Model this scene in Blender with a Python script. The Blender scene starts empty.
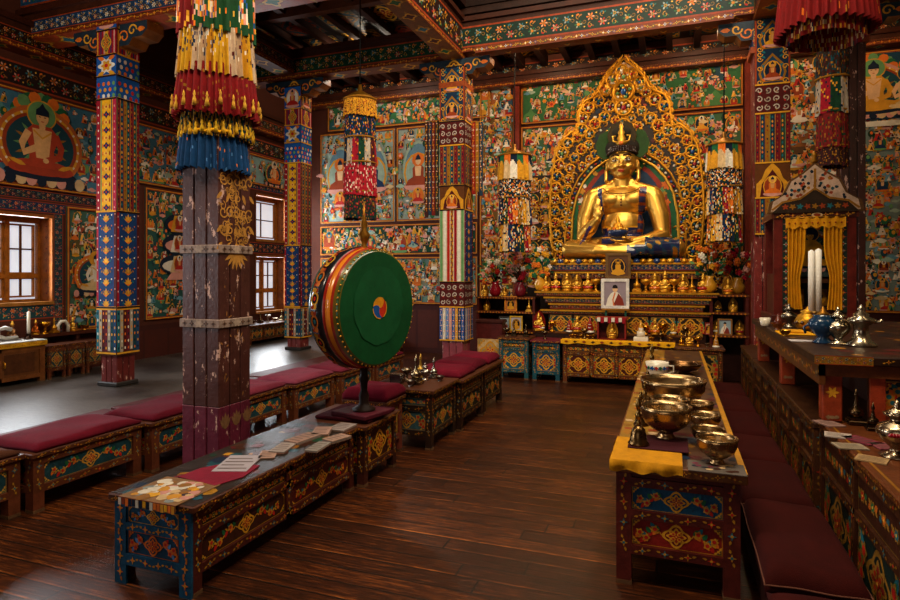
import bpy, bmesh, math, random
from mathutils import Vector, Matrix
PI = math.pi
RN = random.Random(11)
SC = bpy.context.scene
COL = SC.collection
CAM_H = 1.6
TH = math.atan(222/600)

def hx(h):
    h = h.lstrip('#')
    o = []
    for i in (0, 2, 4):
        c = int(h[i:i+2], 16)/255
        o.append(c/12.92 if c <= .04045 else ((c+.055)/1.055)**2.4)
    return (o[0], o[1], o[2], 1)

K = {k: hx(v) for k, v in dict(
    gold='c98a1e', gold2='e0a83a', golddk='8a5a12', orange='d0661a', red='a81e14', crimson='8c0f1e', maroon='4a1210',
    wine='6a0f22', brown='3c1d10', dkbrown='20100a', wood='5a3218', woodlt='8a5a30', blue='164a8c', dkblue='10284a', navy='0c1a2c',
    teal='1c5f6a', tealdk='123a44', green='1e5a34', dkgreen='10331f', lgreen='5d8a52', white='d8cdb8', cream='c9a878', pink='c98a7a',
    skyb='5f8c9c', grey='7a8480', yellow='e0a010', black='0c0a0a', skin='c98a4a', flesh='d8a878', mauve='6a2a3c', silver='b8b0a4',
    lblue='4a7ab0', rust='8c3412', paleg='8fa08c', violet='4a3a6a').items()}
def mixc(a, b, t): return tuple(a[i]*(1-t)+b[i]*t for i in range(3))+(1,)
def var(c, a=.15):
    k = 1+RN.uniform(-a, a)
    return (min(1, c[0]*k), min(1, c[1]*k*(1+RN.uniform(-a, a)*.3)), min(1, c[2]*k), 1)
def pick(*names): return K[RN.choice(names)]

# ---------------------------------------------------------------- materials
MATS = {}
def finish(name, rough, metal=0.0, noise=6.0, amt=.25, bump=0.0, spec=.5, sheen=0.0, chip=None, weave=0, rough_amt=.15, coat=0):
    m = bpy.data.materials.new(name); m.use_nodes = True
    nt = m.node_tree; N = nt.nodes; L = nt.links
    b = N['Principled BSDF']
    at = N.new('ShaderNodeAttribute'); at.attribute_name = 'Col'
    tc = N.new('ShaderNodeTexCoord')
    nz = N.new('ShaderNodeTexNoise'); nz.inputs['Scale'].default_value = noise; nz.inputs['Detail'].default_value = 8
    nz.inputs['Roughness'].default_value = .78
    L.new(tc.outputs['Object'], nz.inputs['Vector'])
    mr = N.new('ShaderNodeMapRange')
    mr.inputs['From Min'].default_value = .3; mr.inputs['From Max'].default_value = .7
    mr.inputs['To Min'].default_value = 1-amt; mr.inputs['To Max'].default_value = 1+amt*.6
    L.new(nz.outputs['Fac'], mr.inputs['Value'])
    mx = N.new('ShaderNodeMix'); mx.data_type = 'RGBA'; mx.blend_type = 'MULTIPLY'; mx.inputs['Factor'].default_value = 1
    L.new(at.outputs['Color'], mx.inputs['A']); L.new(mr.outputs['Result'], mx.inputs['B'])
    out = mx.outputs['Result']
    if chip:
        cs, lo, hi, ccol, stretch = chip
        mp = N.new('ShaderNodeMapping'); mp.inputs['Scale'].default_value = stretch
        L.new(tc.outputs['Object'], mp.inputs['Vector'])
        n2 = N.new('ShaderNodeTexNoise'); n2.inputs['Scale'].default_value = cs; n2.inputs['Detail'].default_value = 6
        n2.inputs['Roughness'].default_value = .7
        L.new(mp.outputs['Vector'], n2.inputs['Vector'])
        r2 = N.new('ShaderNodeMapRange'); r2.inputs['From Min'].default_value = lo; r2.inputs['From Max'].default_value = hi
        L.new(n2.outputs['Fac'], r2.inputs['Value'])
        m2 = N.new('ShaderNodeMix'); m2.data_type = 'RGBA'
        L.new(r2.outputs['Result'], m2.inputs['Factor']); L.new(out, m2.inputs['A']); m2.inputs['B'].default_value = ccol
        out = m2.outputs['Result']
    L.new(out, b.inputs['Base Color'])
    b.inputs['Metallic'].default_value = metal
    b.inputs['Specular IOR Level'].default_value = spec
    rr = N.new('ShaderNodeMapRange')
    rr.inputs['To Min'].default_value = max(.03, rough-rough_amt); rr.inputs['To Max'].default_value = min(1, rough+rough_amt)
    L.new(nz.outputs['Fac'], rr.inputs['Value']); L.new(rr.outputs['Result'], b.inputs['Roughness'])
    if sheen:
        b.inputs['Sheen Weight'].default_value = sheen
        b.inputs['Sheen Tint'].default_value = (.8, .3, .35, 1)
    if coat: b.inputs['Coat Weight'].default_value = coat; b.inputs['Coat Roughness'].default_value = .2
    if bump:
        nb = N.new('ShaderNodeTexNoise'); nb.inputs['Scale'].default_value = noise*6 if not weave else weave; nb.inputs['Detail'].default_value = 3
        L.new(tc.outputs['Object'], nb.inputs['Vector'])
        bp = N.new('ShaderNodeBump'); bp.inputs['Strength'].default_value = bump; bp.inputs['Distance'].default_value = .01
        L.new(nb.outputs['Fac'], bp.inputs['Height']); L.new(bp.outputs['Normal'], b.inputs['Normal'])
    MATS[name] = m
    return m
finish('painted wood', .46, noise=9, amt=.55, bump=.15, spec=.18, chip=(14, .66, .72, hx('24120a'), (1, 1, 1)))
finish('wall paint', .75, noise=5, amt=.3, spec=.25)
finish('cloth', .85, noise=14, amt=.3, bump=.2, spec=.15, weave=260)
finish('velvet', .95, noise=6, amt=.35, bump=.25, spec=.06, sheen=.02, weave=200)
finish('gilt', .4, metal=.8, noise=12, amt=.35, rough_amt=.12)
finish('statue gold', .36, metal=.92, noise=7, amt=.12, rough_amt=.06)
finish('silver metal', .24, metal=1, noise=8, amt=.25, rough_amt=.1)
finish('bronze', .28, metal=1, noise=8, amt=.3, rough_amt=.1)
finish('dark wood', .55, noise=7, amt=.5, bump=.2, spec=.12)
finish('chipped paint', .42, noise=6, amt=.45, bump=.25, spec=.35, chip=(17, .6, .63, hx('c09888'), (1, 1, .45)))
finish('glazed', .2, noise=6, amt=.2, spec=.6)
finish('drum skin', .65, noise=3.5, amt=.4, spec=.15)
finish('paper', .8, noise=20, amt=.12, spec=.2)
def glass_mat():
    m = bpy.data.materials.new('lit window glass'); m.use_nodes = True
    N = m.node_tree.nodes; L = m.node_tree.links; b = N['Principled BSDF']
    b.inputs['Base Color'].default_value = (.5, .55, .6, 1); b.inputs['Roughness'].default_value = .15
    nz = N.new('ShaderNodeTexNoise'); nz.inputs['Scale'].default_value = 2.5
    tc = N.new('ShaderNodeTexCoord'); L.new(tc.outputs['Object'], nz.inputs['Vector'])
    mr = N.new('ShaderNodeMapRange'); mr.inputs['To Min'].default_value = .45; mr.inputs['To Max'].default_value = .75
    L.new(nz.outputs['Fac'], mr.inputs['Value']); L.new(mr.outputs['Result'], b.inputs['Emission Strength'])
    b.inputs['Emission Color'].default_value = (.86, .9, 1, 1)
    MATS['window glass'] = m
    g = bpy.data.materials.new('clear glass'); g.use_nodes = True
    b = g.node_tree.nodes['Principled BSDF']
    b.inputs['Transmission Weight'].default_value = .9; b.inputs['Roughness'].default_value = .05; b.inputs['Base Color'].default_value = (.9, .93, .95, 1)
    nz = g.node_tree.nodes.new('ShaderNodeTexNoise'); nz.inputs['Scale'].default_value = 8
    mr = g.node_tree.nodes.new('ShaderNodeMapRange'); mr.inputs['To Min'].default_value = .02; mr.inputs['To Max'].default_value = .12
    g.node_tree.links.new(nz.outputs['Fac'], mr.inputs['Value']); g.node_tree.links.new(mr.outputs['Result'], b.inputs['Roughness'])
    MATS['clear glass'] = g
glass_mat()
def floor_mat():
    m = bpy.data.materials.new('worn floor boards'); m.use_nodes = True
    N = m.node_tree.nodes; L = m.node_tree.links; b = N['Principled BSDF']
    tc = N.new('ShaderNodeTexCoord')
    sp = N.new('ShaderNodeSeparateXYZ'); L.new(tc.outputs['Object'], sp.inputs[0])
    def M(op, a, bb=None, c=None):
        n = N.new('ShaderNodeMath'); n.operation = op
        for i, v in enumerate((a, bb, c)):
            if v is None: continue
            if isinstance(v, (int, float)): n.inputs[i].default_value = v
            else: L.new(v, n.inputs[i])
        return n.outputs[0]
    yb = M('DIVIDE', sp.outputs['Y'], .135)
    idx = M('FLOOR', yb); fr = M('FRACT', yb)
    rnd = N.new('ShaderNodeTexWhiteNoise'); rnd.noise_dimensions = '1D'; L.new(idx, rnd.inputs['W'])
    # board ends
    xo = M('ADD', sp.outputs['X'], M('MULTIPLY', rnd.outputs['Value'], 3.0))
    xs = M('DIVIDE', xo, 2.3); xi = M('FLOOR', xs); xf = M('FRACT', xs)
    rnd2 = N.new('ShaderNodeTexWhiteNoise'); rnd2.noise_dimensions = '2D'
    cb = N.new('ShaderNodeCombineXYZ'); L.new(idx, cb.inputs[0]); L.new(xi, cb.inputs[1]); L.new(cb.outputs[0], rnd2.inputs['Vector'])
    seam = M('MAXIMUM', M('LESS_THAN', fr, .07), M('LESS_THAN', xf, .005))
    edge = M('MULTIPLY', M('MULTIPLY', M('GREATER_THAN', fr, .085), M('LESS_THAN', fr, .17)), M('GREATER_THAN', rnd.outputs['Value'], .35))
    mp = N.new('ShaderNodeMapping'); mp.inputs['Scale'].default_value = (1.6, 26, 1); L.new(tc.outputs['Object'], mp.inputs['Vector'])
    g = N.new('ShaderNodeTexNoise'); b.inputs['Specular IOR Level'].default_value = .32; g.inputs['Scale'].default_value = 2.2; g.inputs['Detail'].default_value = 8; g.inputs['Roughness'].default_value = .7
    L.new(mp.outputs[0], g.inputs['Vector'])
    w = N.new('ShaderNodeTexNoise'); w.inputs['Scale'].default_value = 1.1; w.inputs['Detail'].default_value = 4; L.new(tc.outputs['Object'], w.inputs['Vector'])
    t = M('ADD', M('MULTIPLY', g.outputs['Fac'], .75), M('ADD', M('MULTIPLY', rnd2.outputs['Value'], .1), M('ADD', M('MULTIPLY', w.outputs['Fac'], .35), M('MULTIPLY', edge, .13))))
    f2 = N.new('ShaderNodeTexNoise'); f2.inputs['Scale'].default_value = 9; f2.inputs['Detail'].default_value = 6; f2.inputs['Roughness'].default_value = .8
    mp2 = N.new('ShaderNodeMapping'); mp2.inputs['Scale'].default_value = (1, 4.5, 1); L.new(tc.outputs['Object'], mp2.inputs['Vector']); L.new(mp2.outputs[0], f2.inputs['Vector'])
    t = M('ADD', t, M('MULTIPLY', M('SUBTRACT', f2.outputs['Fac'], .5), .55))
    cr = N.new('ShaderNodeValToRGB'); L.new(M('SUBTRACT', t, .17), cr.inputs['Fac'])
    e = cr.color_ramp.elements
    e[0].position = .28; e[0].color = hx('140803'); e[1].position = .78; e[1].color = hx('b8692a')
    n = e.new(.47); n.color = hx('361606')
    n = e.new(.6); n.color = hx('66320e')
    # pale lino aisle beside the windows
    mx = N.new('ShaderNodeMix'); mx.data_type = 'RGBA'; L.new(seam, mx.inputs['Factor']); L.new(cr.outputs['Color'], mx.inputs['A']); mx.inputs['B'].default_value = hx('0a0503')
    ax = M('GREATER_THAN', sp.outputs['Z'], .1)
    m2 = N.new('ShaderNodeMix'); m2.data_type = 'RGBA'; L.new(ax, m2.inputs['Factor']); L.new(mx.outputs['Result'], m2.inputs['A'])
    c2 = N.new('ShaderNodeValToRGB'); L.new(M('ADD', M('MULTIPLY', w.outputs['Fac'], .45), M('MULTIPLY', f2.outputs['Fac'], .55)), c2.inputs['Fac'])
    c2.color_ramp.elements[0].position = .4; c2.color_ramp.elements[0].color = hx('241f1c'); c2.color_ramp.elements[1].position = .62; c2.color_ramp.elements[1].color = hx('544c46')
    L.new(c2.outputs['Color'], m2.inputs['B'])
    L.new(m2.outputs['Result'], b.inputs['Base Color'])
    rr = N.new('ShaderNodeMapRange'); rr.inputs['To Min'].default_value = .2; rr.inputs['To Max'].default_value = .5
    L.new(M('ADD', M('MULTIPLY', w.outputs['Fac'], .7), M('MULTIPLY', g.outputs['Fac'], .35)), rr.inputs['Value']); L.new(rr.outputs['Result'], b.inputs['Roughness'])
    bp = N.new('ShaderNodeBump'); bp.inputs['Strength'].default_value = .5; bp.inputs['Distance'].default_value = .004
    L.new(M('SUBTRACT', g.outputs['Fac'], M('MULTIPLY', seam, 1.5)), bp.inputs['Height']); L.new(bp.outputs['Normal'], b.inputs['Normal'])
    MATS['floor boards'] = m
floor_mat()

# ---------------------------------------------------------------- mesh builder
class MB:
    def __init__(s): s.v = []; s.f = []; s.c = []; s.m = []; s.s = []
    def add(s, vs, fs, col, fin='painted wood', smooth=False):
        o = len(s.v); s.v += [tuple(v) for v in vs]
        for k, f in enumerate(fs):
            s.f.append([i+o for i in f]); s.c.append(col[k] if isinstance(col, list) else col); s.m.append(fin); s.s.append(smooth)
    def box(s, x0, x1, y0, y1, z0, z1, col, fin='painted wood', bev=0):
        if bev:
            b = bev
            vs = []
            for (X, Y, Z, sx, sy, sz) in [(x, y, z, i, j, k) for x, i in ((x0, 1), (x1, -1)) for y, j in ((y0, 1), (y1, -1)) for z, k in ((z0, 1), (z1, -1))]:
                vs += [(X, Y+sy*b, Z+sz*b), (X+sx*b, Y, Z+sz*b), (X+sx*b, Y+sy*b, Z)]
            bm = bmesh.new()
            bv = [bm.verts.new(v) for v in vs]
            r = bmesh.ops.convex_hull(bm, input=bv)
            bmesh.ops.dissolve_limit(bm, angle_limit=.01, verts=bm.verts, edges=bm.edges)
            bm.verts.index_update()
            s.add([v.co[:] for v in bm.verts], [[v.index for v in f.verts] for f in bm.faces], col, fin); bm.free(); return
        vs = [(x0, y0, z0), (x1, y0, z0), (x1, y1, z0), (x0, y1, z0), (x0, y0, z1), (x1, y0, z1), (x1, y1, z1), (x0, y1, z1)]
        s.add(vs, [(0, 3, 2, 1), (4, 5, 6, 7), (0, 1, 5, 4), (1, 2, 6, 5), (2, 3, 7, 6), (3, 0, 4, 7)], col, fin)
    def lathe(s, prof, cx, cy, cz, col, fin='gilt', n=16, smooth=True, sx=1, sy=1):
        vs = []; fs = []; cl = []
        for r, z in prof:
            for k in range(n):
                a = 2*PI*k/n; vs.append((cx+r*math.cos(a)*sx, cy+r*math.sin(a)*sy, cz+z))
        for i in range(len(prof)-1):
            for k in range(n):
                k2 = (k+1) % n
                fs.append((i*n+k, i*n+k2, (i+1)*n+k2, (i+1)*n+k)); cl.append(col[i] if isinstance(col, list) else col)
        if prof[0][0] > 1e-4: fs.append(tuple(range(n-1, -1, -1))); cl.append(cl[0])
        if prof[-1][0] > 1e-4: fs.append(tuple((len(prof)-1)*n+k for k in range(n))); cl.append(cl[-2])
        s.add(vs, fs, cl, fin, smooth)
    def tube(s, pts, r, col, fin='gilt', n=8, closed=False, smooth=True):
        pts = [Vector(p) for p in pts]; m = len(pts)
        rs = r if isinstance(r, (list, tuple)) else [r]*m
        vs = []; fs = []
        up = None
        for i, p in enumerate(pts):
            if closed: d = pts[(i+1) % m]-pts[i-1]
            else: d = pts[min(i+1, m-1)]-pts[max(i-1, 0)]
            d.normalize()
            if up is None: up = Vector((0, 0, 1)) if abs(d.z) < .9 else Vector((1, 0, 0))
            a = d.cross(up)
            if a.length < 1e-5: a = d.cross(Vector((.3, 1, .1)))
            a.normalize(); b = a.cross(d); b.normalize(); up = b
            for k in range(n):
                t = 2*PI*k/n; vs.append(p+(a*math.cos(t)+b*math.sin(t))*rs[i])
        for i in range(m if closed else m-1):
            j = (i+1) % m
            for k in range(n):
                k2 = (k+1) % n; fs.append((i*n+k, j*n+k, j*n+k2, i*n+k2))
        if not closed:
            fs.append(tuple(range(n))); fs.append(tuple((m-1)*n+k for k in range(n-1, -1, -1)))
        s.add(vs, fs, col, fin, smooth)
    def ball(s, c, r, col, fin='gilt', n=10, m=6):
        if not isinstance(r, (tuple, list)): r = (r, r, r)
        vs = [(c[0], c[1], c[2]-r[2])]; fs = []
        for i in range(1, m):
            a = -PI/2+PI*i/m
            for k in range(n):
                t = 2*PI*k/n; vs.append((c[0]+r[0]*math.cos(a)*math.cos(t), c[1]+r[1]*math.cos(a)*math.sin(t), c[2]+r[2]*math.sin(a)))
        vs.append((c[0], c[1], c[2]+r[2])); e = len(vs)-1
        for k in range(n):
            k2 = (k+1) % n
            fs.append((0, 1+k2, 1+k))
            for i in range(m-2): fs.append((1+i*n+k, 1+i*n+k2, 1+(i+1)*n+k2, 1+(i+1)*n+k))
            fs.append((1+(m-2)*n+k, 1+(m-2)*n+k2, e))
        s.add(vs, fs, col, fin, True)
    def prism(s, pts, plane, d0, d1, col, fin='painted wood', edgecol=None):
        """extrude a 2-D outline along a plane's normal"""
        n = len(pts); O, U, V, Nn = plane
        vs = [O+U*p[0]+V*p[1]+Nn*d0 for p in pts]+[O+U*p[0]+V*p[1]+Nn*d1 for p in pts]
        fs = [tuple(range(n-1, -1, -1)), tuple(range(n, 2*n))]
        cl = [col, col]
        for i in range(n):
            j = (i+1) % n; fs.append((i, j, n+j, n+i)); cl.append(edgecol or col)
        s.add(vs, fs, cl, fin)
    def build(s, name, parent=None, org=None):
        me = bpy.data.meshes.new(name)
        if org is None: org = tuple(parent['_o']) if parent is not None and '_o' in parent.keys() else (0, 0, 0)
        me.from_pydata([(a-org[0], b-org[1], c-org[2]) for a, b, c in s.v], [], s.f)
        fins = sorted(set(s.m))
        for f in fins: me.materials.append(MATS[f])
        ix = {f: i for i, f in enumerate(fins)}
        me.polygons.foreach_set('material_index', [ix[f] for f in s.m])
        me.polygons.foreach_set('use_smooth', s.s)
        at = me.attributes.new('Col', 'FLOAT_COLOR', 'FACE')
        at.data.foreach_set('color', [x for c in s.c for x in c])
        me.update()
        o = bpy.data.objects.new(name, me); COL.objects.link(o)
        if parent is not None: o.parent = parent
        return o
def tag(o, label, cat, group=None, kind=None):
    if label: o['label'] = label
    if cat: o['category'] = cat
    if group: o['group'] = group
    if kind: o['kind'] = kind
    return o
def thing(name, label, cat, org=(0, 0, 0), group=None):
    o = bpy.data.objects.new(name, None); COL.objects.link(o); o.location = org; o.empty_display_size = .1
    o['_o'] = list(org)
    return tag(o, label, cat, group)
def solo(mb, name, label, cat, org=(0, 0, 0), group=None):
    """one mesh thing whose origin sits at its base"""
    o = mb.build(name, None, org); o.location = org
    return tag(o, label, cat, group)
def struct(mb, name, parent=None):
    o = mb.build(name, parent, (0, 0, 0)) if parent is None else mb.build(name, parent)
    if parent is None: o['kind'] = 'structure'
    return o
def dup(root, loc, rotz=None, label=None, group=None, scale=None):
    r = root.copy(); COL.objects.link(r); r.location = loc
    if rotz is not None: r.rotation_euler = (0, 0, rotz)
    if scale: r.scale = (scale,)*3
    if label: r['label'] = label
    if group: r['group'] = group
    for ch in list(root.children):
        c = ch.copy(); COL.objects.link(c); c.parent = r
        for g in ch.children:
            d = g.copy(); COL.objects.link(d); d.parent = c
    return r
def done():
    for o in bpy.data.objects:
        if '_o' in o.keys(): del o['_o']
# where the line through a picture point meets a height / a plane (used once, to set things at real places)
FWD = Vector((-math.sin(TH), math.cos(TH), 0)); RGT = Vector((math.cos(TH), math.sin(TH), 0))
def at_z(px, py, z):
    d = 600*(CAM_H-z)/(py-272); r = (px-450)/600*d
    p = FWD*d+RGT*r; return Vector((p.x, p.y, z))
def at_y(px, py, Y):
    t = (px-450)/600; d = Y/(FWD.y+RGT.y*t); p = FWD*d+RGT*(t*d); return Vector((p.x, Y, CAM_H+(272-py)/600*d))
def at_x(px, py, X):
    t = (px-450)/600; d = X/(FWD.x+RGT.x*t); p = FWD*d+RGT*(t*d); return Vector((X, p.y, CAM_H+(272-py)/600*d))

# ---------------------------------------------------------------- painted ornament on flat faces
class PL:
    """a painting ground: origin, two in-plane axes and a normal; strokes lie in thin layers"""
    count = 0
    def __init__(s, mb, O, U, V, N, fin='painted wood', lay=.0007):
        s.mb = mb; s.O = Vector(O); s.U = Vector(U); s.V = Vector(V); s.N = Vector(N); s.fin = fin; s.lay = lay
        s.flip = s.U.cross(s.V).dot(s.N) < 0
    def pt(s, x, y, l=0): return s.O+s.U*x+s.V*y+s.N*(l*s.lay)
    def sub(s, x, y): return PL(s.mb, s.pt(x, y), s.U, s.V, s.N, s.fin, s.lay)
    def poly(s, pts, col, l=1):
        PL.count += 1; l = l+(PL.count*.618034 % 1)*.8
        vs = [s.pt(x, y, l) for x, y in pts]; f = list(range(len(pts)))
        if s.flip: f.reverse()
        s.mb.add(vs, [f], col, s.fin)
    def rect(s, x0, y0, x1, y1, col, l=1): s.poly([(x0, y0), (x1, y0), (x1, y1), (x0, y1)], col, l)
    def ell(s, cx, cy, rx, ry, col, l=1, n=12, rot=0):
        c, sn = math.cos(rot), math.sin(rot)
        P = []
        for k in range(n):
            a = 2*PI*k/n; x, y = rx*math.cos(a), ry*math.sin(a); P.append((cx+x*c-y*sn, cy+x*sn+y*c))
        s.poly(P, col, l)
    def leaf(s, x, y, ln, w, ang, col, l=1):
        c, sn = math.cos(ang), math.sin(ang)
        P = [(0, 0), (ln*.3, w*.5), (ln*.7, w*.4), (ln, 0), (ln*.7, -w*.4), (ln*.3, -w*.5)]
        s.poly([(x+a*c-b*sn, y+a*sn+b*c) for a, b in P], col, l)
    def lobed(s, cx, cy, rx, ry, col, l=1, n=8, amp=.14, ph=0, m=40):
        P = []
        for k in range(m):
            a = 2*PI*k/m; r = 1+amp*math.cos(n*a+ph); P.append((cx+rx*r*math.cos(a), cy+ry*r*math.sin(a)))
        s.poly(P, col, l)
    def stroke(s, pts, w, col, l=1):
        PL.count += 1; l = l+(PL.count*.618034 % 1)*.8
        m = len(pts); A = []; B = []
        for i, (x, y) in enumerate(pts):
            x0, y0 = pts[max(0, i-1)]; x1, y1 = pts[min(m-1, i+1)]
            dx, dy = x1-x0, y1-y0; q = math.hypot(dx, dy) or 1
            A.append(s.pt(x-dy/q*w/2, y+dx/q*w/2, l)); B.append(s.pt(x+dy/q*w/2, y-dx/q*w/2, l))
        fs = [(i, m+i, m+i+1, i+1) for i in range(m-1)]
        if s.flip: fs = [f[::-1] for f in fs]
        s.mb.add(A+B, fs, col, s.fin)
    def frame(s, x0, y0, x1, y1, w, col, l=1):
        s.rect(x0, y0, x1, y0+w, col, l); s.rect(x0, y1-w, x1, y1, col, l); s.rect(x0, y0+w, x0+w, y1-w, col, l); s.rect(x1-w, y0+w, x1, y1-w, col, l)
    def curl(s, cx, cy, r, a0, d, w, col, l=1, turns=1.1, n=12):
        s.stroke([(cx+r*(1-.75*k/n)*math.cos(a0+d*turns*2*PI*k/n), cy+r*(1-.75*k/n)*math.sin(a0+d*turns*2*PI*k/n)) for k in range(n+1)], w, col, l)
    def blot(s, x, y, r, col, l=1):
        a0 = RN.uniform(0, 6); s.poly([(x+r*RN.uniform(.6, 1.1)*math.cos(a0+2*PI*k/8), y+r*RN.uniform(.6, 1.1)*math.sin(a0+2*PI*k/8)) for k in range(8)], col, l)
    def medallion(s, cx, cy, rx, ry, g=None, inner=None, acc=None, l=2):
        g = g or K['gold']; inner = inner or K['dkblue']; acc = acc or K['red']
        s.lobed(cx, cy, rx, ry, g, l, 4, .16); s.lobed(cx, cy, rx*.8, ry*.8, inner, l+1, 4, .16)
        s.lobed(cx, cy, rx*.7, ry*.7, g, l+2, 8, .2); s.lobed(cx, cy, rx*.52, ry*.52, mixc(inner, acc, .5), l+3, 8, .2)
        for k in range(4):
            a = k*PI/2+PI/4
            s.ell(cx+rx*.34*math.cos(a), cy+ry*.34*math.sin(a), rx*.2, ry*.2, g, l+4, 8)
            s.ell(cx+rx*.34*math.cos(a), cy+ry*.34*math.sin(a), rx*.11, ry*.11, acc, l+5, 6)
            a = k*PI/2
            s.ell(cx+rx*1.12*math.cos(a), cy+ry*1.12*math.sin(a), rx*.09, ry*.09, g, l+1, 6)
        s.ell(cx, cy, rx*.16, ry*.16, acc, l+5, 8); s.ell(cx, cy, rx*.08, ry*.08, K['gold2'], l+6, 6)
    def corner(s, x, y, sx, sy, r, col, inner, l=2):
        P = [(0, 0), (r, 0), (r*.86, r*.28), (r*.6, r*.3), (r*.55, r*.55), (r*.3, r*.6), (r*.28, r*.86), (0, r)]
        P = [(x+a*sx, y+b*sy) for a, b in P]
        if sx*sy < 0: P.reverse()
        s.poly(P, col, l)
        Q = [(a*.62+.04*r, b*.62+.04*r) for a, b in [(0, 0), (r, 0), (r*.8, r*.3), (r*.5, r*.5), (r*.3, r*.8), (0, r)]]
        Q = [(x+a*sx, y+b*sy) for a, b in Q]
        if sx*sy < 0: Q.reverse()
        s.poly(Q, inner, l+1)
        s.ell(x+sx*r*.28, y+sy*r*.28, r*.12, r*.12, col, l+2, 6)
    def spray(s, cx, cy, w, h, sgn, cols, g, l=2):
        """scrolling stem with leaves and blossoms"""
        n = 10; pts = [(cx+sgn*w*k/n, cy+h*.3*math.sin(k/n*2*PI)) for k in range(n+1)]
        s.stroke(pts, min(h*.07, .012), g, l)
        for k in range(1, n+1):
            x, y = pts[k]; s.leaf(x, y, h*.46, h*.26, (1 if k % 2 else -1)*1.0*sgn+(0 if sgn > 0 else PI), cols[k % len(cols)], l+1+(k % 2))
            s.leaf(x, y, h*.3, h*.12, (-1 if k % 2 else 1)*.7*sgn+(0 if sgn > 0 else PI), g, l+1)
        for k in (3, 7, 10):
            x, y = pts[k]; s.lobed(x, y, h*.2, h*.2, g, l+3, 5, .25, m=20); s.ell(x, y, h*.12, h*.12, cols[0], l+4, 8)
    def panel(s, x0, y0, x1, y1, bg, g=None, cols=None, style='full', l=0):
        g = g or K['gold']; cols = cols or [K['red'], K['green'], K['orange'], K['teal']]
        w, h = x1-x0, y1-y0; cx, cy = (x0+x1)/2, (y0+y1)/2; b = min(w, h)
        s.rect(x0, y0, x1, y1, bg, l)
        s.frame(x0+b*.02, y0+b*.02, x1-b*.02, y1-b*.02, max(.003, b*.02), mixc(g, K['brown'], .3), l+1)
        if style == 'vine':
            if h > .11: cy = (y0+y1)/2; h = .11
            n = max(2, int(w/h/1.1)); st = w/n
            for k in range(n):
                X = x0+st*(k+.5)
                s.lobed(X, cy, h*.26, h*.26, g, l+3, 6, .2, m=24); s.lobed(X, cy, h*.18, h*.18, cols[k % len(cols)], l+4, 6, .2, m=24); s.ell(X, cy, h*.07, h*.07, K['gold2'], l+5, 6)
                for sg in (-1, 1):
                    s.leaf(X+sg*h*.24, cy, st*.3, h*.3, (0 if sg > 0 else PI)+.5, mixc(cols[(k+1) % len(cols)], bg, .25), l+2)
                    s.leaf(X+sg*h*.24, cy, st*.3, h*.24, (0 if sg > 0 else PI)-.5, g, l+2)
            return
        r = h*.38 if w > h else w*.36
        rx = r*(1.15 if w > h*1.2 else 1); ry = r*(1 if w > h*1.2 else min(1.25, h/w))
        s.medallion(cx, cy, rx, ry, g, mixc(bg, K['black'], .35), cols[0], l+2)
        if w > h*1.7:
            for sg in (-1, 1): s.spray(cx+sg*rx*1.2, cy, (w/2-rx*1.2)*.72, h*.62, sg, cols, mixc(g, bg, .2), l+2)
        elif w > h*1.05:
            for sg in (-1, 1): s.spray(cx+sg*rx*1.15, cy, (w/2-rx*1.15)*.7, h*.5, sg, cols, mixc(g, bg, .2), l+2)
        elif h > w*1.05:
            for sg in (-1, 1):
                for dx in (-.5, 0, .5): s.leaf(cx+dx*rx, cy+sg*ry*1.2, (h/2-ry*1.2)*.7, w*.12, sg*PI/2-dx*sg*.9, cols[int(dx*2+2) % len(cols)], l+2)
        q = b*.27
        m = b*.05
        for sx in (1, -1):
            for sy in (1, -1): s.corner(x0+m if sx > 0 else x1-m, y0+m if sy > 0 else y1-m, sx, sy, q, g, mixc(bg, cols[1], .5), l+2)
    def studs(s, x0, y0, x1, y1, step, r, cols, l=1):
        step *= .8; r *= 1.2; an = math.atan2(y1-y0, x1-x0)
        """little four petalled flowers strung along a rail"""
        L = math.hypot(x1-x0, y1-y0); n = max(1, int(L/step))
        for k in range(n):
            t = (k+.5)/n; x, y = x0+(x1-x0)*t, y0+(y1-y0)*t
            c = cols[k % len(cols)]
            s.poly([(x-r*1.2, y), (x-r*.3, y-r*.3), (x, y-r*1.2), (x+r*.3, y-r*.3), (x+r*1.2, y), (x+r*.3, y+r*.3), (x, y+r*1.2), (x-r*.3, y+r*.3)], c, l)
            s.ell(x, y, r*.42, r*.42, cols[(k+1) % len(cols)] if len(cols) > 1 else K['maroon'], l+1, 6)
            if step > .06:
                for q in (an+.25*(-1)**k, an+PI+.25*(-1)**k): s.leaf(x+r*1.2*math.cos(q), y+r*1.2*math.sin(q), r*1.3, r*.7, q, mixc(cols[0], K['golddk'], .6), l)
    # ---- figures for the wall paintings
    def seated(s, x, y, h, aur, halo, robe, skin=None, l=2, seat=None, n=12, lines=True):
        skin = skin or K['skin']; w = h*.4
        s.ell(x, y+h*.45, w*.98, h*.5, K['gold'] if lines else aur, l, n); s.ell(x, y+h*.45, w*.86, h*.44, aur, l+1, n)
        s.ell(x, y+h*.1, w*1.0, h*.11, seat or K['pink'], l+2, n)
        s.poly([(x-w*.85, y+h*.13), (x+w*.85, y+h*.13), (x+w*.7, y+h*.26), (x+w*.36, y+h*.34), (x+w*.38, y+h*.56), (x+w*.2, y+h*.63), (x-w*.2, y+h*.63), (x-w*.38, y+h*.56), (x-w*.36, y+h*.34), (x-w*.7, y+h*.26)], robe, l+3)
        s.poly([(x-w*.17, y+h*.36), (x+w*.17, y+h*.36), (x+w*.22, y+h*.6), (x-w*.22, y+h*.6)], skin, l+4)
        s.ell(x, y+h*.76, w*.42, h*.17, halo, l+3, n)
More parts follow.
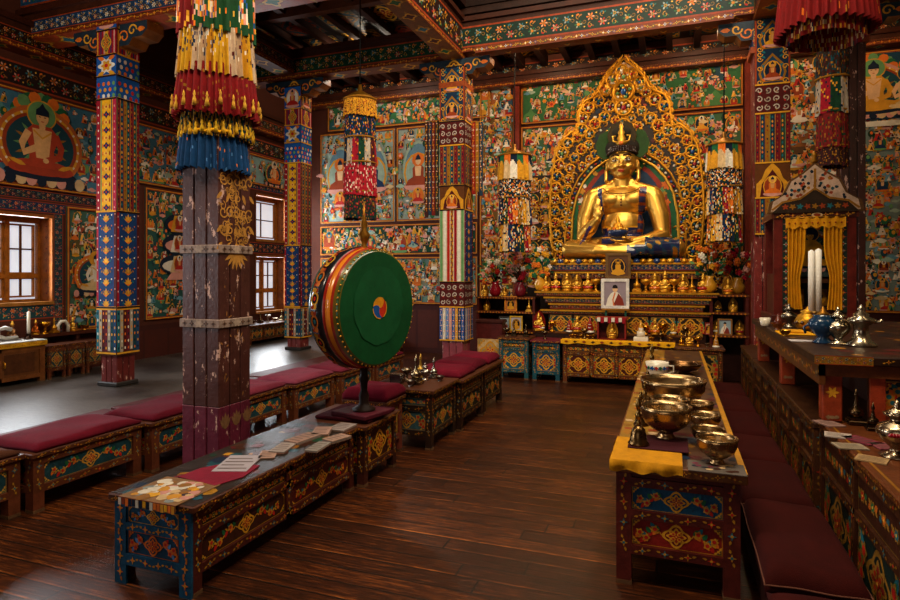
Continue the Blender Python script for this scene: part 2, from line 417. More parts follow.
        s.ell(x, y+h*.73, w*.19, h*.1, skin, l+4, 8); s.poly([(x-w*.19, y+h*.76), (x+w*.19, y+h*.76), (x+w*.12, y+h*.84), (x, y+h*.9), (x-w*.12, y+h*.84)], K['navy'], l+5)
    def cloud(s, x, y, r, col, l=1):
        for dx, dy, q in ((-.8, 0, .6), (0, .25, .8), (.8, 0, .6), (.2, -.2, .7)): s.ell(x+dx*r, y+dy*r, q*r, q*r*.55, col, l, 9)
    def hill(s, x, y, w, h, col, l=1):
        s.poly([(x-w/2, y), (x+w/2, y), (x+w*.34, y+h*.55), (x+w*.16, y+h*.66), (x, y+h), (x-w*.14, y+h*.7), (x-w*.33, y+h*.6)], col, l)
    def little(s, x, y, h, l=4):
        """a small standing or kneeling figure, a beast, a tree or an offering"""
        q = RN.random(); c = pick('orange', 'red', 'white', 'cream', 'pink', 'gold', 'gold2', 'rust', 'skyb', 'orange', 'gold'); d = pick('navy', 'dkgreen', 'maroon', 'teal', 'gold', 'white')
        if q < .5:
            s.poly([(x-h*.3, y), (x+h*.34, y+h*.03), (x+h*.22, y+h*.4), (x+h*.12, y+h*.66), (x-h*.14, y+h*.66), (x-h*.2, y+h*.35)], var(c), l)
            s.poly([(x-h*.05, y+h*.1), (x+h*.28, y+h*.05), (x+h*.1, y+h*.5)], var(d), l+1)
            s.ell(x, y+h*.78, h*.13, h*.15, K['flesh'], l+1, 7); s.ell(x, y+h*.88, h*.12, h*.08, K['black'], l+2, 6)
        elif q < .7:
            s.ell(x, y+h*.5, h*.32, h*.42, var(pick('green', 'dkgreen', 'lgreen', 'tealdk')), l, 8); s.ell(x+h*.08, y+h*.6, h*.16, h*.2, var(pick('lgreen', 'orange', 'gold')), l+1, 7); s.rect(x-h*.04, y-h*.1, x+h*.04, y+h*.2, K['brown'], l)
        elif q < .85:
            s.cloud(x, y+h*.4, h*.4, var(pick('white', 'cream', 'skyb', 'pink', 'paleg')), l)
        else:
            s.lobed(x, y+h*.4, h*.34, h*.34, var(pick('gold', 'orange', 'red', 'pink')), l, 6, .25, m=24); s.ell(x, y+h*.4, h*.17, h*.17, var(c), l+1, 8)
    def mural(s, w, h, bg, dens=1.0, big=.34, seed=1, hills=True, mainrow=True, edge=True):
        global RN
        keep = RN; RN = random.Random(seed)
        s.rect(0, 0, w, h, bg[0], 0)
        if hills:
            for k in range(int(w*h*3.0)):
                x, y = RN.uniform(.1, max(.11, w-.1)), RN.uniform(0, h*.9); q = RN.uniform(.25, .7)
                q = min(q, 2*x, 2*(w-x), h-y)
                if q > .12: s.hill(x, y, q, q*RN.uniform(.5, .95), var(RN.choice(bg), .3), 1)
        cell = big*1.02
        nx, ny = max(1, int(w/cell)), max(1, int(h/(cell*1.05)))
        for j in range(ny):
            for i in range(nx):
                x = (i+.5+RN.uniform(-.2, .2))*w/nx; y = (j+.1+RN.uniform(-.08, .12))*h/ny
                q = big*RN.uniform(.62, .95)
                if y+q > h or x < q*.4 or x > w-q*.4: continue
                if RN.random() < .9*dens:
                    s.seated(x, y, q, var(pick('tealdk', 'green', 'orange', 'navy', 'cream', 'rust', 'lgreen', 'maroon')), var(pick('green', 'white', 'lgreen', 'pink', 'teal', 'gold')), var(pick('orange', 'red', 'gold', 'rust', 'crimson', 'white', 'dkblue')), var(pick('skin', 'flesh', 'gold', 'skin', 'white')), 6, var(pick('pink', 'white', 'orange', 'gold', 'lgreen')))
        for k in range(int(w*h*150*dens)):
            q = RN.uniform(.06, .19)*(.6+.4*min(1, big*3)); x, y = RN.uniform(q*.4, max(q*.41, w-q*.4)), RN.uniform(.01, max(.02, h-q))
            s.little(x, y, q, 3 if RN.random() < .75 else 12)
        if edge:
            s.frame(0, 0, w, h, .035, K['rust'], 15); s.frame(.008, .008, w-.008, h-.008, .012, K['gold'], 16)
        RN = keep
    def frieze(s, x0, y0, x1, y1, bg, g=None, l=0, cols=None, seed=3):
        """running ornament band: lotus scrolls in gold with coloured hearts"""
        g = g or K['gold']; cols = cols or [K['red'], K['teal'], K['green'], K['orange']]
        w, h = x1-x0, y1-y0; s.rect(x0, y0, x1, y1, bg, l)
        t = min(.03, h*.08)
        s.rect(x0, y0, x1, y0+t, K['rust'], l+1); s.rect(x0, y1-t, x1, y1, K['rust'], l+1)
        cy = (y0+y1)/2; H = h-2*t
        u = H*.62; n = max(2, int(w/u)); st = w/n
        dk = mixc(g, K['brown'], .45)
        for k in range(n):
            X = x0+st*(k+.5); e = 1 if k % 2 else -1; c = cols[k % len(cols)]; c2 = cols[(k+1) % len(cols)]
            yy = cy+e*H*.17
            for a in range(6): s.leaf(X+u*.12*math.cos(a*1.047), yy+u*.12*math.sin(a*1.047), u*.24, u*.15, a*1.047, c if a % 2 else mixc(c, K['white'], .35), l+2)
            s.ell(X, yy, u*.14, u*.14, g, l+3, 8); s.ell(X, yy, u*.07, u*.07, c2, l+4, 6)
            s.curl(X, cy-e*H*.26, u*.24, e*PI/2, e, u*.06, g, l+2, 1.0, 9); s.curl(X+st*.5, cy+e*H*.05, u*.22, PI, -e, u*.05, dk, l+1, 1.0, 8)
            s.leaf(X-st*.2, cy-e*H*.3, u*.3, u*.16, -e*.6, c2, l+2); s.leaf(X+st*.3, cy-e*H*.36, u*.25, u*.13, PI*.8*e, mixc(c2, K['green'], .5), l+2)
            s.ell(X+st*.5, cy+e*H*.33, u*.07, u*.07, K['gold2'], l+2, 6)
def face_pl(mb, X0, X1, Y0, Y1, face, off=0.0, fin='painted wood', lay=.0007):
    if face == '-y': return PL(mb, (X0, Y0-off, 0), (1, 0, 0), (0, 0, 1), (0, -1, 0), fin, lay), X1-X0
    if face == '+x': return PL(mb, (X1+off, Y0, 0), (0, 1, 0), (0, 0, 1), (1, 0, 0), fin, lay), Y1-Y0
    if face == '-x': return PL(mb, (X0-off, Y1, 0), (0, -1, 0), (0, 0, 1), (-1, 0, 0), fin, lay), Y1-Y0
    if face == '+y': return PL(mb, (X1, Y1+off, 0), (-1, 0, 0), (0, 0, 1), (0, 1, 0), fin, lay), X1-X0
# ================================================================ THE ROOM
XL, XR, YB, YF, ZC = -7.6, 3.6, 11.0, -2.6, 5.6
V3 = Vector
mb = MB(); mb.box(XL-.3, XR+.3, YF-.3, YB+.3, -.12, 0, K['brown'], 'floor boards'); struct(mb, 'floor')
PF = .27
mb = MB(); mb.box(XL, -5.08, YF, YB, 0, PF, hx('4a4440'), 'floor boards'); struct(mb, 'floor')
# --- wall_left with three window openings
wins = [(.4, 2.1, 1.2, 2.32), (3.9, 5.56, 1.2, 2.32), (9.62, 10.62, .8, 1.92), (9.62, 10.62, 2.22, 3.12)]
mb = MB(); T = .32
cuts_y = sorted({YF-.3, YB+.3}|{a for w in wins for a in w[:2]}); cuts_z = sorted({0, 7.4}|{a for w in wins for a in w[2:]})
for i in range(len(cuts_y)-1):
    for j in range(len(cuts_z)-1):
        y0, y1, z0, z1 = cuts_y[i], cuts_y[i+1], cuts_z[j], cuts_z[j+1]
        if any(y0 >= w[0]-.001 and y1 <= w[1]+.001 and z0 >= w[2]-.001 and z1 <= w[3]+.001 for w in wins): continue
        mb.box(XL-T, XL, y0, y1, z0, z1, hx('4a2010'), 'wall paint')
lp = PL(mb, (XL, 0, 0), (0, 1, 0), (0, 0, 1), (1, 0, 0), 'wall paint', .0015)
lp.rect(YF, 0, YB, .78, hx('3a140c'), 1)
for k in range(28): lp.rect(YF+.48*k+.02, .08, YF+.48*k+.46, .7, hx('45180e'), 2)
# painted blue bands with flowers above and around the windows
lp.sub(2.5, 2.36).frieze(0, .0, 3.72, .14, K['dkblue'], K['orange'], 1)
lp.sub(2.5, 2.52).frieze(0, 0, 3.72, .12, K['navy'], K['golddk'], 1)
lp.sub(2.3, 1.0).frieze(0, 0, 3.4, .19, K['tealdk'], K['orange'], 1)
vp = PL(mb, (XL, 5.7, .8), (0, 0, 1), (0, -1, 0), (1, 0, 0), 'wall paint', .0015); vp.frieze(0, 0, 1.56, .13, K['tealdk'], K['rust'], 1)
lp.sub(8.9, 1.96).frieze(0, 0, 2.1, .22, K['navy'], K['orange'], 1)
lp.sub(8.9, 3.2).frieze(0, 0, 2.1, .2, K['dkblue'], K['orange'], 1)
lp.sub(2.5, 3.9).frieze(0, 0, 8.5, .3, K['dkbrown'], K['golddk'], 1)
struct(mb, 'wall_left')
# --- wall_back
mb = MB(); mb.box(XL-T, XR+.3, YB, YB+.3, 0, 7.4, hx('4a2010'), 'wall paint')
bp = PL(mb, (XL, YB, 0), (1, 0, 0), (0, 0, 1), (0, -1, 0), 'wall paint', .0015)
bp.rect(0, 0, 11.2, .95, hx('3a120c'), 1)
for k in range(24): bp.rect(.47*k+.03, .1, .47*k+.45, .85, hx('481a0f'), 2)
bp.sub(0, 5.2).frieze(0, 0, 11.2, .3, K['dkbrown'], K['golddk'], 1)
struct(mb, 'wall_back')
mb = MB(); mb.box(XR, XR+.3, YF-.3, YB+.3, 0, 7.4, hx('3a1c10'), 'wall paint'); rp = PL(mb, (XR-.002, YB, .95), (0, -1, 0), (0, 0, 1), (-1, 0, 0), 'wall paint', .0015); rp.sub(.1, 0).mural(7.5, 3.9, [hx('3a5a50'), hx('4a5a48'), hx('2a4a54')], .45, .4, 71); rp.sub(0, 4.0).frieze(0, 0, 13, .3, K['dkbrown'], K['golddk'], 1); struct(mb, 'wall_right')
mb = MB()
for a, b, c, d in ((XL-T, -2.6, 0, 7.4), (.4, XR+.3, 0, 7.4), (-2.6, .4, 2.9, 7.4)): mb.box(a, b, YF-.3, YF, c, d, hx('4a2412'), 'wall paint')
struct(mb, 'wall_front')
# --- ceiling: low aisles around a raised nave
NX0, NX1, NY0, NY1 = -3.0, 1.0, 1.2, 8.65
mb = MB()
def ceil_slab(x0, x1, y0, y1, z):
    mb.box(x0, x1, y0, y1, z, z+.1, hx('1c0e08'), 'dark wood')
    p = PL(mb, (x0, y0, z), (1, 0, 0), (0, 1, 0), (0, 0, -1), 'dark wood', .001)
    nx, ny = max(1, int((x1-x0)/.75)), max(1, int((y1-y0)/.75)); a, b = (x1-x0)/nx, (y1-y0)/ny
    for i in range(nx):
        for j in range(ny):
            p.panel(i*a+.07, j*b+.07, i*a+a-.07, j*b+b-.07, RN.choice([hx('1e120a'), K['tealdk'], K['maroon'], K['navy'], hx('2a1408')]), RN.choice([K['golddk'], K['gold'], K['rust']]), l=1)
ceil_slab(XL, NX0, YF, YB, ZC); ceil_slab(NX1, XR, YF, YB, ZC); ceil_slab(NX0, NX1, NY1, YB, ZC); ceil_slab(NX0, NX1, YF, NY0, ZC)
mb.box(NX0-.1, NX1+.1, NY0-.1, NY1+.1, 7.3, 7.4, hx('2a160c'), 'dark wood')
for x in (NX0, NX1-.08): mb.box(x, x+.08, NY0, NY1, ZC, 7.3, hx('24100a'), 'dark wood')
for y in (NY0, NY1-.08): mb.box(NX0, NX1, y, y+.08, ZC, 7.3, hx('1c0c06'), 'dark wood')
struct(mb, 'ceiling')
# joists under the aisle ceilings
mb = MB()
for k in range(8):
    x = XL+.3+.58*k
    if x < NX0-.1: mb.box(x, x+.1, YF, YB, ZC-.12, ZC, hx('3a1a0c'), 'dark wood')
for y in (0.2, 1.6, 2.9, 4.2, 6.4, 7.6): mb.box(XL, NX0, y, y+.12, ZC-.17, ZC-.02, hx('4a220e'), 'dark wood')
for k in range(26):
    x = XL+.2+.43*k; mb.box(x, x+.1, 8.95, YB, ZC-.2, ZC-.02, hx('2a130a'), 'dark wood')
for k in range(6): mb.box(NX1+.2+.45*k, NX1+.3+.45*k, YF, 8.7, ZC-.14, ZC, hx('33170b'), 'dark wood')
struct(mb, 'trim_1')
# --- beams: painted on front, underside and sides
TRIM = [1]
def beam(x0, x1, y0, y1, z0, z1, bg, g=None, under=None, cols=None):
    TRIM[0] += 1
    mb = MB(); mb.box(x0, x1, y0, y1, z0, z1, hx('3a1a0c'))
    alongx = (x1-x0) > (y1-y0)
    for f in (('-y', '+y') if alongx else ('-x', '+x')):
        p, w = face_pl(mb, x0, x1, y0, y1, f, .001, lay=.0012)
        h = z1-z0
        p.sub(0, z0).frieze(0, .06, w, h-.07, bg, g or K['gold'], 1, cols)
        p.sub(0, z0).studs(0, .03, w, .03, .12, .018, [K['gold'], K['orange']], 2)
        p.rect(0, z0, w, z0+.05, hx('6a2810'), 1)
    p = PL(mb, (x0, y0, z0-.001), (1, 0, 0), (0, 1, 0), (0, 0, -1), lay=.0012)
    L, W = (x1-x0, y1-y0)
    p.rect(0, 0, L, W, under or K['rust'], 0)
    n = int(max(L, W)/.42)
    for k in range(n):
        t = (k+.5)*max(L, W)/n; m = min(L, W)
        X, Y = (t, W/2) if alongx else (L/2, t)
        p.lobed(X, Y, m*.3, m*.3, K['gold'], 1, 4, .25, m=24); p.lobed(X, Y, m*.2, m*.2, RN.choice([K['maroon'], K['teal'], K['green']]), 2, 4, .25, m=24)
        for a in (0, PI/2, PI, 3*PI/2): p.leaf(X+m*.3*math.cos(a), Y+m*.3*math.sin(a), m*.25, m*.12, a, K['golddk'], 1)
    # moulding on top
    e = .05
    mb.box(x0-(0 if alongx else e), x1+(0 if alongx else e), y0-(e if alongx else 0), y1+(e if alongx else 0), z1, z1+.07, hx('3a180a'))
    return struct(mb, 'trim_%d' % TRIM[0])
beam(XL, -3.3, 5.15, 5.45, 4.82, 5.25, hx('1c4a6a'), K['gold'], K['rust'])
beam(XL, -3.32, 5.13, 5.47, 4.46, 4.76, hx('16304a'), K['gold2'], K['rust'], [K['white'], K['blue'], K['orange'], K['lblue']])
beam(XL, -3.3, 8.65, 8.95, 4.9, 5.3, K['dkgreen'], K['gold'], hx('5a2410'))
beam(-3.0, 1.0, 8.65, 8.95, 4.95, 5.4, hx('0c2418'), hx('a8741c'), hx('6a2c10'))
beam(1.3, XR, 8.65, 8.95, 4.9, 5.3, K['dkgreen'], K['golddk'], hx('5a2410'))
beam(-3.3, -3.0, YF, 8.95, 4.87, 5.42, hx('241008'), K['gold'], hx('6a3a18'))
beam(1.0, 1.3, YF, 8.95, 4.87, 5.42, hx('241008'), K['gold'], hx('a0501a'))
beam(-6.3, -6.0, YF, 8.6, 4.95, 5.25, hx('24120a'), K['golddk'], hx('4a200e'))
beam(XL, XL+.22, YF, YB, 4.3, 4.6, hx('20100a'), K['golddk'], hx('5a2410'))
beam(XL+.25, XR, YB-.22, YB, 5.05, 5.2, hx('301408'), K['rust'], hx('5a2410'))
# upper moulding over the altar bay, in red-brown
mb = MB(); mb.box(-2.75, .75, 8.5, 8.62, 4.86, 4.95, hx('6a2c10'))
p, w = face_pl(mb, -2.75, .75, 8.5, 8.62, '-y', .001); p.sub(0, 4.865).studs(0, .04, w, .04, .09, .02, [K['gold'], K['white'], K['blue'], K['gold'], K['green']], 1)
mb.box(-3.0, 1.0, 8.6, 8.7, 5.5, 5.62, hx('2a1208')); struct(mb, 'trim_%d' % (TRIM[0]+1)); TRIM[0] += 1

# --- windows
def window(n, y0, y1, z0, z1, cols, rows, split=None, gold=True):
    wd = hx('9a5a18') if gold else hx('8a5220')
    root = bpy.data.objects.new('window_%d' % n, None); COL.objects.link(root); root['kind'] = 'structure'; root['_o'] = [0, 0, 0]
    xi = XL-.26; f = MB(); t = .05
    f.box(xi-.04, xi+.05, y0, y0+t, z0, z1, wd); f.box(xi-.04, xi+.05, y1-t, y1, z0, z1, wd)
    f.box(xi-.04, xi+.05, y0+t, y1-t, z0, z0+t, wd); f.box(xi-.04, xi+.05, y0+t, y1-t, z1-t*1.7, z1, wd)
    ym = [y0+t+(y1-y0-2*t)*k/cols for k in range(cols+1)]
    for y in ym[1:-1]: f.box(xi-.04, xi+.06, y-.026, y+.026, z0+t, z1-t*1.7, wd)
    zs = [z0+t]+([split] if split else [])+[z1-t*1.7]
    if split: f.box(xi-.04, xi+.055, y0+t, y1-t, split-.03, split+.03, wd)
    f.build('window_frame', root)
    sh = MB()
    for k in range(cols):
        for j in range(len(zs)-1):
            a, b, c, d = ym[k]+.026, ym[k+1]-.026, zs[j]+.025, zs[j+1]-.02
            s = .022; c0 = hx('9a5a18')
            sh.box(xi-.02, xi+.03, a, a+s, c, d, c0); sh.box(xi-.02, xi+.03, b-s, b, c, d, c0); sh.box(xi-.02, xi+.03, a+s, b-s, c, c+s, c0); sh.box(xi-.02, xi+.03, a+s, b-s, d-s, d, c0)
            sh.box(xi-.015, xi+.015, (a+b)/2-.012, (a+b)/2+.012, c+s, d-s, hx('5a3010'))
            r = rows if j == len(zs)-2 else 1
            for q in range(1, r): z = c+(d-c)*q/r; sh.box(xi-.014, xi+.014, a+s, b-s, z-.01, z+.01, hx('5a3010'))
    sh.build('sash', root)
    g = MB(); g.box(xi-.012, xi-.004, y0+t, y1-t, z0+t, z1-t*1.7, K['white'], 'window glass'); g.build('pane', root)
    r = MB()   # splayed timber reveals and sill
    for a, b in ((y0-.0, y0+.02), (y1-.02, y1)): r.box(xi+.05, XL+.015, a, b, z0, z1, hx('8a4c1a'))
    r.box(xi+.05, XL+.03, y0, y1, z0-.02, z0+.02, hx('9a6428')); r.box(xi+.05, XL+.02, y0, y1, z1-.02, z1+.02, hx('8a4a1a'))
    pp = PL(r, (0, y1-.0205, 0), (1, 0, 0), (0, 0, 1), (0, -1, 0))
    pp.sub(xi+.17, z0).studs(0, .05, 0, z1-z0-.05, .16, .02, [K['rust'], K['brown']], 1)
    r.build('window_reveal', root)
    return root
window(1, 3.9, 5.56, 1.2, 2.32, 4, 2, 1.55)
window(4, .4, 2.1, 1.2, 2.32, 4, 2, 1.55)
window(2, 9.62, 10.62, .8, 1.92, 2, 2, 1.22)
window(3, 9.62, 10.62, 2.22, 3.12, 1, 2)
# main door behind the viewpoint
rt = bpy.data.objects.new('door_1', None); COL.objects.link(rt); rt['kind'] = 'structure'; rt['_o'] = [0, 0, 0]
m = MB(); m.box(-2.72, -2.6, YF-.32, YF+.03, 0, 3.02, hx('7a2a12')); m.box(.4, .52, YF-.32, YF+.03, 0, 3.02, hx('7a2a12')); m.box(-2.6, .4, YF-.32, YF+.03, 2.9, 3.02, hx('7a2a12')); m.build('door_frame', rt)

# ================================================================ WALL PAINTINGS
def mural_thing(label, wall, a0, a1, z0, z1, bg, seed, dens=1, big=.34, extra=None, group=None, edge=True, name='wall_mural', lay=.0018):
    mb = MB()
    if wall == 'back':
        mb.box(XL+a0, XL+a1, YB-.012, YB-.003, z0, z1, K['rust'], 'wall paint'); p = PL(mb, (XL+a0, YB-.013, z0), (1, 0, 0), (0, 0, 1), (0, -1, 0), 'wall paint', lay); org = (XL+(a0+a1)/2, YB, z0)
    else:
        mb.box(XL+.003, XL+.012, a0, a1, z0, z1, K['rust'], 'wall paint'); p = PL(mb, (XL+.013, a0, z0), (0, 1, 0), (0, 0, 1), (1, 0, 0), 'wall paint', lay); org = (XL, (a0+a1)/2, z0)
    p.mural(a1-a0, z1-z0, bg, dens, big, seed, edge=edge)
    if extra: extra(p, a1-a0, z1-z0)
    return solo(mb, name, label, 'mural', org, group)
def great(p, x, y, h, ring, robe, halo, l=20, skin=None, petals=True):
    """a large seated deity: rayed aureole, halo, robe, arms, lotus"""
    skin = skin or K['flesh']; w = h*.5
    if petals:
        for k in range(13):
            a = PI*k/12; p.ell(x+w*.55*math.cos(a), y+h*.74+h*.22*math.sin(a), h*.07, h*.07, [K['lgreen'], K['orange'], K['green']][k % 3], l, 8)
    p.ell(x, y+h*.44, w*.98, h*.44, ring, l+1, 28); p.ell(x, y+h*.44, w*.9, h*.39, K['gold'], l+2, 28); p.ell(x, y+h*.44, w*.84, h*.36, K['rust'], l+3, 28)
    for k in range(24):
        a = 2*PI*k/24; p.ell(x+w*.87*math.cos(a), y+h*.44+h*.375*math.sin(a), h*.015, h*.015, K['white'], l+4, 5)
    p.ell(x, y+h*.44, w*.76, h*.33, K['tealdk'], l+4, 28)
    for k in range(16):
        a = 2*PI*k/16; p.leaf(x+w*.3*math.cos(a), y+h*.44+h*.14*math.sin(a), h*.16, h*.035, a, [K['lgreen'], K['golddk']][k % 2], l+5)
    p.ell(x, y+h*.78, h*.17, h*.16, K['gold'], l+6, 22); p.ell(x, y+h*.78, h*.155, h*.145, halo, l+7, 22)
    for k in range(9): p.ell(x-w*.9+w*.225*k, y+h*.06, h*.062, h*.075, [K['pink'], K['navy'], K['cream']][k % 3], l+6, 9)
    p.ell(x, y+h*.13, w*.82, h*.07, K['navy'], l+7, 18)
    # legs, robe, chest
    p.ell(x-w*.34, y+h*.2, w*.4, h*.075, robe, l+8, 16, .12); p.ell(x+w*.34, y+h*.2, w*.4, h*.075, robe, l+8, 16, -.12); p.ell(x, y+h*.17, w*.6, h*.06, var(robe, .2), l+9, 16)
    p.poly([(x-w*.3, y+h*.2), (x+w*.3, y+h*.2), (x+w*.27, y+h*.4), (x+w*.4, y+h*.56), (x+w*.2, y+h*.66), (x-w*.2, y+h*.66), (x-w*.4, y+h*.56), (x-w*.27, y+h*.4)], robe, l+9)
    p.poly([(x-w*.13, y+h*.3), (x+w*.15, y+h*.3), (x+w*.22, y+h*.62), (x-w*.22, y+h*.62)], skin, l+10)
    for sg in (-1, 1):
        p.stroke([(x+sg*w*.3, y+h*.58), (x+sg*w*.44, y+h*.44), (x+sg*w*.4, y+h*.34), (x+sg*w*.1, y+h*(.28 if sg > 0 else .42))], h*.075, robe if sg > 0 else skin, l+11)
        p.ell(x+sg*w*.08, y+h*(.28 if sg > 0 else .44), h*.035, h*.03, skin, l+12, 8)
        p.leaf(x+sg*w*.36, y+h*.2, h*.2, h*.05, sg*.3+(0 if sg > 0 else PI), K['gold'], l+12)
    p.stroke([(x-w*.2, y+h*.6), (x, y+h*.52), (x+w*.2, y+h*.6)], h*.02, K['gold'], l+12)
    p.poly([(x-h*.03, y+h*.6), (x+h*.03, y+h*.6), (x+h*.04, y+h*.7), (x-h*.04, y+h*.7)], skin, l+11)
    p.ell(x, y+h*.75, h*.07, h*.085, skin, l+12, 16)
    p.poly([(x-h*.075, y+h*.77), (x+h*.075, y+h*.77), (x+h*.07, y+h*.83), (x+h*.035, y+h*.86), (x, y+h*.91), (x-h*.035, y+h*.86), (x-h*.07, y+h*.83)], K['navy'], l+13)
    for sg in (-1, 1): p.ell(x+sg*h*.028, y+h*.755, h*.014, h*.006, K['black'], l+13, 7); p.stroke([(x+sg*h*.012, y+h*.775), (x+sg*h*.045, y+h*.78)], h*.005, K['black'], l+13)
    p.ell(x, y+h*.705, h*.018, h*.006, K['red'], l+13, 7)
def ex1(p, w, h):
    great(p, w*.49, .04, h*.96, hx('b05a24'), hx('a8381c'), K['lgreen'], skin=hx('d8a468'))
TEALS = [hx('3a6a80'), hx('4a7a78'), hx('2a5468'), hx('6a8a80')]; GREENS = [hx('2f6238'), hx('1f4a4a'), hx('4a7a44'), hx('244a5a'), hx('3a6f60')]
DUSK = [hx('3a5a3a'), hx('3c5a66'), hx('6a5a30'), hx('8a5a28'), hx('22404a'), hx('a08a60')]; PALES = [hx('8fa49a'), hx('7a948c'), hx('a0ac9c'), hx('6a8a86')]
mural_thing('large mural of a red-robed seated Buddha in a green halo above the big window', 'left', 4.5, 6.28, 2.66, 3.86, TEALS, 21, .5, .2, ex1)
mural_thing('narrow blue mural of clouds beside the large red-robed Buddha mural, cut by the frame', 'left', 2.6, 4.46, 2.66, 3.86, TEALS, 22, .7, .24)
mural_thing('mural strip with a white seated deity between the big window and the brocade pillar', 'left', 5.73, 6.42, .8, 2.48, [hx('3a5a48'), hx('24403a'), hx('5a4a20')], 23, 1, .2,
            lambda p, w, h: (great(p, w*.6, h*.28, .66, K['orange'], K['cream'], K['gold'], skin=K['white'], petals=False)))
def tower(p, w, h):
    for k in range(3):
        y = h*.36+k*h*.16; p.ell(w*.5, y+h*.06, w*.3-k*.05, h*.085, K['navy'], 19+k, 18); p.ell(w*.5, y+h*.05, w*.26-k*.05, h*.05, [K['white'], K['pink'], K['orange']][k], 20+k*3, 14)
        p.poly([(w*.36, y), (w*.64, y), (w*.58, y+h*.13), (w*.42, y+h*.13)], [K['cream'], K['white'], K['gold']][k], 21+k*3)
        p.seated(w*.5, y+.01, h*.14, K['rust'], K['white'], K['red'], l=24+k*3)
    p.poly([(w*.3, h*.3), (w*.7, h*.3), (w*.6, h*.37), (w*.4, h*.37)], K['pink'], 20)
mural_thing('tall mural of a white tiered shrine on dark blue behind the brocade-covered pillar', 'left', 7.0, 8.3, .86, 2.9, [hx('1f4a44'), hx('2a5a50'), hx('16323c')], 24, .8, .2, tower)
mural_thing('dim mural with an orange aureole above the tiered-shrine mural', 'left', 6.5, 8.4, 2.95, 3.86, TEALS, 25, .9, .3)
mural_thing('pale panel of a seated deity over the high window', 'left', 9.0, 10.9, 3.3, 3.88, [hx('7a9a9a'), hx('5a8080'), hx('8aa49a')], 26, .4, .2,
            lambda p, w, h: great(p, w*.6, .02, h*.96, K['lgreen'], K['orange'], K['white'], petals=False))
# back wall, beyond the drum
def ex_gods(p, w, h):
    for x, q in ((.28, .85), (.72, .85)):
        X = w*x
        p.ell(X, h*.55, .34, .55, K['paleg'], 18, 20); p.ell(X, h*.55, .29, .5, hx('5a7a86'), 19, 20)
        p.seated(X, h*.32, .8, K['paleg'], K['orange'], K['rust' if x < .5 else 'dkblue'], K['flesh'], 20, K['pink'])
        for k in range(5): p.leaf(X, h*.4, .34, .05, PI/2+(k-2)*.35, pick('rust', 'lblue', 'gold', 'cream'), 19)
        p.seated(X, h*.18, .34, K['orange'], K['gold'], K['red'], l=26)
        for k in range(10):
            a = 2*PI*k/10; p.little(X+.48*math.cos(a), h*.5+.52*math.sin(a), .17, 24)
mural_thing('green strip mural of red and white deities above the two pale panels', 'back', .8, 4.35, 4.55, 5.15, GREENS, 31, 1, .36)
mural_thing('pale blue mural panel of standing deities half behind the hanging cylinder banner', 'back', .62, 2.35, 2.62, 4.5, PALES, 32, .8, .22, ex_gods)
mural_thing('grey-green mural panel with a blue standing deity between the cylinder banner and the dark pillar', 'back', 2.4, 4.1, 2.62, 4.5, [hx('8a9488'), hx('9aa294'), hx('7c8a84')], 33, .9, .2, ex_gods)
mural_thing('dark green mural band of a row of gold deities above the drum', 'back', .62, 4.1, 1.95, 2.56, [hx('123a24'), hx('17462c')], 34, 1.2, .46)
mural_thing('dense mural of grey figures and clouds low on the back wall beside the drum face', 'back', .62, 4.1, .97, 1.9, [hx('5a7a70'), hx('6a7a6a'), hx('3a5a50'), hx('8a8a78')], 35, 1.2, .25)
mural_thing('gold and blue mural strip on the back wall between the dark pillar and the altar', 'back', 4.15, 4.84, .97, 5.15, [hx('6a4a1a'), hx('2c4a5a'), hx('8a4a1a'), hx('4a5a3a')], 36, 1.3, .3)
mural_thing('broad green mural of hills and tiny gold figures at the top of the altar wall', 'back', 4.96, 8.7, 4.35, 5.16, GREENS, 37, .75, .2, lay=.0015)
mural_thing('crowded mural of seated deities on the altar wall around the golden aureole', 'back', 4.96, 8.7, 1.2, 4.3, DUSK, 38, 1.25, .34, lay=.0015)
def ex_right(p, w, h):
    p.rect(.04, h-1.05, w-.04, h-.04, hx('14384c'), 18); great(p, w*.36, h-1.03, .98, K['pink'], K['gold'], K['lgreen'], 20); great(p, w*.8, h-1.0, .8, K['orange'], K['cream'], K['tealdk'], 20)
    for k in range(18): p.cloud(.1+k*w/18, h-1.12, .07, K['white'], 20)
mural_thing('mural column of gold deities behind the curtained shrine', 'back', 8.84, 10.1, .97, 5.1, [hx('5a3a1a'), hx('3a4a4a'), hx('7a4a1a')], 39, 1.2, .34)
mural_thing('mural of grey-blue crowds under a pale haloed Buddha, beyond the curtained shrine', 'back', 10.15, 11.15, .97, 5.0, [hx('6a7a74'), hx('7a8078'), hx('4a6a64'), hx('5a5a4a')], 40, 1.3, .27, ex_right)

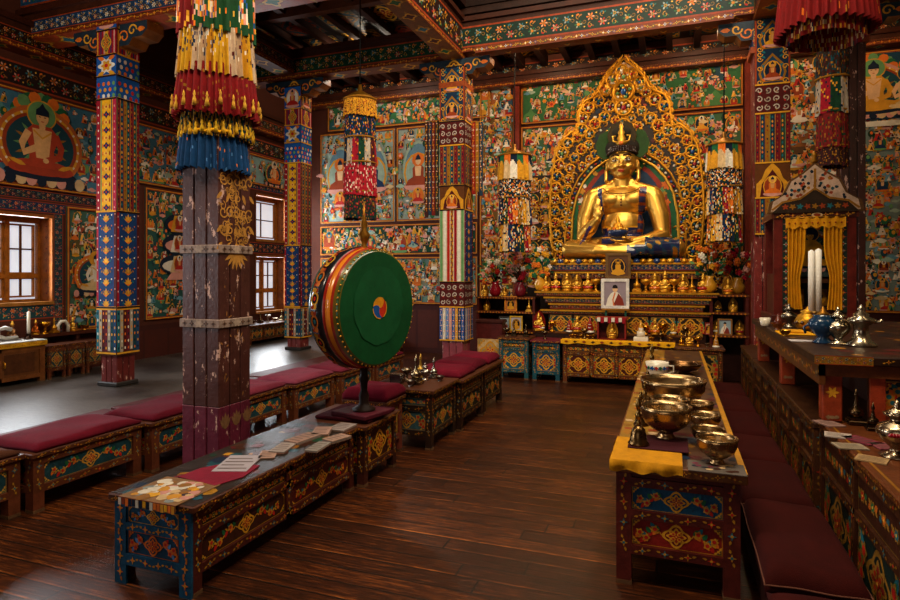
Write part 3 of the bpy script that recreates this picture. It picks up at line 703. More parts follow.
# ================================================================ PILLARS
def octo(mb, cx, cy, hw, z0, z1, col, fin, planks=3):
    """square shaft built up of vertical planks with open joints"""
    mb.box(cx-hw+.012, cx+hw-.012, cy-hw+.012, cy+hw-.012, z0, z1, K['black'], fin)
    s = 2*hw/planks
    for k in range(planks):
        a, b = -hw+s*k+.004, -hw+s*(k+1)-.004
        for f in range(4):
            c = var(col, .12)
            if f == 0: mb.box(cx+a, cx+b, cy-hw, cy-hw+.03, z0, z1, c, fin, .005)
            if f == 1: mb.box(cx+hw-.03, cx+hw, cy+a, cy+b, z0, z1, c, fin, .005)
            if f == 2: mb.box(cx-hw, cx-hw+.03, cy+a, cy+b, z0, z1, c, fin, .005)
            if f == 3: mb.box(cx+a, cx+b, cy+hw-.03, cy+hw, z0, z1, c, fin, .005)
def capital(root, cx, cy, hw, z0, alongx=True, w=1.15):
    """stepped bow bracket carrying the beam"""
    m = MB(); m.box(cx-hw*1.25, cx+hw*1.25, cy-hw*1.25, cy+hw*1.25, z0-.3, z0-.22, hx('8a3a12')); m.box(cx-hw*1.1, cx+hw*1.1, cy-hw*1.1, cy+hw*1.1, z0-.22, z0, K['dkblue'])
    p, ww = face_pl(m, cx-hw*1.1, cx+hw*1.1, cy-hw*1.1, cy+hw*1.1, '-y', .001); p.sub(0, z0-.22).panel(.01, .01, ww-.01, .21, K['dkblue'], K['gold'], l=1)
    p, ww = face_pl(m, cx-hw*1.1, cx+hw*1.1, cy-hw*1.1, cy+hw*1.1, '+x', .001); p.sub(0, z0-.22).panel(.01, .01, ww-.01, .21, K['maroon'], K['gold'], l=1)
    m.build('capital', root)
    m = MB(); half = w/2
    P = [(-half, .15), (-half, .05), (-half*.86, -.02), (-half*.62, -.02), (-half*.52, -.1), (-half*.3, -.1), (-half*.25, -.15), (half*.25, -.15), (half*.3, -.1), (half*.52, -.1), (half*.62, -.02), (half*.86, -.02), (half, .05), (half, .15)]
    O = V3((cx, cy, z0)); dirs = (V3((1, 0, 0)), V3((0, 0, 1)), V3((0, -1, 0))) if alongx else (V3((0, 1, 0)), V3((0, 0, 1)), V3((1, 0, 0)))
    m.prism(P, (O,)+dirs, -.12, .12, hx('1c2a34'), edgecol=hx('7a4416'))
    for sg in (1, -1):
        p = PL(m, O+dirs[2]*(.121*sg), dirs[0], dirs[1], dirs[2]*sg)
        p.medallion(0, 0, .16, .12, K['gold'], K['maroon'], K['teal'], 1)
        for s in (-1, 1): p.curl(s*half*.62, .06, .07, 0, s, .02, K['gold'], 1); p.curl(s*half*.4, .0, .08, PI, -s, .02, K['orange'], 1); p.leaf(s*half*.75, .06, .12, .06, 0 if s > 0 else PI, K['orange'], 1)
    m.build('bracket', root)
def pillar(label, cx, cy, hw, col, top=4.72, bands=(), fin='chipped paint', alongx=True, ornament=None, low=None, z0=.02):
    r = thing('pillar', label, 'pillar', (cx, cy, 0))
    m = MB(); octo(m, cx, cy, hw, .66 if low else z0, top-.3, col, fin)
    if low: octo(m, cx, cy, hw+.001, z0, .66, low, fin)
    if ornament: ornament(m)
    m.build('shaft', r)
    m = MB(); m.box(cx-hw*1.25, cx+hw*1.25, cy-hw*1.25, cy+hw*1.25, z0-.02, z0+.03, hx('2a2624'), 'dark wood', .01); m.build('plinth', r)
    for z in bands:
        m = MB(); q = hw+.012
        m.box(cx-q, cx+q, cy-q, cy+q, z-.03, z+.03, hx('8a7468'), 'painted wood', .004)
        for f in ('-y', '+x'):
            p, w = face_pl(m, cx-q, cx+q, cy-q, cy+q, f, .001); p.sub(0, z).studs(.02, 0, w-.02, 0, .075, .018, [hx('6a4a3a'), hx('3a2a20')], 1); p.sub(0, z).lobed(w*.5, 0, .035, .026, hx('a08a78'), 2, 6, .2)
        m.build('band', r)
    capital(r, cx, cy, hw, top, alongx)
    return r
def near_orn(m):
    cx, cy, hw = -3.1, 3.5, .165
    p, w = face_pl(m, cx-hw, cx+hw, cy-hw, cy+hw, '+x', .001)
    g = hx('b07a34')
    for z in (2.25, 2.02, 1.9):
        for k in range(5):
            p.curl(.04+.068*k, z, .045, k, 1 if k % 2 else -1, .011, g, 1); p.leaf(.03+.07*k, z-.09, .08, .03, -PI/2+.4*(k-2), g, 1)
    for k in range(7): p.leaf(.175, 1.75, .14, .03, -PI/2+(k-3)*.35, g, 1)
    for x in (.06, .175, .29):
        for k in range(5): p.leaf(x, .5, .12-.014*abs(k-2), .03, PI/2+(k-2)*.3, hx('7a5638'), 1)
    for k in range(60):
        x, z = RN.uniform(.03, .3), RN.uniform(1.8, 2.5); p.curl(x, z, RN.uniform(.02, .04), RN.uniform(0, 6), RN.choice((-1, 1)), .007, g, 1); p.leaf(x, z, .05, .018, RN.uniform(0, 6), mixc(g, K['brown'], .4), 1)
    for k in range(26): p.leaf(RN.uniform(.03, .3), RN.uniform(.5, 1.7), RN.uniform(.02, .05), .012, RN.uniform(0, 6), hx('8a5a30'), 1)
pillar('thick chipped maroon pillar rising behind the long low table, with metal bands', -3.1, 3.5, .165, hx('46221c'), 4.72, (1.76, 1.24), ornament=near_orn, alongx=False, low=hx('5a1a2c'))
pillar('maroon pillar in a long blue and yellow brocade cover beside the big window', -6.15, 5.3, .125, hx('5a1c18'), 4.31, z0=.29)
pillar('maroon pillar in brocade cover behind the drum, by the far windows', -6.05, 8.8, .13, hx('6a2420'), z0=.29)
pillar('maroon pillar at the end of the cushioned benches, before the altar', -3.15, 8.8, .17, hx('7a3038'))
pillar('dark red pillar between the altar and the curtained shrine', 1.15, 8.8, .16, hx('6a1c14'))
pillar('dark pillar behind the curtained shrine, partly hidden by its pediment', 2.1, 8.8, .13, hx('3a160e'))
# red wall posts framing the altar bay
for x, n in ((-2.7, 1), (1.17, 2)):
    mb = MB(); mb.box(x-.05, x+.05, 10.85, 10.98, 0, 5.05, hx('6a2010')); TRIM[0] += 1; struct(mb, 'trim_%d' % TRIM[0])

# --- brocade covers on the pillars
def cover(label, cx, cy, hw, segs, z_low, group=None):
    """segs: (z0, z1, style); square sleeve of cloth a little off the wood"""
    r = thing('pillar_cover', label, 'pillar cover', (cx, cy, z_low), group)
    def side(p, w, segs):
        for z0, z1, st in segs:
            h = z1-z0; q = p.sub(0, z0)
            if st == 'deity':
                q.rect(0, 0, w, h, K['blue'], 1); n = max(1, round(h/.42))
                for k in range(n): q.seated(w*.5, h*k/n+.02, h/n*.9, K['white'], K['pink'], K['red'], l=2); [q.leaf(w*.5+s*w*.3, h*k/n+h/n*.3, .12, .06, PI/2-s*.6, K['gold'], 2) for s in (-1, 1)]
            elif st == 'gdeity':
                q.rect(0, 0, w, h, hx('14283e'), 1); n = max(1, round(h/.5)); q.rect(0, 0, w*.05, h, K['rust'], 2); q.rect(w*.95, 0, w, h, K['rust'], 2)
                for k in range(n):
                    b0 = h*k/n; H = h/n
                    q.poly([(w*.5+w*.4*x_, b0+H*(.08+.86*y_)) for x_, y_ in ((-.8, 0), (.8, 0), (1, .3), (.8, .6), (.4, .8), (0, 1), (-.4, .8), (-.8, .6), (-1, .3))], K['golddk'], 2)
                    q.poly([(w*.5+w*.33*x_, b0+H*(.11+.74*y_)) for x_, y_ in ((-.8, 0), (.8, 0), (1, .3), (.8, .6), (.4, .8), (0, 1), (-.4, .8), (-.8, .6), (-1, .3))], hx('1c3a52'), 3)
                    q.seated(w*.5, b0+H*.12, H*.62, K['navy'], K['gold'], [K['rust'], K['gold']][k % 2], l=4)
                    for s in (-1, 1):
                        for y_ in (.08, .5, .78, .93): q.curl(w*.5+s*w*.36, b0+H*y_, w*.09, 0, s, .011, K['gold'], 4); q.leaf(w*.5+s*w*.2, b0+H*(y_+.02), w*.14, w*.07, PI/2-s*.9, [K['orange'], K['teal']][int(y_*10) % 2], 4)
            elif st == 'redband':
                q.rect(0, 0, w, h, K['crimson'], 1)
                for k in range(6): q.rect(w*(k+.2)/6, 0, w*(k+.55)/6, h, K[('gold', 'dkblue', 'pink')[k % 3]], 2)
                q.medallion(w/2, h/2, w*.22, h*.4, K['gold'], K['green'], K['red'], 3)
            elif st == 'lotus':
                q.rect(0, 0, w, h, K['blue'], 1); q.lobed(w*.5, h*.5, w*.36, h*.36, K['white'], 2, 6, .22); q.lobed(w*.5, h*.5, w*.22, h*.22, K['gold'], 3, 6, .22); q.ell(w*.5, h*.5, w*.09, h*.09, K['red'], 4)
                for s in (-1, 1):
                    for t in (.2, .8): q.leaf(w*(.5+.1*s), h*t, w*.35, h*.2, (0 if s > 0 else PI)+(t-.5)*s, K[('gold', 'orange')[t > .5]], 2)
            elif st == 'dots':
                q.rect(0, 0, w, h, K['blue'], 1)
                for k in range(int(h/.07)):
                    for j in range(4): q.ell(w*(j+.5+(.25 if k % 2 else -.05))/4, .035+.07*k, .022, .026, pick('orange', 'red', 'gold', 'white', 'lgreen'), 2, 7)
            elif st == 'stripes':
                q.rect(0, 0, w, h, K['yellow'], 1); q.rect(0, 0, w*.2, h, K['crimson'], 2); q.rect(w*.82, 0, w, h, hx('a81e3a'), 2); q.rect(w*.22, 0, w*.27, h, K['lgreen'], 2); q.rect(w*.74, 0, w*.79, h, K['dkblue'], 2)
                for k in range(int(h/.09)):
                    z = .045+.09*k; q.lobed(w*.5, z, w*.12, .034, K['gold2'] if k % 2 else K['dkblue'], 3, 4, .25, m=16); q.ell(w*.5, z, w*.04, .013, K['red'], 4, 6)
                    q.ell(w*.1, z, .01, .014, K['white'], 3, 6); q.ell(w*.91, z, .01, .014, K['pink'], 3, 6); q.leaf(w*.33, z-.03, .06, .025, PI/2, K['orange'], 3); q.leaf(w*.67, z-.03, .06, .025, PI/2, K['rust'], 3)
            elif st == 'bluegold':
                q.rect(0, 0, w, h, hx('12305c'), 1); q.rect(0, 0, w*.1, h, K['crimson'], 2); q.rect(w*.88, 0, w, h, K['maroon'], 2)
                n = max(1, int(h/.115))
                for k in range(n):
                    z = h*(k+.5)/n; g_ = [K['gold'], hx('a8701c')][k % 2]
                    for s in (-2, -1, 0, 1, 2): q.leaf(w*.49, z-.045, .085-.012*abs(s), .026, PI/2-s*.55, mixc(g_, K['gold2'], .5 if s == 0 else 0), 3)
                    q.ell(w*.49, z-.048, .022, .012, K['orange'], 4, 8); q.leaf(w*.49, z-.075, .03, .014, PI/2, K['lgreen'], 3)
                    for s in (-1, 1):
                        q.ell(w*.49+s*w*.28, z+.02, .009, .009, [K['white'], K['orange']][k % 2], 3, 6); q.leaf(w*.49+s*w*.24, z-.03, .04, .016, PI/2+s*.5, [K['teal'], K['golddk']][k % 2], 3)
                    q.ell(w*.05, z, .007, .012, K['white'], 3, 5); q.ell(w*.94, z+.03, .007, .012, K['pink'], 3, 5)
            elif st == 'tassel':
                n = 7
                for k in range(n):
                    c = [K['teal'], hx('a09078'), K['maroon'], hx('5a1420'), hx('9a8a78'), K['tealdk'], hx('1c3a5c')][k]
                    q.rect(w*k/n, RN.uniform(0, .04), w*(k+1)/n-.004, h, c, 2)
                    for t in range(int(h/.08)): q.ell(w*(k+.5)/n, .06+.08*t, .01, .018, pick('white', 'orange', 'gold', 'navy'), 3, 6)
                q.rect(0, h-.03, w, h, K['gold'], 4)
            elif st == 'script':
                q.rect(0, 0, w, h, K['maroon'], 1)
                for k in range(4):
                    for y_ in (.2, .5, .8):
                        q.curl(w*(k+.5)/4, h*y_, w*.1, k+y_*4, 1 if k % 2 else -1, .014, [hx('b0a090'), hx('9a8878')][k % 2], 3); q.leaf(w*(k+.5)/4, h*(y_-.12), w*.1, w*.05, PI/2+(k-1.5)*.4, [K['red'], K['navy'], K['golddk']][k % 3], 2)
            elif st == 'reddrape':
                cc = [hx('6a0f18'), hx('1c3040'), K['golddk'], hx('16283a'), hx('6a0f18'), hx('2a3a2c'), hx('6a0f18')]
                for k in range(7):
                    a_, b_ = w*k/7, w*(k+1)/7; q.rect(a_, 0, b_, h, cc[k], 1); q.rect(a_, 0, a_+.005, h, [K['lgreen'], K['gold'], K['rust']][k % 3], 2)
                    for t in range(int(h/.055)): 
                        z = .03+.055*t
                        if k % 2 == 0: q.ell((a_+b_)/2, z, .009, .014, [K['golddk'], K['rust'], K['navy']][t % 3], 2, 6)
                        else: q.leaf((a_+b_)/2, z-.02, .04, .02, PI/2, [K['gold'], K['teal'], K['orange']][t % 3], 2)
            elif st == 'arch':
                q.rect(0, 0, w, h, hx('5a3010'), 1); q.poly([(w*.04, 0), (w*.96, 0), (w*.96, h*.4), (w*.8, h*.55), (w*.7, h*.8), (w*.5, h), (w*.3, h*.8), (w*.2, h*.55), (w*.04, h*.4)], K['gold'], 2); q.poly([(w*.14, 0), (w*.86, 0), (w*.8, h*.4), (w*.5, h*.8), (w*.2, h*.4)], K['maroon'], 3); q.seated(w*.5, .02, h*.62, K['rust'], K['gold2'], K['orange'], l=4)
            elif st == 'pale':
                q.rect(0, 0, w, h, hx('c9b090'), 1)
                for k, c in enumerate((K['lgreen'], K['white'], K['red'], K['gold'], K['crimson'], K['white'], K['lgreen'])): q.rect(w*(k+.12)/7, 0, w*(k+.88)/7, h, c, 2)
                q.studs(w*.5, 0, w*.5, h, .08, .02, [K['navy'], K['red']], 3)
            elif st == 'bluehem':
                for k in range(8): q.rect(w*k/8, RN.uniform(-.02, .03), w*(k+1)/8-.004, h, [K['blue'], K['white'], K['lblue'], K['pink'], K['blue'], K['gold'], K['dkblue'], K['blue']][k], 2); q.studs(w*(k+.5)/8, .02, w*(k+.5)/8, h, .09, .014, [K['white'], K['orange']], 3)
            q.rect(0, -.008, w, .012, K['gold'], 6); q.rect(0, h-.012, w, h+.008, K['dkbrown'], 6)
    m = MB(); h0 = hw+.03; z1 = max(s[1] for s in segs)
    m.box(cx-h0, cx+h0, cy-h0, cy+h0, z_low, z1, hx('4a2a1a'), 'cloth')
    p, w = face_pl(m, cx-h0, cx+h0, cy-h0, cy+h0, '-y', .002, 'cloth', .0012); side(p, w, segs)
    alt = [(a, b, {'deity': 'gdeity', 'stripes': 'reddrape', 'lotus': 'dots', 'pale': 'bluegold'}.get(s, s)) for a, b, s in segs]
    p, w = face_pl(m, cx-h0, cx+h0, cy-h0, cy+h0, '+x', .002, 'cloth', .0012); side(p, w, alt)
    m.build('sleeve', r)
    return r
Zf = lambda y, d: CAM_H+(272-y)/600*d
d = 7.25
cover('brocade pillar cover of blue, red and yellow bands beside the big window', -6.15, 5.3, .125,
      [(Zf(350, d), Zf(306, d), 'tassel'), (Zf(306, d), Zf(214, d), 'bluegold'), (Zf(214, d), Zf(106, d), 'stripes'), (Zf(106, d), Zf(84, d), 'dots'), (Zf(84, d), Zf(64, d), 'lotus'), (Zf(64, d), Zf(40, d), 'redband'), (Zf(40, d), Zf(13, d), 'deity')], Zf(352, d))
d = 10.4
cover('long brocade pillar cover of blue, red and yellow bands behind the drum', -6.05, 8.8, .13,
      [(Zf(336, d), Zf(306, d), 'tassel'), (Zf(306, d), Zf(246, d), 'bluegold'), (Zf(246, d), Zf(165, d), 'stripes'), (Zf(165, d), Zf(145, d), 'dots'), (Zf(145, d), Zf(128, d), 'lotus'), (Zf(128, d), Zf(112, d), 'redband'), (Zf(112, d), Zf(90, d), 'deity')], Zf(337, d))
d = 9.2
cover('dark blue and gold pillar cover with pale lower half by the bench end', -3.15, 8.8, .17,
      [(Zf(340, d), Zf(307, d), 'bluehem'), (Zf(307, d), Zf(282, d), 'script'), (Zf(282, d), Zf(210, d), 'pale'), (Zf(210, d), Zf(186, d), 'arch'), (Zf(186, d), Zf(146, d), 'reddrape'), (Zf(146, d), Zf(122, d), 'script'), (Zf(122, d), Zf(68, d), 'gdeity')], Zf(341, d))
d = 7.9
cover('dark blue and gold pillar cover beside the altar, over the shrine roof', 1.2, 8.8, .17,
      [(Zf(235, d), Zf(200, d), 'reddrape'), (Zf(200, d), Zf(166, d), 'arch'), (Zf(166, d), Zf(118, d), 'reddrape'), (Zf(118, d), Zf(90, d), 'script'), (Zf(90, d), Zf(26, d), 'gdeity')], Zf(236, d))
# narrow brocade streamers hanging beside the dark pillar
def streamer(label, x, y, w, z0, z1, cols, group=None):
    m = MB(); n = len(cols)
    for k, c in enumerate(cols):
        a = x-w/2+w*k/n
        m.box(a, a+w/n*.94, y-.012, y+.012, z0+RN.uniform(0, .08), z1, c, 'cloth', .004)
        p = PL(m, (a, y-.0125, z0), (1, 0, 0), (0, 0, 1), (0, -1, 0), 'cloth'); p.studs(w/n*.47, .1, w/n*.47, z1-z0, .1, w/n*.25, [K['gold'], K['orange'], K['white']], 1)
    m.tube([(x-w/2, y, z1), (x+w/2, y, z1)], .012, K['golddk'])
    return solo(m, 'streamer', label, 'streamer', (x, y, z0), group)
streamer('dark striped brocade streamer hanging beside the bench-end pillar', -3.52, 8.7, .24, 2.45, 3.95, [hx('3a1a14'), hx('1c3040'), hx('6a1a14'), hx('2a2a20')])
streamer('red and blue striped streamer on the altar side of the bench-end pillar', -2.8, 8.78, .18, 2.75, 3.9, [hx('8a1a14'), hx('8a5a1a'), hx('1c3040')])
# ================================================================ FURNITURE
def cabinet(name, label, cat, x0, x1, y0, y1, H, clear=.1, rows=None, bays=None, faces=('-y', '+x'), frame=None, gold=None, topcol=None, over=.03, tt=.035,
            group=None, endbg=None, stile=.06, rail=.045, fin='painted wood', studs=True, z=0, nolegs=False, top_orn=None, topname='tabletop'):
    """joined and painted chest-table: legs, carcass, frame of stiles and rails, painted panels, top"""
    frame = frame or hx('4a1c10'); gold = gold or K['gold']; topcol = topcol or hx('4a2412')
    rows = rows or [(0, .62, K['dkblue'], 'full'), (.62, 1, hx('4a1410'), 'vine')]
    bays = bays or {}
    r = thing(name, label, cat, ((x0+x1)/2, (y0+y1)/2, z), group)
    i = .018; zt = z+H-tt
    m = MB(); m.box(x0+i, x1-i, y0+i, y1-i, z+clear, zt, var(frame, .1), fin); m.build('carcass', r)
    legs = []
    if not nolegs:
        ys = sorted({y0, y1}); pts = [(x0, y0), (x1-stile, y0), (x0, y1-stile), (x1-stile, y1-stile)]
        nb = bays.get('+x', bays.get('-x', 1))
        for (a, b) in pts:
            m = MB(); m.box(a, a+stile, b, b+stile, z, z+clear+.005, var(frame, .15), fin); m.box(a-.002, a+stile+.002, b-.002, b+stile+.002, z, z+.02, hx('5e4028'), fin); m.build('leg', r)
    fm = MB(); zb = z+clear
    hz = zt-zb
    for f in faces:
        p, w = face_pl(fm, x0, x1, y0, y1, f, 0, fin)
        nb = bays.get(f, 1)
        def bar(a, b, c, d2):
            O = p.O+p.U*a+p.V*c; 
            vs = [O, O+p.U*(b-a), O+p.U*(b-a)+p.V*(d2-c), O+p.V*(d2-c)]; vs += [v-p.N*(i+.004) for v in vs]
            vs = [v+p.N*.0005 for v in vs[:4]]+vs[4:]
            fs = [(0, 1, 2, 3), (4, 7, 6, 5), (0, 4, 5, 1), (1, 5, 6, 2), (2, 6, 7, 3), (3, 7, 4, 0)]
            if p.flip: fs = [q[::-1] for q in fs]
            fm.add(vs, fs, var(frame, .12), fin)
        edges = [stile+(w-2*stile)*k/nb for k in range(nb+1)]
        bar(0, stile, zb, zt); bar(w-stile, w, zb, zt)
        for k in range(1, nb): bar(edges[k]-stile/2, edges[k]+stile/2, zb, zt)
        zz = sorted({q for a, b, *_ in rows for q in (a, b)})
        zl = [zb+(hz-rail)*q for q in zz]
        for q in zl: bar(stile, w-stile, q, q+rail)
        fp, _ = face_pl(fm, x0, x1, y0, y1, f, .0012, fin)
        if studs:
            gs = [mixc(gold, K['brown'], .25), K['teal'], mixc(gold, K['brown'], .35), K['red']]
            for q in zl: fp.studs(stile, q+rail/2, w-stile, q+rail/2, .13, .014, gs, 1)
            for e in [stile/2, w-stile/2]+edges[1:-1]: fp.studs(e, zb, e, zt, .12, .015, gs, 1)
        for k in range(nb):
            a = edges[k]+(stile/2 if k else 0); b = edges[k+1]-(stile/2 if k < nb-1 else 0)
            for (q0, q1, bg, st) in rows:
                c = zb+(hz-rail)*q0+rail; e = zb+(hz-rail)*q1
                pm = MB(); pp, _ = face_pl(pm, x0+i, x1-i, y0+i, y1-i, f, .0015, fin)
                dx = i if f in ('-y', '+x') else i
                bgc = bg[k % len(bg)] if isinstance(bg, list) else bg
                if endbg and f == '-y': bgc = endbg
                pp.panel(a-dx, c, b-dx, e, bgc, gold, style=st); pm.build('panel', r)
    fm.build('frame', r)
    t = MB(); t.box(x0-over, x1+over, y0-over, y1+over, zt, zt+tt, topcol, fin, .006)
    tp, w = face_pl(t, x0-over, x1+over, y0-over, y1+over, '-y', .001, fin); tp.studs(.02, zt+tt/2, w-.02, zt+tt/2, .09, .011, [gold, K['rust']], 1)
    for f in faces:
        if f != '-y': tp, w = face_pl(t, x0-over, x1+over, y0-over, y1+over, f, .001, fin); tp.studs(.02, zt+tt/2, w-.02, zt+tt/2, .1, .011, [gold, K['rust']], 1)
    if top_orn: top_orn(PL(t, (x0-over, y0-over, zt+tt+.0008), (1, 0, 0), (0, 1, 0), (0, 0, 1), fin, .0006), x1-x0+2*over, y1-y0+2*over)
    t.build(topname, r)
    return r
def cushion(label, x0, x1, y0, y1, z, t, col, group=None, name='cushion', fin='velvet', piping=None, n=14, sag=.0):
    seed = RN.random()*9
    vs = []; fs = []
    def h(u, v): 
        e = (max(0, 1-abs(u)**7)**.45)*(max(0, 1-abs(v)**7)**.45)
        return t*(.42+.58*e)+.008*math.sin(u*3+seed)*math.cos(v*4+seed)*e-sag*(1-u*u)*(1-v*v)
    for j in range(n+1):
        for i in range(n+1):
            u, v = -1+2*i/n, -1+2*j/n
            u = math.copysign(abs(u)**.8, u); v = math.copysign(abs(v)**.8, v)
            b = 1+.012*math.sin(5*u+seed)*(abs(v) > .99)+.012*math.sin(5*v+seed)*(abs(u) > .99)
            vs.append(((x0+x1)/2+(x1-x0)/2*u*b, (y0+y1)/2+(y1-y0)/2*v*b, z+h(u, v)))
    N = n+1
    for j in range(n):
        for i in range(n): fs.append((j*N+i, j*N+i+1, (j+1)*N+i+1, (j+1)*N+i))
    rim = [i for i in range(n)]+[j*N+n for j in range(n)]+[n*N+i for i in range(n, 0, -1)]+[j*N for j in range(n, 0, -1)]
    o = len(vs)
    for k in rim:
        x, y, _ = vs[k]; cx, cy = (x0+x1)/2, (y0+y1)/2; vs.append((cx+(x-cx)*.985, cy+(y-cy)*.985, z+.002))
    L = len(rim)
    for k in range(L): fs.append((rim[k], o+k, o+(k+1) % L, rim[(k+1) % L]))
    fs.append(tuple(range(o+L-1, o-1, -1)))
    m = MB(); m.add(vs, fs, col, fin, True)
    if not piping: return solo(m, name, label, 'cushion', ((x0+x1)/2, (y0+y1)/2, z), group)
    r = thing(name, label, 'cushion', ((x0+x1)/2, (y0+y1)/2, z), group); m.build('cover', r)
    q = MB(); q.tube([Vector(vs[k])+Vector((0, 0, .001)) for k in rim], .004, piping, 'cloth', 6, True); q.build('piping', r)
    return r
TEALP, BLUEP, REDP, BRNP = hx('1a3a40'), hx('123a5c'), hx('6a1410'), hx('3a1a10')

# ---- long low table row in the middle of the hall
def top_scraps(p, w, h):
    p.rect(.01, .01, w-.01, h-.01, hx('241a14'), 0)
    for k in range(90):
        x, y, q = RN.uniform(.05, w-.05), RN.uniform(.05, h-.05), RN.uniform(.02, .06)
        p.blot(x, y, q*1.2, var(pick('dkgreen', 'maroon', 'navy', 'golddk', 'tealdk', 'brown', 'brown', 'maroon'), .3), 1+k % 3)
def low_table(label, x0, x1, y0, y1, H, **kw):
    return cabinet('low_table', label, 'table', x0, x1, y0, y1, H, **kw)
low_table('long low painted table with a blue end panel and papers, nearest in the hall', -2.7, -2.2, 2.32, 3.9, .46, clear=.1, bays={'+x': 2},
          rows=[(0, .64, [hx('3a1a0e'), hx('4a140e')], 'full'), (.64, 1, hx('2a1a10'), 'vine')], frame=hx('44180e'), top_orn=top_scraps)
# the blue end: panels painted straight over the near end of the table
def blue_end():
    r = [o for o in bpy.data.objects if o.get('label', '').startswith('long low painted table')][0]
    m = MB(); f = hx('0f4460')
    x0, x1, y = -2.7, -2.2, 2.3185
    fr = PL(m, (x0, y, 0), (1, 0, 0), (0, 0, 1), (0, -1, 0))
    def bar(a, b, c, d, t=.012): m.box(x0+a, x0+b, y-t, y+.001, c, d, var(f, .1))
    w = x1-x0
    bar(0, .075, .0, .43); bar(w-.075, w, 0, .43); bar(.075, w-.075, .1, .16); bar(.075, w-.075, .28, .32); bar(.075, w-.075, .405, .43)
    bar(.075, w-.075, .1, .43, .003)
    p = PL(m, (x0, y-.0035, 0), (1, 0, 0), (0, 0, 1), (0, -1, 0))
    p.panel(.085, .162, w-.085, .278, hx('0c3850'), K['orange'], [K['red'], K['orange'], K['lblue']], l=0); p.panel(.085, .322, w-.085, .403, hx('10405a'), K['gold'], [K['red'], K['orange'], K['lblue']], l=0)
    p = PL(m, (x0, y-.0125, 0), (1, 0, 0), (0, 0, 1), (0, -1, 0))
    for e in (.0375, w-.0375): p.studs(e, .02, e, .43, .1, .016, [K['orange'], K['gold']], 1)
    for q in (.13, .3): p.studs(.08, q, w-.08, q, .1, .014, [K['gold'], K['orange']], 1)
    m.build('end_panel', r)['label'] = 'deep blue end panel with orange flowers'
blue_end()
low_table('low painted table under the drum, with a red cloth on top', -2.7, -2.14, 3.95, 4.5, .46, clear=.1, rows=[(0, 1, hx('3a180e'), 'full')], frame=hx('3a180e'))
low_table('blue-ended painted table carrying ritual vessels, beyond the drum', -2.52, -2.02, 4.98, 5.62, .54, clear=.12, rows=[(0, .66, [hx('20302c')], 'full'), (.66, 1, hx('2c1c10'), 'vine')], frame=hx('2c1a10'), gold=hx('b8842a'), endbg=hx('35545a'))
for k, (ya, yb, lb) in enumerate([(5.68, 6.42, 'painted bench-table with gold diamond panels next to the vessel table'), (6.47, 7.2, 'last painted bench-table of the middle row, closest to the altar')]):
    low_table(lb, -2.5, -1.98, ya, yb, .52, clear=.12, rows=[(0, .68, hx('20241c'), 'full'), (.68, 1, hx('2c1c10'), 'vine')], frame=hx('2c180c'), gold=hx('b8842a'))
WINE, WINE2 = hx('5c0e1e'), hx('4c0a18')
cushion('wine red cushion on the bench-table just beyond the ritual vessels', -2.52, -2.0, 5.7, 6.2, .52, .085, WINE, 'wine cushions of the middle row')
cushion('wine red cushion second from the ritual vessels on the bench-tables', -2.52, -2.02, 6.22, 6.7, .52, .09, WINE2, 'wine cushions of the middle row')
cushion('wine red cushion at the altar end of the bench-tables', -2.5, -2.0, 6.72, 7.2, .52, .095, WINE, 'wine cushions of the middle row')
cabinet('stool', 'small painted stool behind the drum pole, topped by a wine red cushion', 'stool', -2.64, -2.28, 4.56, 4.92, .5, clear=.12, rows=[(0, 1, hx('8a6a3a'), 'full')], frame=hx('7a3a2a'), topname='seat')
cushion('thick wine red cushion on the small stool behind the drum pole', -2.67, -2.25, 4.54, 4.94, .5, .11, WINE)
# ---- rows of cushioned benches by the windows
def bench(label, x0, x1, y0, y1, H=.4, bays=1, **kw):
    return cabinet('bench', label, 'bench', x0, x1, y0, y1, H, clear=.13, bays={'+x': bays}, rows=[(0, 1, TEALP, 'full')], frame=hx('5a2c18'), gold=hx('b8822c'), topname='seat_board', over=.02, stile=.075, group='painted benches by the windows', **kw)
bspec = [(1.9, 2.72, 'near bench cut by the picture edge', hx('4a2a1c')), (2.76, 3.62, 'bench between the picture edge and the thick pillar', hx('560e1c')),
         (3.66, 4.5, 'bench behind the thick chipped pillar', hx('500c1a')), (4.54, 5.35, 'bench showing just past the thick chipped pillar', hx('6a2634')),
         (5.39, 6.2, 'bench second past the thick chipped pillar', hx('723040')), (6.24, 7.1, 'bench seen behind the drum rim', hx('64202f')), (7.14, 8.0, 'farthest bench, seen under the drum', hx('560f20'))]
for k, (a, b, lb, cc) in enumerate(bspec):
    s = -.004*k
    xo = -4.02+.11*min(k, 5)*.6
    bench('painted '+lb, xo-.5, xo, a, b)
    cushion('flat seat cushion on the '+lb, xo-.52, xo+.01, a+.01, b-.01, .4, .058, cc, 'seat cushions on the benches by the windows')
# low dark step-platforms behind them
for k, (a, b, lb) in enumerate([(1.6, 4.2, 'low dark red step-platform behind the near benches'), (4.3, 6.1, 'low dark platform in the pale aisle by the thick pillar'), (6.2, 8.4, 'low dark platform with a pinkish top behind the far benches')]):
    m = MB(); m.box(-5.06, -4.72, a, b, 0, .25, hx('3a1410'), 'dark wood', .01); m.box(-5.07, -4.66, a-.02, b+.02, .25, .3, hx('4a1c1c'), 'dark wood', .008)
    solo(m, 'platform', lb, 'platform', (-4.87, (a+b)/2, 0))

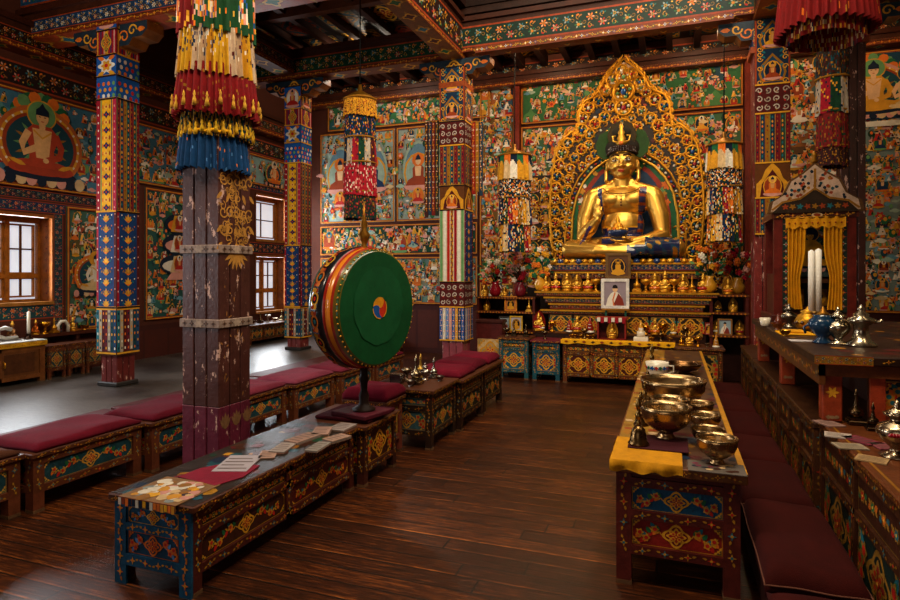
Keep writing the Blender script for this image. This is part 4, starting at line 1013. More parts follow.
# ---- cabinets along the window wall, on the raised aisle
CBX = -7.2
r = cabinet('cabinet', 'plain wooden two-door cabinet with a yellow top under the big window', 'cabinet', -7.57, CBX, 4.1, 5.17, .5, clear=.06, z=PF, rows=[(0, 1, hx('5a3418'), 'vine')], bays={'+x': 2}, frame=hx('6a3c1a'), topcol=hx('c89018'), studs=False, tt=.06, over=.02)
for o in list(r.children):
    if o.name.startswith('panel'): bpy.data.objects.remove(o)
for k in range(2):
    a = 4.17+.47*k; m = MB(); m.box(CBX-.015, CBX-.002, a, a+.45, PF+.1, PF+.41, hx('5e3618')); m.box(CBX-.003, CBX+.002, a+.05, a+.4, PF+.14, PF+.37, hx('4a2812')); d_ = m.build('door', r)
    m = MB(); y = a+(.41 if k == 0 else .04); m.tube([(CBX, y, PF+.22), (CBX+.03, y, PF+.23), (CBX+.03, y, PF+.28), (CBX, y, PF+.29)], .01, K['gold']); h_ = m.build('handle', d_, tuple(r['_o']))
tm = MB(); tm.box(-7.58, CBX+.022, 4.09, 5.18, PF+.5, PF+.51, hx('a8a49c'), 'paper'); tm.build('top_sheet', r)
for k, (a, b, lb) in enumerate([(5.22, 5.44, 'small teal-panelled cupboard beside the yellow-topped cabinet'), (5.48, 5.7, 'small teal-panelled cupboard half hidden by the brocade pillar'), (5.74, 5.98, 'small painted cupboard in the shadow behind the brocade pillar')]):
    cabinet('cupboard', lb, 'cupboard', -7.45, -7.2, a, b, .42, clear=.1, z=PF, rows=[(0, 1, TEALP, 'full')], frame=hx('5a2c18'), gold=hx('a87828'), stile=.03, over=.005)
m = MB(); m.box(-7.58, -7.46, 5.2, 6.5, PF+.5, PF+.54, hx('4a2214'), 'dark wood')
for y in (5.22, 5.8, 6.4): m.box(-7.57, -7.48, y, y+.05, PF, PF+.5, hx('3a1a10'), 'dark wood')
solo(m, 'shelf_table', 'narrow dark shelf table behind the teal cupboards', 'table', (-7.5, 5.85, PF))
cabinet('cabinet', 'long cabinet with round gold motifs beneath the far windows', 'cabinet', -7.5, -7.15, 8.9, 10.8, .36, clear=.07, z=PF, bays={'+x': 5}, rows=[(0, 1, hx('1c3034'), 'full')], frame=hx('4a2212'), gold=hx('b8862a'))

# ---- altar front cabinets
cabinet('altar_cabinet', 'broad brown altar cabinet with three gold medallions below the Buddha', 'cabinet', -1.48, .02, 8.7, 9.15, .62, clear=.1, bays={'-y': 4}, rows=[(0, .7, [hx('4a1810'), hx('3a2010'), hx('4a1810')], 'full'), (.7, 1, hx('4a2410'), 'vine')], frame=hx('5a2c10'), gold=K['gold'])
cabinet('altar_cabinet', 'blue altar cabinet with one gold medallion beside the brown cabinet', 'cabinet', -1.93, -1.53, 8.72, 9.1, .6, clear=.1, rows=[(0, .74, BLUEP, 'full'), (.74, 1, hx('3a2a14'), 'vine')], frame=hx('16404a'), topcol=hx('5a1420'))
cabinet('altar_cabinet', 'blue altar cabinet farthest from the brown one, behind the last bench-table', 'cabinet', -2.45, -2.0, 8.75, 9.12, .62, clear=.1, rows=[(0, .74, hx('1c4a58'), 'full'), (.74, 1, hx('3a2a14'), 'vine')], frame=hx('1c444a'))
cabinet('altar_cabinet', 'dark altar side cabinet with an open niche beyond the white cup', 'cabinet', .06, .62, 8.55, 9.0, .6, clear=.08, rows=[(0, 1, hx('1c1a14'), 'full')], frame=hx('4a2410'), gold=hx('a8782a'))
cabinet('altar_cabinet', 'narrow altar cabinet at the head of the floor cushions', 'cabinet', .98, 1.35, 8.3, 8.7, .66, clear=.08, rows=[(0, 1, hx('4a1c10'), 'full')], frame=hx('5a2c12'))
m = MB(); m.box(-2.9, -2.48, 9.04, 9.24, .05, .8, hx('4a1410')); p = PL(m, (-2.92, 9.039, .05), (1, 0, 0), (0, 0, 1), (0, -1, 0)); p.panel(.04, .1, .46, .5, hx('c8a878'), K['gold'], l=1); m.box(-2.92, -2.46, 9.02, 9.26, .8, .85, hx('3a140c'), bev=.008); m.box(-2.85, -2.55, 9.07, 9.2, 0, .05, K['black'])
solo(m, 'chest', 'small red chest with a white floral front between dark pillar and blue cabinet', 'chest', (-2.7, 9.14, 0))

# ---- table of bowls, right of the aisle
def bowl_top(p, w, h):
    p.rect(.01, .01, w*.34, h-.01, hx('8a6420'), 0); p.rect(w*.34, .01, w-.01, h-.01, hx('4a3020'), 0)
    for k in range(160):
        x, y = RN.uniform(.03, w*.32), RN.uniform(.03, h-.03); p.blot(x, y, .035, var(pick('rust', 'gold', 'golddk', 'maroon', 'cream', 'golddk'), .3), 1+k % 3)
    for k in range(150):
        x, y = RN.uniform(w*.38, w-.03), RN.uniform(.03, h-.03); p.blot(x, y, .04, var(pick('mauve', 'brown', 'navy', 'golddk', 'brown', 'maroon'), .3), 1+k % 3)
    p.rect(w-.03, 0, w, h, hx('b0781c'), 5)
RT = cabinet('bowl_table', 'tall red and blue painted table carrying the brass bowls', 'table', -.27, .31, 3.2, 7.9, .63, clear=.16, bays={'-x': 5, '+x': 5}, faces=('-y', '-x', '+x'), rows=[(0, .48, hx('7a1810'), 'full'), (.48, .92, hx('10405c'), 'full')], frame=hx('4e1810'), topcol=hx('6a3a16'), top_orn=bowl_top, tt=.05, stile=.075)
# ---- seat platform and floor cushions along it
m = MB(); m.box(.4, .72, 1.5, 7.75, .03, .2, hx('2a100a'), 'dark wood'); m.box(.38, .74, 1.5, 7.8, .2, .23, hx('3a180e'), 'dark wood', .008)
m.box(.43, .69, 1.55, 7.7, 0, .03, K['black'], 'dark wood'); solo(m, 'seat_platform', 'long low seat platform under the dark red floor cushions', 'platform', (.56, 4.6, 0))
DR = hx('300a07')
cs = [(1.75, 2.8, .085, 'lower dark red floor cushion at the front edge of the picture'), (2.83, 3.76, .13, 'plump dark red floor cushion beside the end of the bowl table'), (3.79, 4.58, .11, 'dark red floor cushion beside the smallest bowl on the table'),
      (4.61, 5.3, .1, 'dark red floor cushion abreast of the big basin'), (5.33, 6.15, .1, 'dark red floor cushion third from the altar'), (6.18, 7.0, .095, 'dark red floor cushion second from the altar'), (7.03, 7.75, .09, 'dark red floor cushion at the altar end of the row')]
for k, (a, b, t, lb) in enumerate(cs):
    cushion(lb, .37, .755, a, b, .23, t, var(DR, .12), 'dark red floor cushions', piping=hx('5a3426') if k in (1, 2) else None, n=18)
# ---- long bench cabinets along the counter
for k, (a, b, lb) in enumerate([(1.3, 2.62, 'dark painted bench cabinet with vessels and papers, nearest the viewer'), (2.64, 4.0, 'dark painted bench cabinet in front of the red counter')]):
    cabinet('bench_cabinet', lb, 'cabinet', .8, 1.75, a, b, .75, clear=.08, bays={'-x': 2}, faces=('-x',), rows=[(0, .62, hx('16241f'), 'full'), (.62, 1, hx('3a1c0e'), 'vine')], frame=hx('40200e'), gold=hx('8a6020'), topcol=hx('5a2c10'), over=.008, top_orn=lambda p, w, h: p.frame(.03, .03, w-.03, h-.03, .012, K['golddk'], 1))
for k, (a, b, lb) in enumerate([(4.03, 5.3, 'dark low cabinet under the near half of the counter'), (5.33, 6.8, 'dark low cabinet under the far half of the counter'), (6.83, 8.0, 'dark low cabinet between counter and altar')]):
    cabinet('bench_cabinet', lb, 'cabinet', .78, 1.5, a, b, .72, clear=.08, bays={'-x': 3}, faces=('-x', '-y'), rows=[(0, .62, hx('241a10'), 'full'), (.62, 1, hx('3a1c0e'), 'vine')], frame=hx('42220e'), gold=hx('8a6020'), topcol=hx('3a1e0c'), over=.008)
# ---- the raised counter
r = thing('counter', 'raised red-brown counter carrying silver ewers and a blue pot', 'counter', (1.5, 5.0, .72))
CX0, CX1, CY0, CY1, CZ = .78, 2.6, 3.9, 6.7, 1.135
m = MB(); m.box(CX0-.03, CX1, CY0-.03, CY1, CZ-.05, CZ, hx('2a160c'), 'painted wood', .006); tp_ = PL(m, (CX0-.03, CY0-.03, CZ+.0006), (1, 0, 0), (0, 1, 0), (0, 0, 1), lay=.0003); [tp_.blot(RN.uniform(.05, 1.75), RN.uniform(.05, 2.7), RN.uniform(.02, .07), var(pick('brown', 'brown', 'maroon', 'golddk', 'wood', 'navy'), .3), 1+q_ % 3) for q_ in range(260)]; m.box(CX0, CX1, CY0, CY0+.03, CZ-.12, CZ-.05, hx('5a2c10'))
p = PL(m, (CX0-.03, CY0-.031, CZ-.05), (1, 0, 0), (0, 0, 1), (0, -1, 0)); p.frieze(.0, .0, .28, .05, K['golddk'], K['navy'], 1); p.studs(.3, .025, 1.6, .025, .12, .01, [K['gold'], K['rust']], 1)
m.box(CX0, CX0+.03, CY0, CY1, CZ-.17, CZ-.05, hx('5a3010')); p = PL(m, (CX0-.001, CY1, CZ-.17), (0, -1, 0), (0, 0, 1), (-1, 0, 0)); p.studs(.05, .06, CY1-CY0, .06, .16, .022, [K['gold'], K['orange'], K['teal']], 1)
p.rect(0, .105, CY1-CY0, .118, K['golddk'], 1)
m.build('countertop', r)
for (x, y) in ((CX0+.02, CY0+.03), (CX0+.02, CY1-.1), (CX0+.02, 5.3)):
    m = MB(); m.box(x, x+.1, y, y+.09, .755 if y < 4 else .722, CZ-.12, hx('8c3418'), 'painted wood', .006)
    p = PL(m, (x, y-.001, .72), (1, 0, 0), (0, 0, 1), (0, -1, 0)); [p.leaf(.05, .2, .035, .016, a_*PI/3, K['gold'], 1) for a_ in range(6)]; [p.blot(.03+.02*a_, .06, .014, hx('8a6a4a'), 1) for a_ in range(3)]; m.build('post', r)
m = MB(); fx0 = 1.03
m.box(fx0, CX1-.05, CY0+.05, CY0+.09, .76, CZ-.12, hx('3a160c'))
m.box(fx0, fx0+.07, CY0+.02, CY0+.06, .76, CZ-.05, hx('8a3018')); m.box(fx0+.07, CX1-.05, CY0+.02, CY0+.06, .76, .82, hx('5a1c12')); m.box(fx0+.07, CX1-.05, CY0+.02, CY0+.06, CZ-.1, CZ-.05, hx('8a3a18')); m.box(fx0+.42, fx0+.49, CY0+.02, CY0+.06, .82, CZ-.1, hx('7a2c14')); m.box(fx0+.9, fx0+.97, CY0+.02, CY0+.06, .82, CZ-.1, hx('7a2c14'))
m.build('front_frame', r)
for k in range(2):
    m = MB(); p = PL(m, (fx0+.07+.42*k+.07*k, CY0+.049, .82), (1, 0, 0), (0, 0, 1), (0, -1, 0)); p.panel(0, 0, .35, .18, hx('16303c'), K['gold'], [K['teal'], K['red'], K['orange']]); m.build('panel', r)
m = MB(); m.box(CX0+.45, CX0+.48, CY0+.1, CY1, .73, CZ-.05, hx('2a100a'), 'dark wood'); m.box(CX0+.1, CX0+.45, CY1-.06, CY1-.02, .73, CZ-.1, hx('4a160e')); m.build('back_board', r)
# ---- curtained shrine standing at the back of the counter
SX0, SX1, SY, SZ0, SZ1 = .9, 1.56, 6.35, 1.135, 2.1
SC_X = (SX0+SX1)/2
r = thing('shrine', 'curtained wooden shrine with a white carved pediment on the counter', 'shrine', (SC_X, SY+.3, SZ0))
m = MB(); red = hx('5a1810')
for x in (SX0, SX1-.07):
    m.box(x, x+.07, SY, SY+.07, SZ0+.06, SZ1, red); m.box(x, x+.07, SY+.55, SY+.62, SZ0+.06, SZ1, red)
m.box(SX0-.03, SX1+.03, SY-.02, SY+.65, SZ0, SZ0+.06, hx('4a1a10'), bev=.006); m.box(SX0+.02, SX1-.02, SY+.57, SY+.6, SZ0+.06, SZ1, hx('2a0e08'))
m.box(SX0-.02, SX1+.02, SY-.01, SY+.63, SZ1, SZ1+.05, hx('5a2412')); m.box(SX0+.01, SX0+.03, SY+.06, SY+.56, SZ0+.06, SZ0+.45, hx('4a140c')); m.box(SX1-.03, SX1-.01, SY+.06, SY+.56, SZ0+.06, SZ1, hx('4a140c'))
m.box(SX0+.07, SX1-.07, SY+.02, SY+.05, SZ0+.06, SZ0+.14, hx('3a1a10'))
m.build('case', r)
m = MB()
for x in (SX0+.07, SX1-.13):
    p = PL(m, (x, SY+.005, SZ0+.1), (1, 0, 0), (0, 0, 1), (0, -1, 0)); p.rect(0, 0, .06, SZ1-SZ0-.1, hx('1c2a24'), 0); p.studs(.03, .02, .03, SZ1-SZ0-.12, .075, .018, [K['rust'], K['paleg'], K['red'], K['gold']], 1)
p = PL(m, (SX0, SY-.011, SZ1), (1, 0, 0), (0, 0, 1), (0, -1, 0)); p.rect(0, 0, SX1-SX0, .05, hx('3a140c'), 0); p.studs(.02, .025, SX1-SX0-.02, .025, .1, .018, [K['gold'], K['rust']], 1); p.ell(.35, .025, .045, .022, K['cream'], 3, 12); p.ell(.35, .025, .03, .014, K['rust'], 4, 10)
m.build('painted_border', r)
# pediment
w2 = (SX1-SX0)/2
O = V3((SC_X, SY, SZ1+.05))
m = MB(); P = [(-w2-.06, 0), (w2+.06, 0), (w2+.04, .1), (w2*.8, .17), (w2*.62, .3), (w2*.3, .37), (0, .46), (-w2*.3, .37), (-w2*.62, .3), (-w2*.8, .17), (-w2-.04, .1)]
pl = (O, V3((1, 0, 0)), V3((0, 0, 1)), V3((0, -1, 0))); m.prism(P, pl, -.05, .02, hx('5a3a1a'), edgecol=K['golddk'])
p = PL(m, O+V3((0, -.0205, 0)), (1, 0, 0), (0, 0, 1), (0, -1, 0), lay=.0012)
Pi = [(a*.92, b*.92+.015) for a, b in P]; p.poly(Pi, hx('b89a84'), 1)
for k in range(70):
    x, y = RN.uniform(-w2, w2), RN.uniform(.12, .38)
    if abs(x)/w2 < (1-(y-.1)/.36)*.95: p.blot(x, y, .017, var(pick('navy', 'rust', 'golddk', 'black', 'rust', 'tealdk')), 2)
p.poly([(-w2-.02, .0), (w2+.02, .0), (w2*.8, .09), (w2*.35, .12), (0, .21), (-w2*.35, .12), (-w2*.8, .09)], hx('2a1c10'), 3); p.stroke([(-w2-.02, .03), (-w2*.8, .1), (-w2*.35, .13), (0, .22), (w2*.35, .13), (w2*.8, .1), (w2+.02, .03)], .018, K['golddk'], 4)
for x in (-.24, -.18, -.12, -.06, 0, .06, .12, .18, .24): [p.leaf(x, .055, .03, .016, a_*2*PI/5+x*9, [K['golddk'], K['rust'], K['teal']][int(abs(x)*17) % 3], 5) for a_ in range(5)]
p.stroke([(0, .2), (0, .4)], .02, K['golddk'], 5)
m.lathe([(.02, 0), (.035, .02), (.015, .05), (.03, .07), (.006, .12)], SC_X, SY, SZ1+.5, K['golddk'], n=10)
m.build('pediment', r)
m = MB(); m.prism([(-.35, 0), (.35, 0), (.3, .1), (.1, .16), (-.1, .16), (-.3, .1)], (V3((SC_X, SY+.6, SZ1+.05)), V3((1, 0, 0)), V3((0, 0, 1)), V3((0, -1, 0))), 0, .55, hx('4a2a14')); m.build('roof', r)
# inner image
m = MB(); m.box(SX0+.15, SX1-.15, SY+.3, SY+.32, SZ0+.42, SZ1-.03, hx('3a4a48')); p = PL(m, (SX0+.15, SY+.299, SZ0+.42), (1, 0, 0), (0, 0, 1), (0, -1, 0)); great(p, .2, .05, .46, hx('8a7a70'), K['gold'], K['navy'], 1, skin=K['gold'])
m.box(SX0+.15, SX1-.15, SY+.2, SY+.4, SZ0+.36, SZ0+.4, hx('4a2812')); p = PL(m, (SX0+.15, SY+.35, SZ0+.06), (1, 0, 0), (0, 0, 1), (0, -1, 0)); p.rect(0, 0, .4, .3, hx('20140c'), 0)
for x, c in ((.1, K['cream']), (.3, K['gold'])): p.rect(x-.06, .08, x+.06, .24, K['golddk'], 1); p.ell(x, .16, .045, .06, c, 2); p.ell(x, .17, .02, .03, K['black'], 3)
m.build('painted_image', r)
def drape(mb, x0, x1, y, z0, z1, pinch, side, col):
    n, k = 40, 16; vs = []; fs = []
    for j in range(k+1):
        t = j/k; z = z1+(z0-z1)*t
        g = 1-pinch*math.exp(-((t-.62)/.22)**2) if t < .62 else 1-pinch*math.exp(-((t-.62)/.5)**2)
        g = 1-(1-g)*min(1, t*1.6)
        for i in range(n+1):
            u = i/n; a = x0+(x1-x0)*u
            a = x0+(a-x0)*g if side < 0 else x1-(x1-a)*g
            vs.append((a, y-.014*math.sin(u*2*PI*4.5+.4*t)-.005*math.sin(u*31), z))
    for j in range(k):
        for i in range(n): fs.append((j*(n+1)+i, (j+1)*(n+1)+i, (j+1)*(n+1)+i+1, j*(n+1)+i+1))
    mb.add(vs, fs, col, 'cloth', True)
for nm, a, b, sd in (('a', SX0+.11, SX0+.26, -1), ('b', SX1-.26, SX1-.11, 1)):
    m = MB(); drape(m, a, b, SY-.02, SZ0+.12, SZ1-.06, .3, sd, hx('cc8a0c')); m.build('curtain', r)
m = MB(); n = 30
vs = [(SX0+.09+(SX1-SX0-.18)*i/n, SY-.04-.006*math.sin(i*1.3), SZ1+.0-.0+.02*math.sin(PI*i/n)*.5-(0 if j == 0 else .1-.012*math.sin(i*1.1))) for j in range(2) for i in range(n+1)]
m.add(vs, [(i, n+1+i, n+2+i, i+1) for i in range(n)], hx('d08c10'), 'cloth', True)
m.tube([(SX0+.08, SY-.036, SZ1+.0), (SX1-.08, SY-.036, SZ1+.0)], .008, K['golddk'])
for q in range(11): m.ball((SX0+.12+.046*q, SY-.05, SZ1-.05), .008, K['rust'], 'cloth', 6, 4)
m.build('valance', r)

# ================================================================ HANGING BANNERS
def skirt(mb, cx, cy, z0, z1, r0, r1, pleats, amp, colf, rows=10, seg=8, fin='cloth', lower=.0):
    lower *= .3; seg = max(seg, 6); n = pleats*seg; vs = []; fs = []; cl = []
    for j in range(rows+1):
        t = j/rows; r = r1+(r0-r1)*t; z = z1+(z0-z1)*t
        for i in range(n):
            a = 2*PI*i/n; f_ = math.cos(a*pleats+.5*math.sin(a*7)); q = r+amp*(.45+.75*t)*(abs(f_)**.7)*(1 if f_ > 0 else -1)+amp*.4*math.sin(a*3+1)
            vs.append((cx+q*math.cos(a), cy+q*math.sin(a), z+(lower*math.cos(a*pleats)-.01*math.sin(a*2.5))*t))
    for j in range(rows):
        for i in range(n):
            i2 = (i+1) % n; fs.append((j*n+i, (j+1)*n+i, (j+1)*n+i2, j*n+i2)); cl.append(colf(i//seg, i % seg, j, i/n))
    mb.add(vs, fs, cl, fin, True)
def inner(mb, cx, cy, z, r, col): mb.lathe([(r, 0), (r*.98, .01), (.02, .015)], cx, cy, z, col, 'cloth', 24)
def brocade(base, accents, p=.25):
    def f(pl, s, j, u):
        RN.seed(pl*7919+j*131+s*17+int(base[0]*1e4))
        return var(RN.choice(accents), .2) if RN.random() < p else var(base, .1)
    return f
# thick victory banner round the head of the near pillar
BX, BY = -3.1, 3.5
r = thing('tiered_banner', 'thick tiered cloth banner, red and green over yellow, red and blue, round the pillar head', 'banner', (BX, BY, 2.34))
zz = lambda y: CAM_H+(272-y)/600*4.3
def redgreen(pl, s, j, u):
    a = (u*2*PI+.25) % (2*PI)
    base = hx('123c1e') if (u > .77 or u < .2) else hx('6a0e10')
    RN.seed(pl*31+j*7+s); q = (pl % 4 in (1, 2)) and 8 < j < 18 and RN.random() < .7
    if q: return var(RN.choice([K['gold'], K['gold2'], K['blue'], K['white'], K['pink'], K['orange']]), .2)
    return var(RN.choice([K['gold2'], K['gold'], K['orange']]), .2) if RN.random() < .08 else var(base, .12)
m = MB(); skirt(m, BX, BY, zz(38), zz(-70), .255, .24, 22, .014, redgreen, 20); inner(m, BX, BY, zz(-70), .26, hx('5a1010')); m.build('tier', r)['label'] = 'red and green brocade top tier'
def tassels(mb, cx, cy, z, rad, n, h, col):
    for k in range(n):
        a = 2*PI*(k+.3)/n; x, y = cx+rad*math.cos(a), cy+rad*math.sin(a)
        mb.lathe([(.016, 0), (.012, h*.4), (.006, h*.62), (.01, h*.72), (.002, h)], x, y, z+.012*math.sin(k*2.4), var(col, .2), 'cloth', 7)
m = MB(); skirt(m, BX, BY, zz(80), zz(34), .265, .245, 34, .012, lambda pl, s, j, u: (RN.seed(pl*13+j*7+s), var([hx('b88410'), hx('a87008'), hx('b09478'), hx('c09018'), hx('a08060')][(pl*7) % 5] if RN.random() > .16 or j > 7 else RN.choice([K['navy'], K['maroon'], K['white'], K['dkblue']]), .12))[1], 12, lower=.015); m.build('tier', r)['label'] = 'yellow and cream pleated tier'
def redtas(pl, s, j, u):
    RN.seed(pl*5+j*3)
    RN.seed(pl*5+j*3+s*11)
    if RN.random() < .05: return var(K['golddk'], .2)
    return var(hx('700a0e'), .12)
m = MB(); skirt(m, BX, BY, zz(119), zz(70), .285, .252, 36, .014, redtas, 18, lower=.02); tassels(m, BX, BY, zz(114), .3, 22, .1, hx('b8862a')); m.build('tier', r)['label'] = 'dark red pleated tier with gold tassels'
def yeltas(pl, s, j, u):
    RN.seed(pl*5+j*3+9)
    RN.seed(pl*5+j*3+s*13)
    if RN.random() < .35: return var(hx('a87c14'), .2)
    return var(RN.choice([K['navy'], K['dkgreen'], K['maroon'], K['navy'], K['golddk']]), .2)
m = MB(); skirt(m, BX, BY, zz(140), zz(108), .242, .232, 30, .01, yeltas, 12, lower=.015); tassels(m, BX, BY, zz(139), .25, 34, .085, hx('c8981c'))
m.tube([(BX+0.236*math.cos(a*PI/24), BY+0.236*math.sin(a*PI/24), zz(136)+.008*math.sin(a*2.2)) for a in range(48)], .013, K['yellow'], 'cloth', 8, True); m.build('tier', r)['label'] = 'gold tassel tier over dark cloth'
m = MB(); skirt(m, BX-.01, BY-.02, zz(172), zz(137), .236, .22, 30, .014, brocade(hx('0c355e'), [K['golddk'], K['orange'], K['lblue']], .04), 12, lower=.025); m.build('tier', r)['label'] = 'deep blue pleated bottom tier'
# red pleated banner high on the near side
BX2, BY2 = 1.03, 4.97
r = thing('tiered_banner', 'red pleated cloth banner cut by the top of the picture above the shrine', 'banner', (BX2, BY2, 3.2))
zz = lambda y: CAM_H+(272-y)/600*4.35
m = MB(); skirt(m, BX2, BY2, zz(35), zz(-60), .315, .25, 36, .016, brocade(hx('6a0c0c'), [K['golddk'], K['orange']], .05), 14, lower=.02); inner(m, BX2, BY2, zz(-60), .25, hx('4a0c0a')); m.tube([(BX2+.1, BY2, zz(-60)), (BX2+.1, BY2, 4.86)], .012, K['brown'], 'cloth'); m.build('tier', r)
m = MB(); skirt(m, BX2, BY2, zz(44), zz(8), .24, .235, 24, .008, brocade(hx('7a1410'), [K['golddk'], K['cream'], K['navy'], K['gold']], .4), 8); m.build('lining', r)
# cylinder banner in front of the pale murals
def cyl_banner(label, cx, cy, ztop, zbot, rad, tiers, ceil=5.2):
    r = thing('cylinder_banner', label, 'banner', (cx, cy, zbot))
    m = MB(); m.lathe([(rad*.98, 0), (rad, .02), (rad*.8, .05), (.03, .12), (.02, .2)], cx, cy, ztop-.03, K['golddk'], 'gilt', 24); m.tube([(cx, cy, ztop+.1), (cx, cy, ceil)], .008, K['black'], 'cloth'); m.build('crown', r)
    for a, b, k, cf, pl in tiers:
        m = MB(); skirt(m, cx, cy, b, a, rad*k*1.03, rad*k*.97, pl, rad*.04, cf, 16, 6, lower=.012); m.tube([(cx+rad*k*1.0*math.cos(q_*PI/20), cy+rad*k*1.0*math.sin(q_*PI/20), a) for q_ in range(40)], .012, K['golddk'], 'cloth', 6, True); m.build('tier', r)
    return r
z7 = lambda y: CAM_H+(272-y)/600*7.45
def redwhite(pl, s, j, u):
    RN.seed(pl*3+j//3)
    RN.seed(pl*3+j*5+s*7)
    return var(RN.choice([K['gold'], K['navy']]) if RN.random() < .12 else [K['crimson'], hx('a09080'), K['navy'], K['maroon'], hx('a89888'), K['dkgreen']][(pl*5) % 6], .2)
cyl_banner('cylindrical cloth banner of gold, navy, white and red tiers hanging before the pale murals', -3.66, 6.65, z7(97), z7(219), .195,
           [(z7(99), z7(117), 1.03, brocade(K['gold'], [K['golddk'], K['rust'], K['brown']], .35), 26), (z7(113), z7(141), .96, brocade(K['navy'], [K['blue'], K['gold'], K['dkgreen'], K['rust']], .3), 20), (z7(138), z7(166), 1.0, redwhite, 16), (z7(163), z7(196), 1.02, brocade(hx('9a1020'), [K['white'], K['maroon'], K['dkgreen'], K['pink']], .25), 18), (z7(192), z7(219), .98, brocade(hx('12281c'), [K['maroon'], K['navy'], K['golddk'], K['crimson']], .4), 18)], ceil=5.59)
def multi(pl, s, j, u):
    RN.seed(pl*3+j*5+s*7)
    return var(RN.choice([K['gold2'], K['orange'], K['white'], K['navy']]) if RN.random() < .3 else [K['crimson'], K['gold'], K['navy'], K['orange'], K['cream'], K['dkgreen'], K['golddk'], K['dkblue']][(pl*3) % 8], .2)
def archy(pl, s, j, u):
    k = pl % 4
    return var([K['white'], K['gold'], K['gold'], K['cream']][k] if j > 3+abs(s-1.5) else [K['navy'], K['green'], K['orange']][pl % 3], .15)
for cx, cy, ds, lb in ((-2.27, 9.0, 9.2, 'brocade cylinder banner with white arches between the dark pillar and the aureole'), (.66, 8.9, 8.15, 'brocade cylinder banner with white arches between the aureole and the red pillar')):
    zq = lambda y: CAM_H+(272-y)/600*ds
    o = 0 if cx < 0 else -10
    cyl_banner(lb, cx, cy, zq(155+o), zq(252+o), .25 if cx < 0 else .22, [(zq(156+o), zq(181+o), 1.02, archy, 16), (zq(180+o), zq(200+o), .98, brocade(K['navy'], [K['gold'], K['orange'], K['dkgreen'], K['white']], .45), 18), (zq(198+o), zq(225+o), 1.0, multi, 22), (zq(222+o), zq(252+o), .95, multi, 18)], ceil=5.0)
zq = lambda y: CAM_H+(272-y)/600*6.5
cyl_banner('dark brocade cylinder banner with white loops, hanging over the shrine pediment', 1.62, 7.5, zq(48), zq(168), .15, [(zq(48), zq(82), 1, brocade(hx('2a1c14'), [K['maroon'], K['golddk'], K['tealdk']], .4), 14), (zq(80), zq(116), 1.03, redwhite, 10), (zq(113), zq(150), 1, brocade(hx('6a1414'), [K['maroon'], K['dkgreen'], K['golddk']], .3), 14), (zq(148), zq(168), .96, brocade(hx('2c1414'), [K['golddk'], K['maroon']], .3), 14)], ceil=5.59)
# ================================================================ THE GOLDEN BUDDHA
def blob_mesh(parts, voxel, smooth=4):
    """one continuous skin over tapered limbs and ellipsoids"""
    m = MB()
    for q in parts:
        if q[0] == 'e':
            _, c, r = q[:3]; b = len(m.v); m.ball((0, 0, 0), r, K['gold'], 'statue gold', 24, 14)
            R = Matrix.Rotation(q[3], 4, 'Y') if len(q) > 3 else Matrix()
            for i in range(b, len(m.v)): m.v[i] = tuple((R @ Vector(m.v[i]))+Vector(c))
        else:
            _, pts, rs = q
            P = [Vector(p) for p in pts]; F = []; G = []
            for i in range(len(P)-1):
                for k in range(6): t = k/6; F.append(P[i].lerp(P[i+1], t)); G.append(rs[i]*(1-t)+rs[i+1]*t)
            F.append(P[-1]); G.append(rs[-1]); m.tube(F, G, K['gold'], 'statue gold', 14)
            m.ball(F[0], G[0], K['gold'], 'statue gold', 14, 9); m.ball(F[-1], G[-1], K['gold'], 'statue gold', 14, 9)
    o = m.build('tmp')
    md = o.modifiers.new('r', 'REMESH'); md.mode = 'VOXEL'; md.voxel_size = voxel; md.use_smooth_shade = True
    sm = o.modifiers.new('s', 'SMOOTH'); sm.factor = .5; sm.iterations = smooth
    dg = bpy.context.evaluated_depsgraph_get(); dg.update()
    me = bpy.data.meshes.new_from_object(o.evaluated_get(dg))
    bpy.data.objects.remove(o)
    return me
def colour_mesh(me, cf, mats):
    me.materials.clear()
    for k in mats: me.materials.append(MATS[k])
    for n in [a.name for a in me.attributes if a.name == 'Col']: me.attributes.remove(me.attributes[n])
    at = me.attributes.new('Col', 'FLOAT_COLOR', 'FACE'); buf = []; ix = []
    for p in me.polygons:
        c, k = cf(p.center); buf += c; ix.append(mats.index(k)); p.use_smooth = True
    at.data.foreach_set('color', buf); me.polygons.foreach_set('material_index', ix); me.update()
BO = (-.738, 9.85, 1.812)
bud = thing('buddha_statue', 'large golden seated Buddha statue in front of the jewelled aureole', 'statue', BO)
def finger(pts, r): return ('c', pts, [r]*(len(pts)-1)+[r*.75])
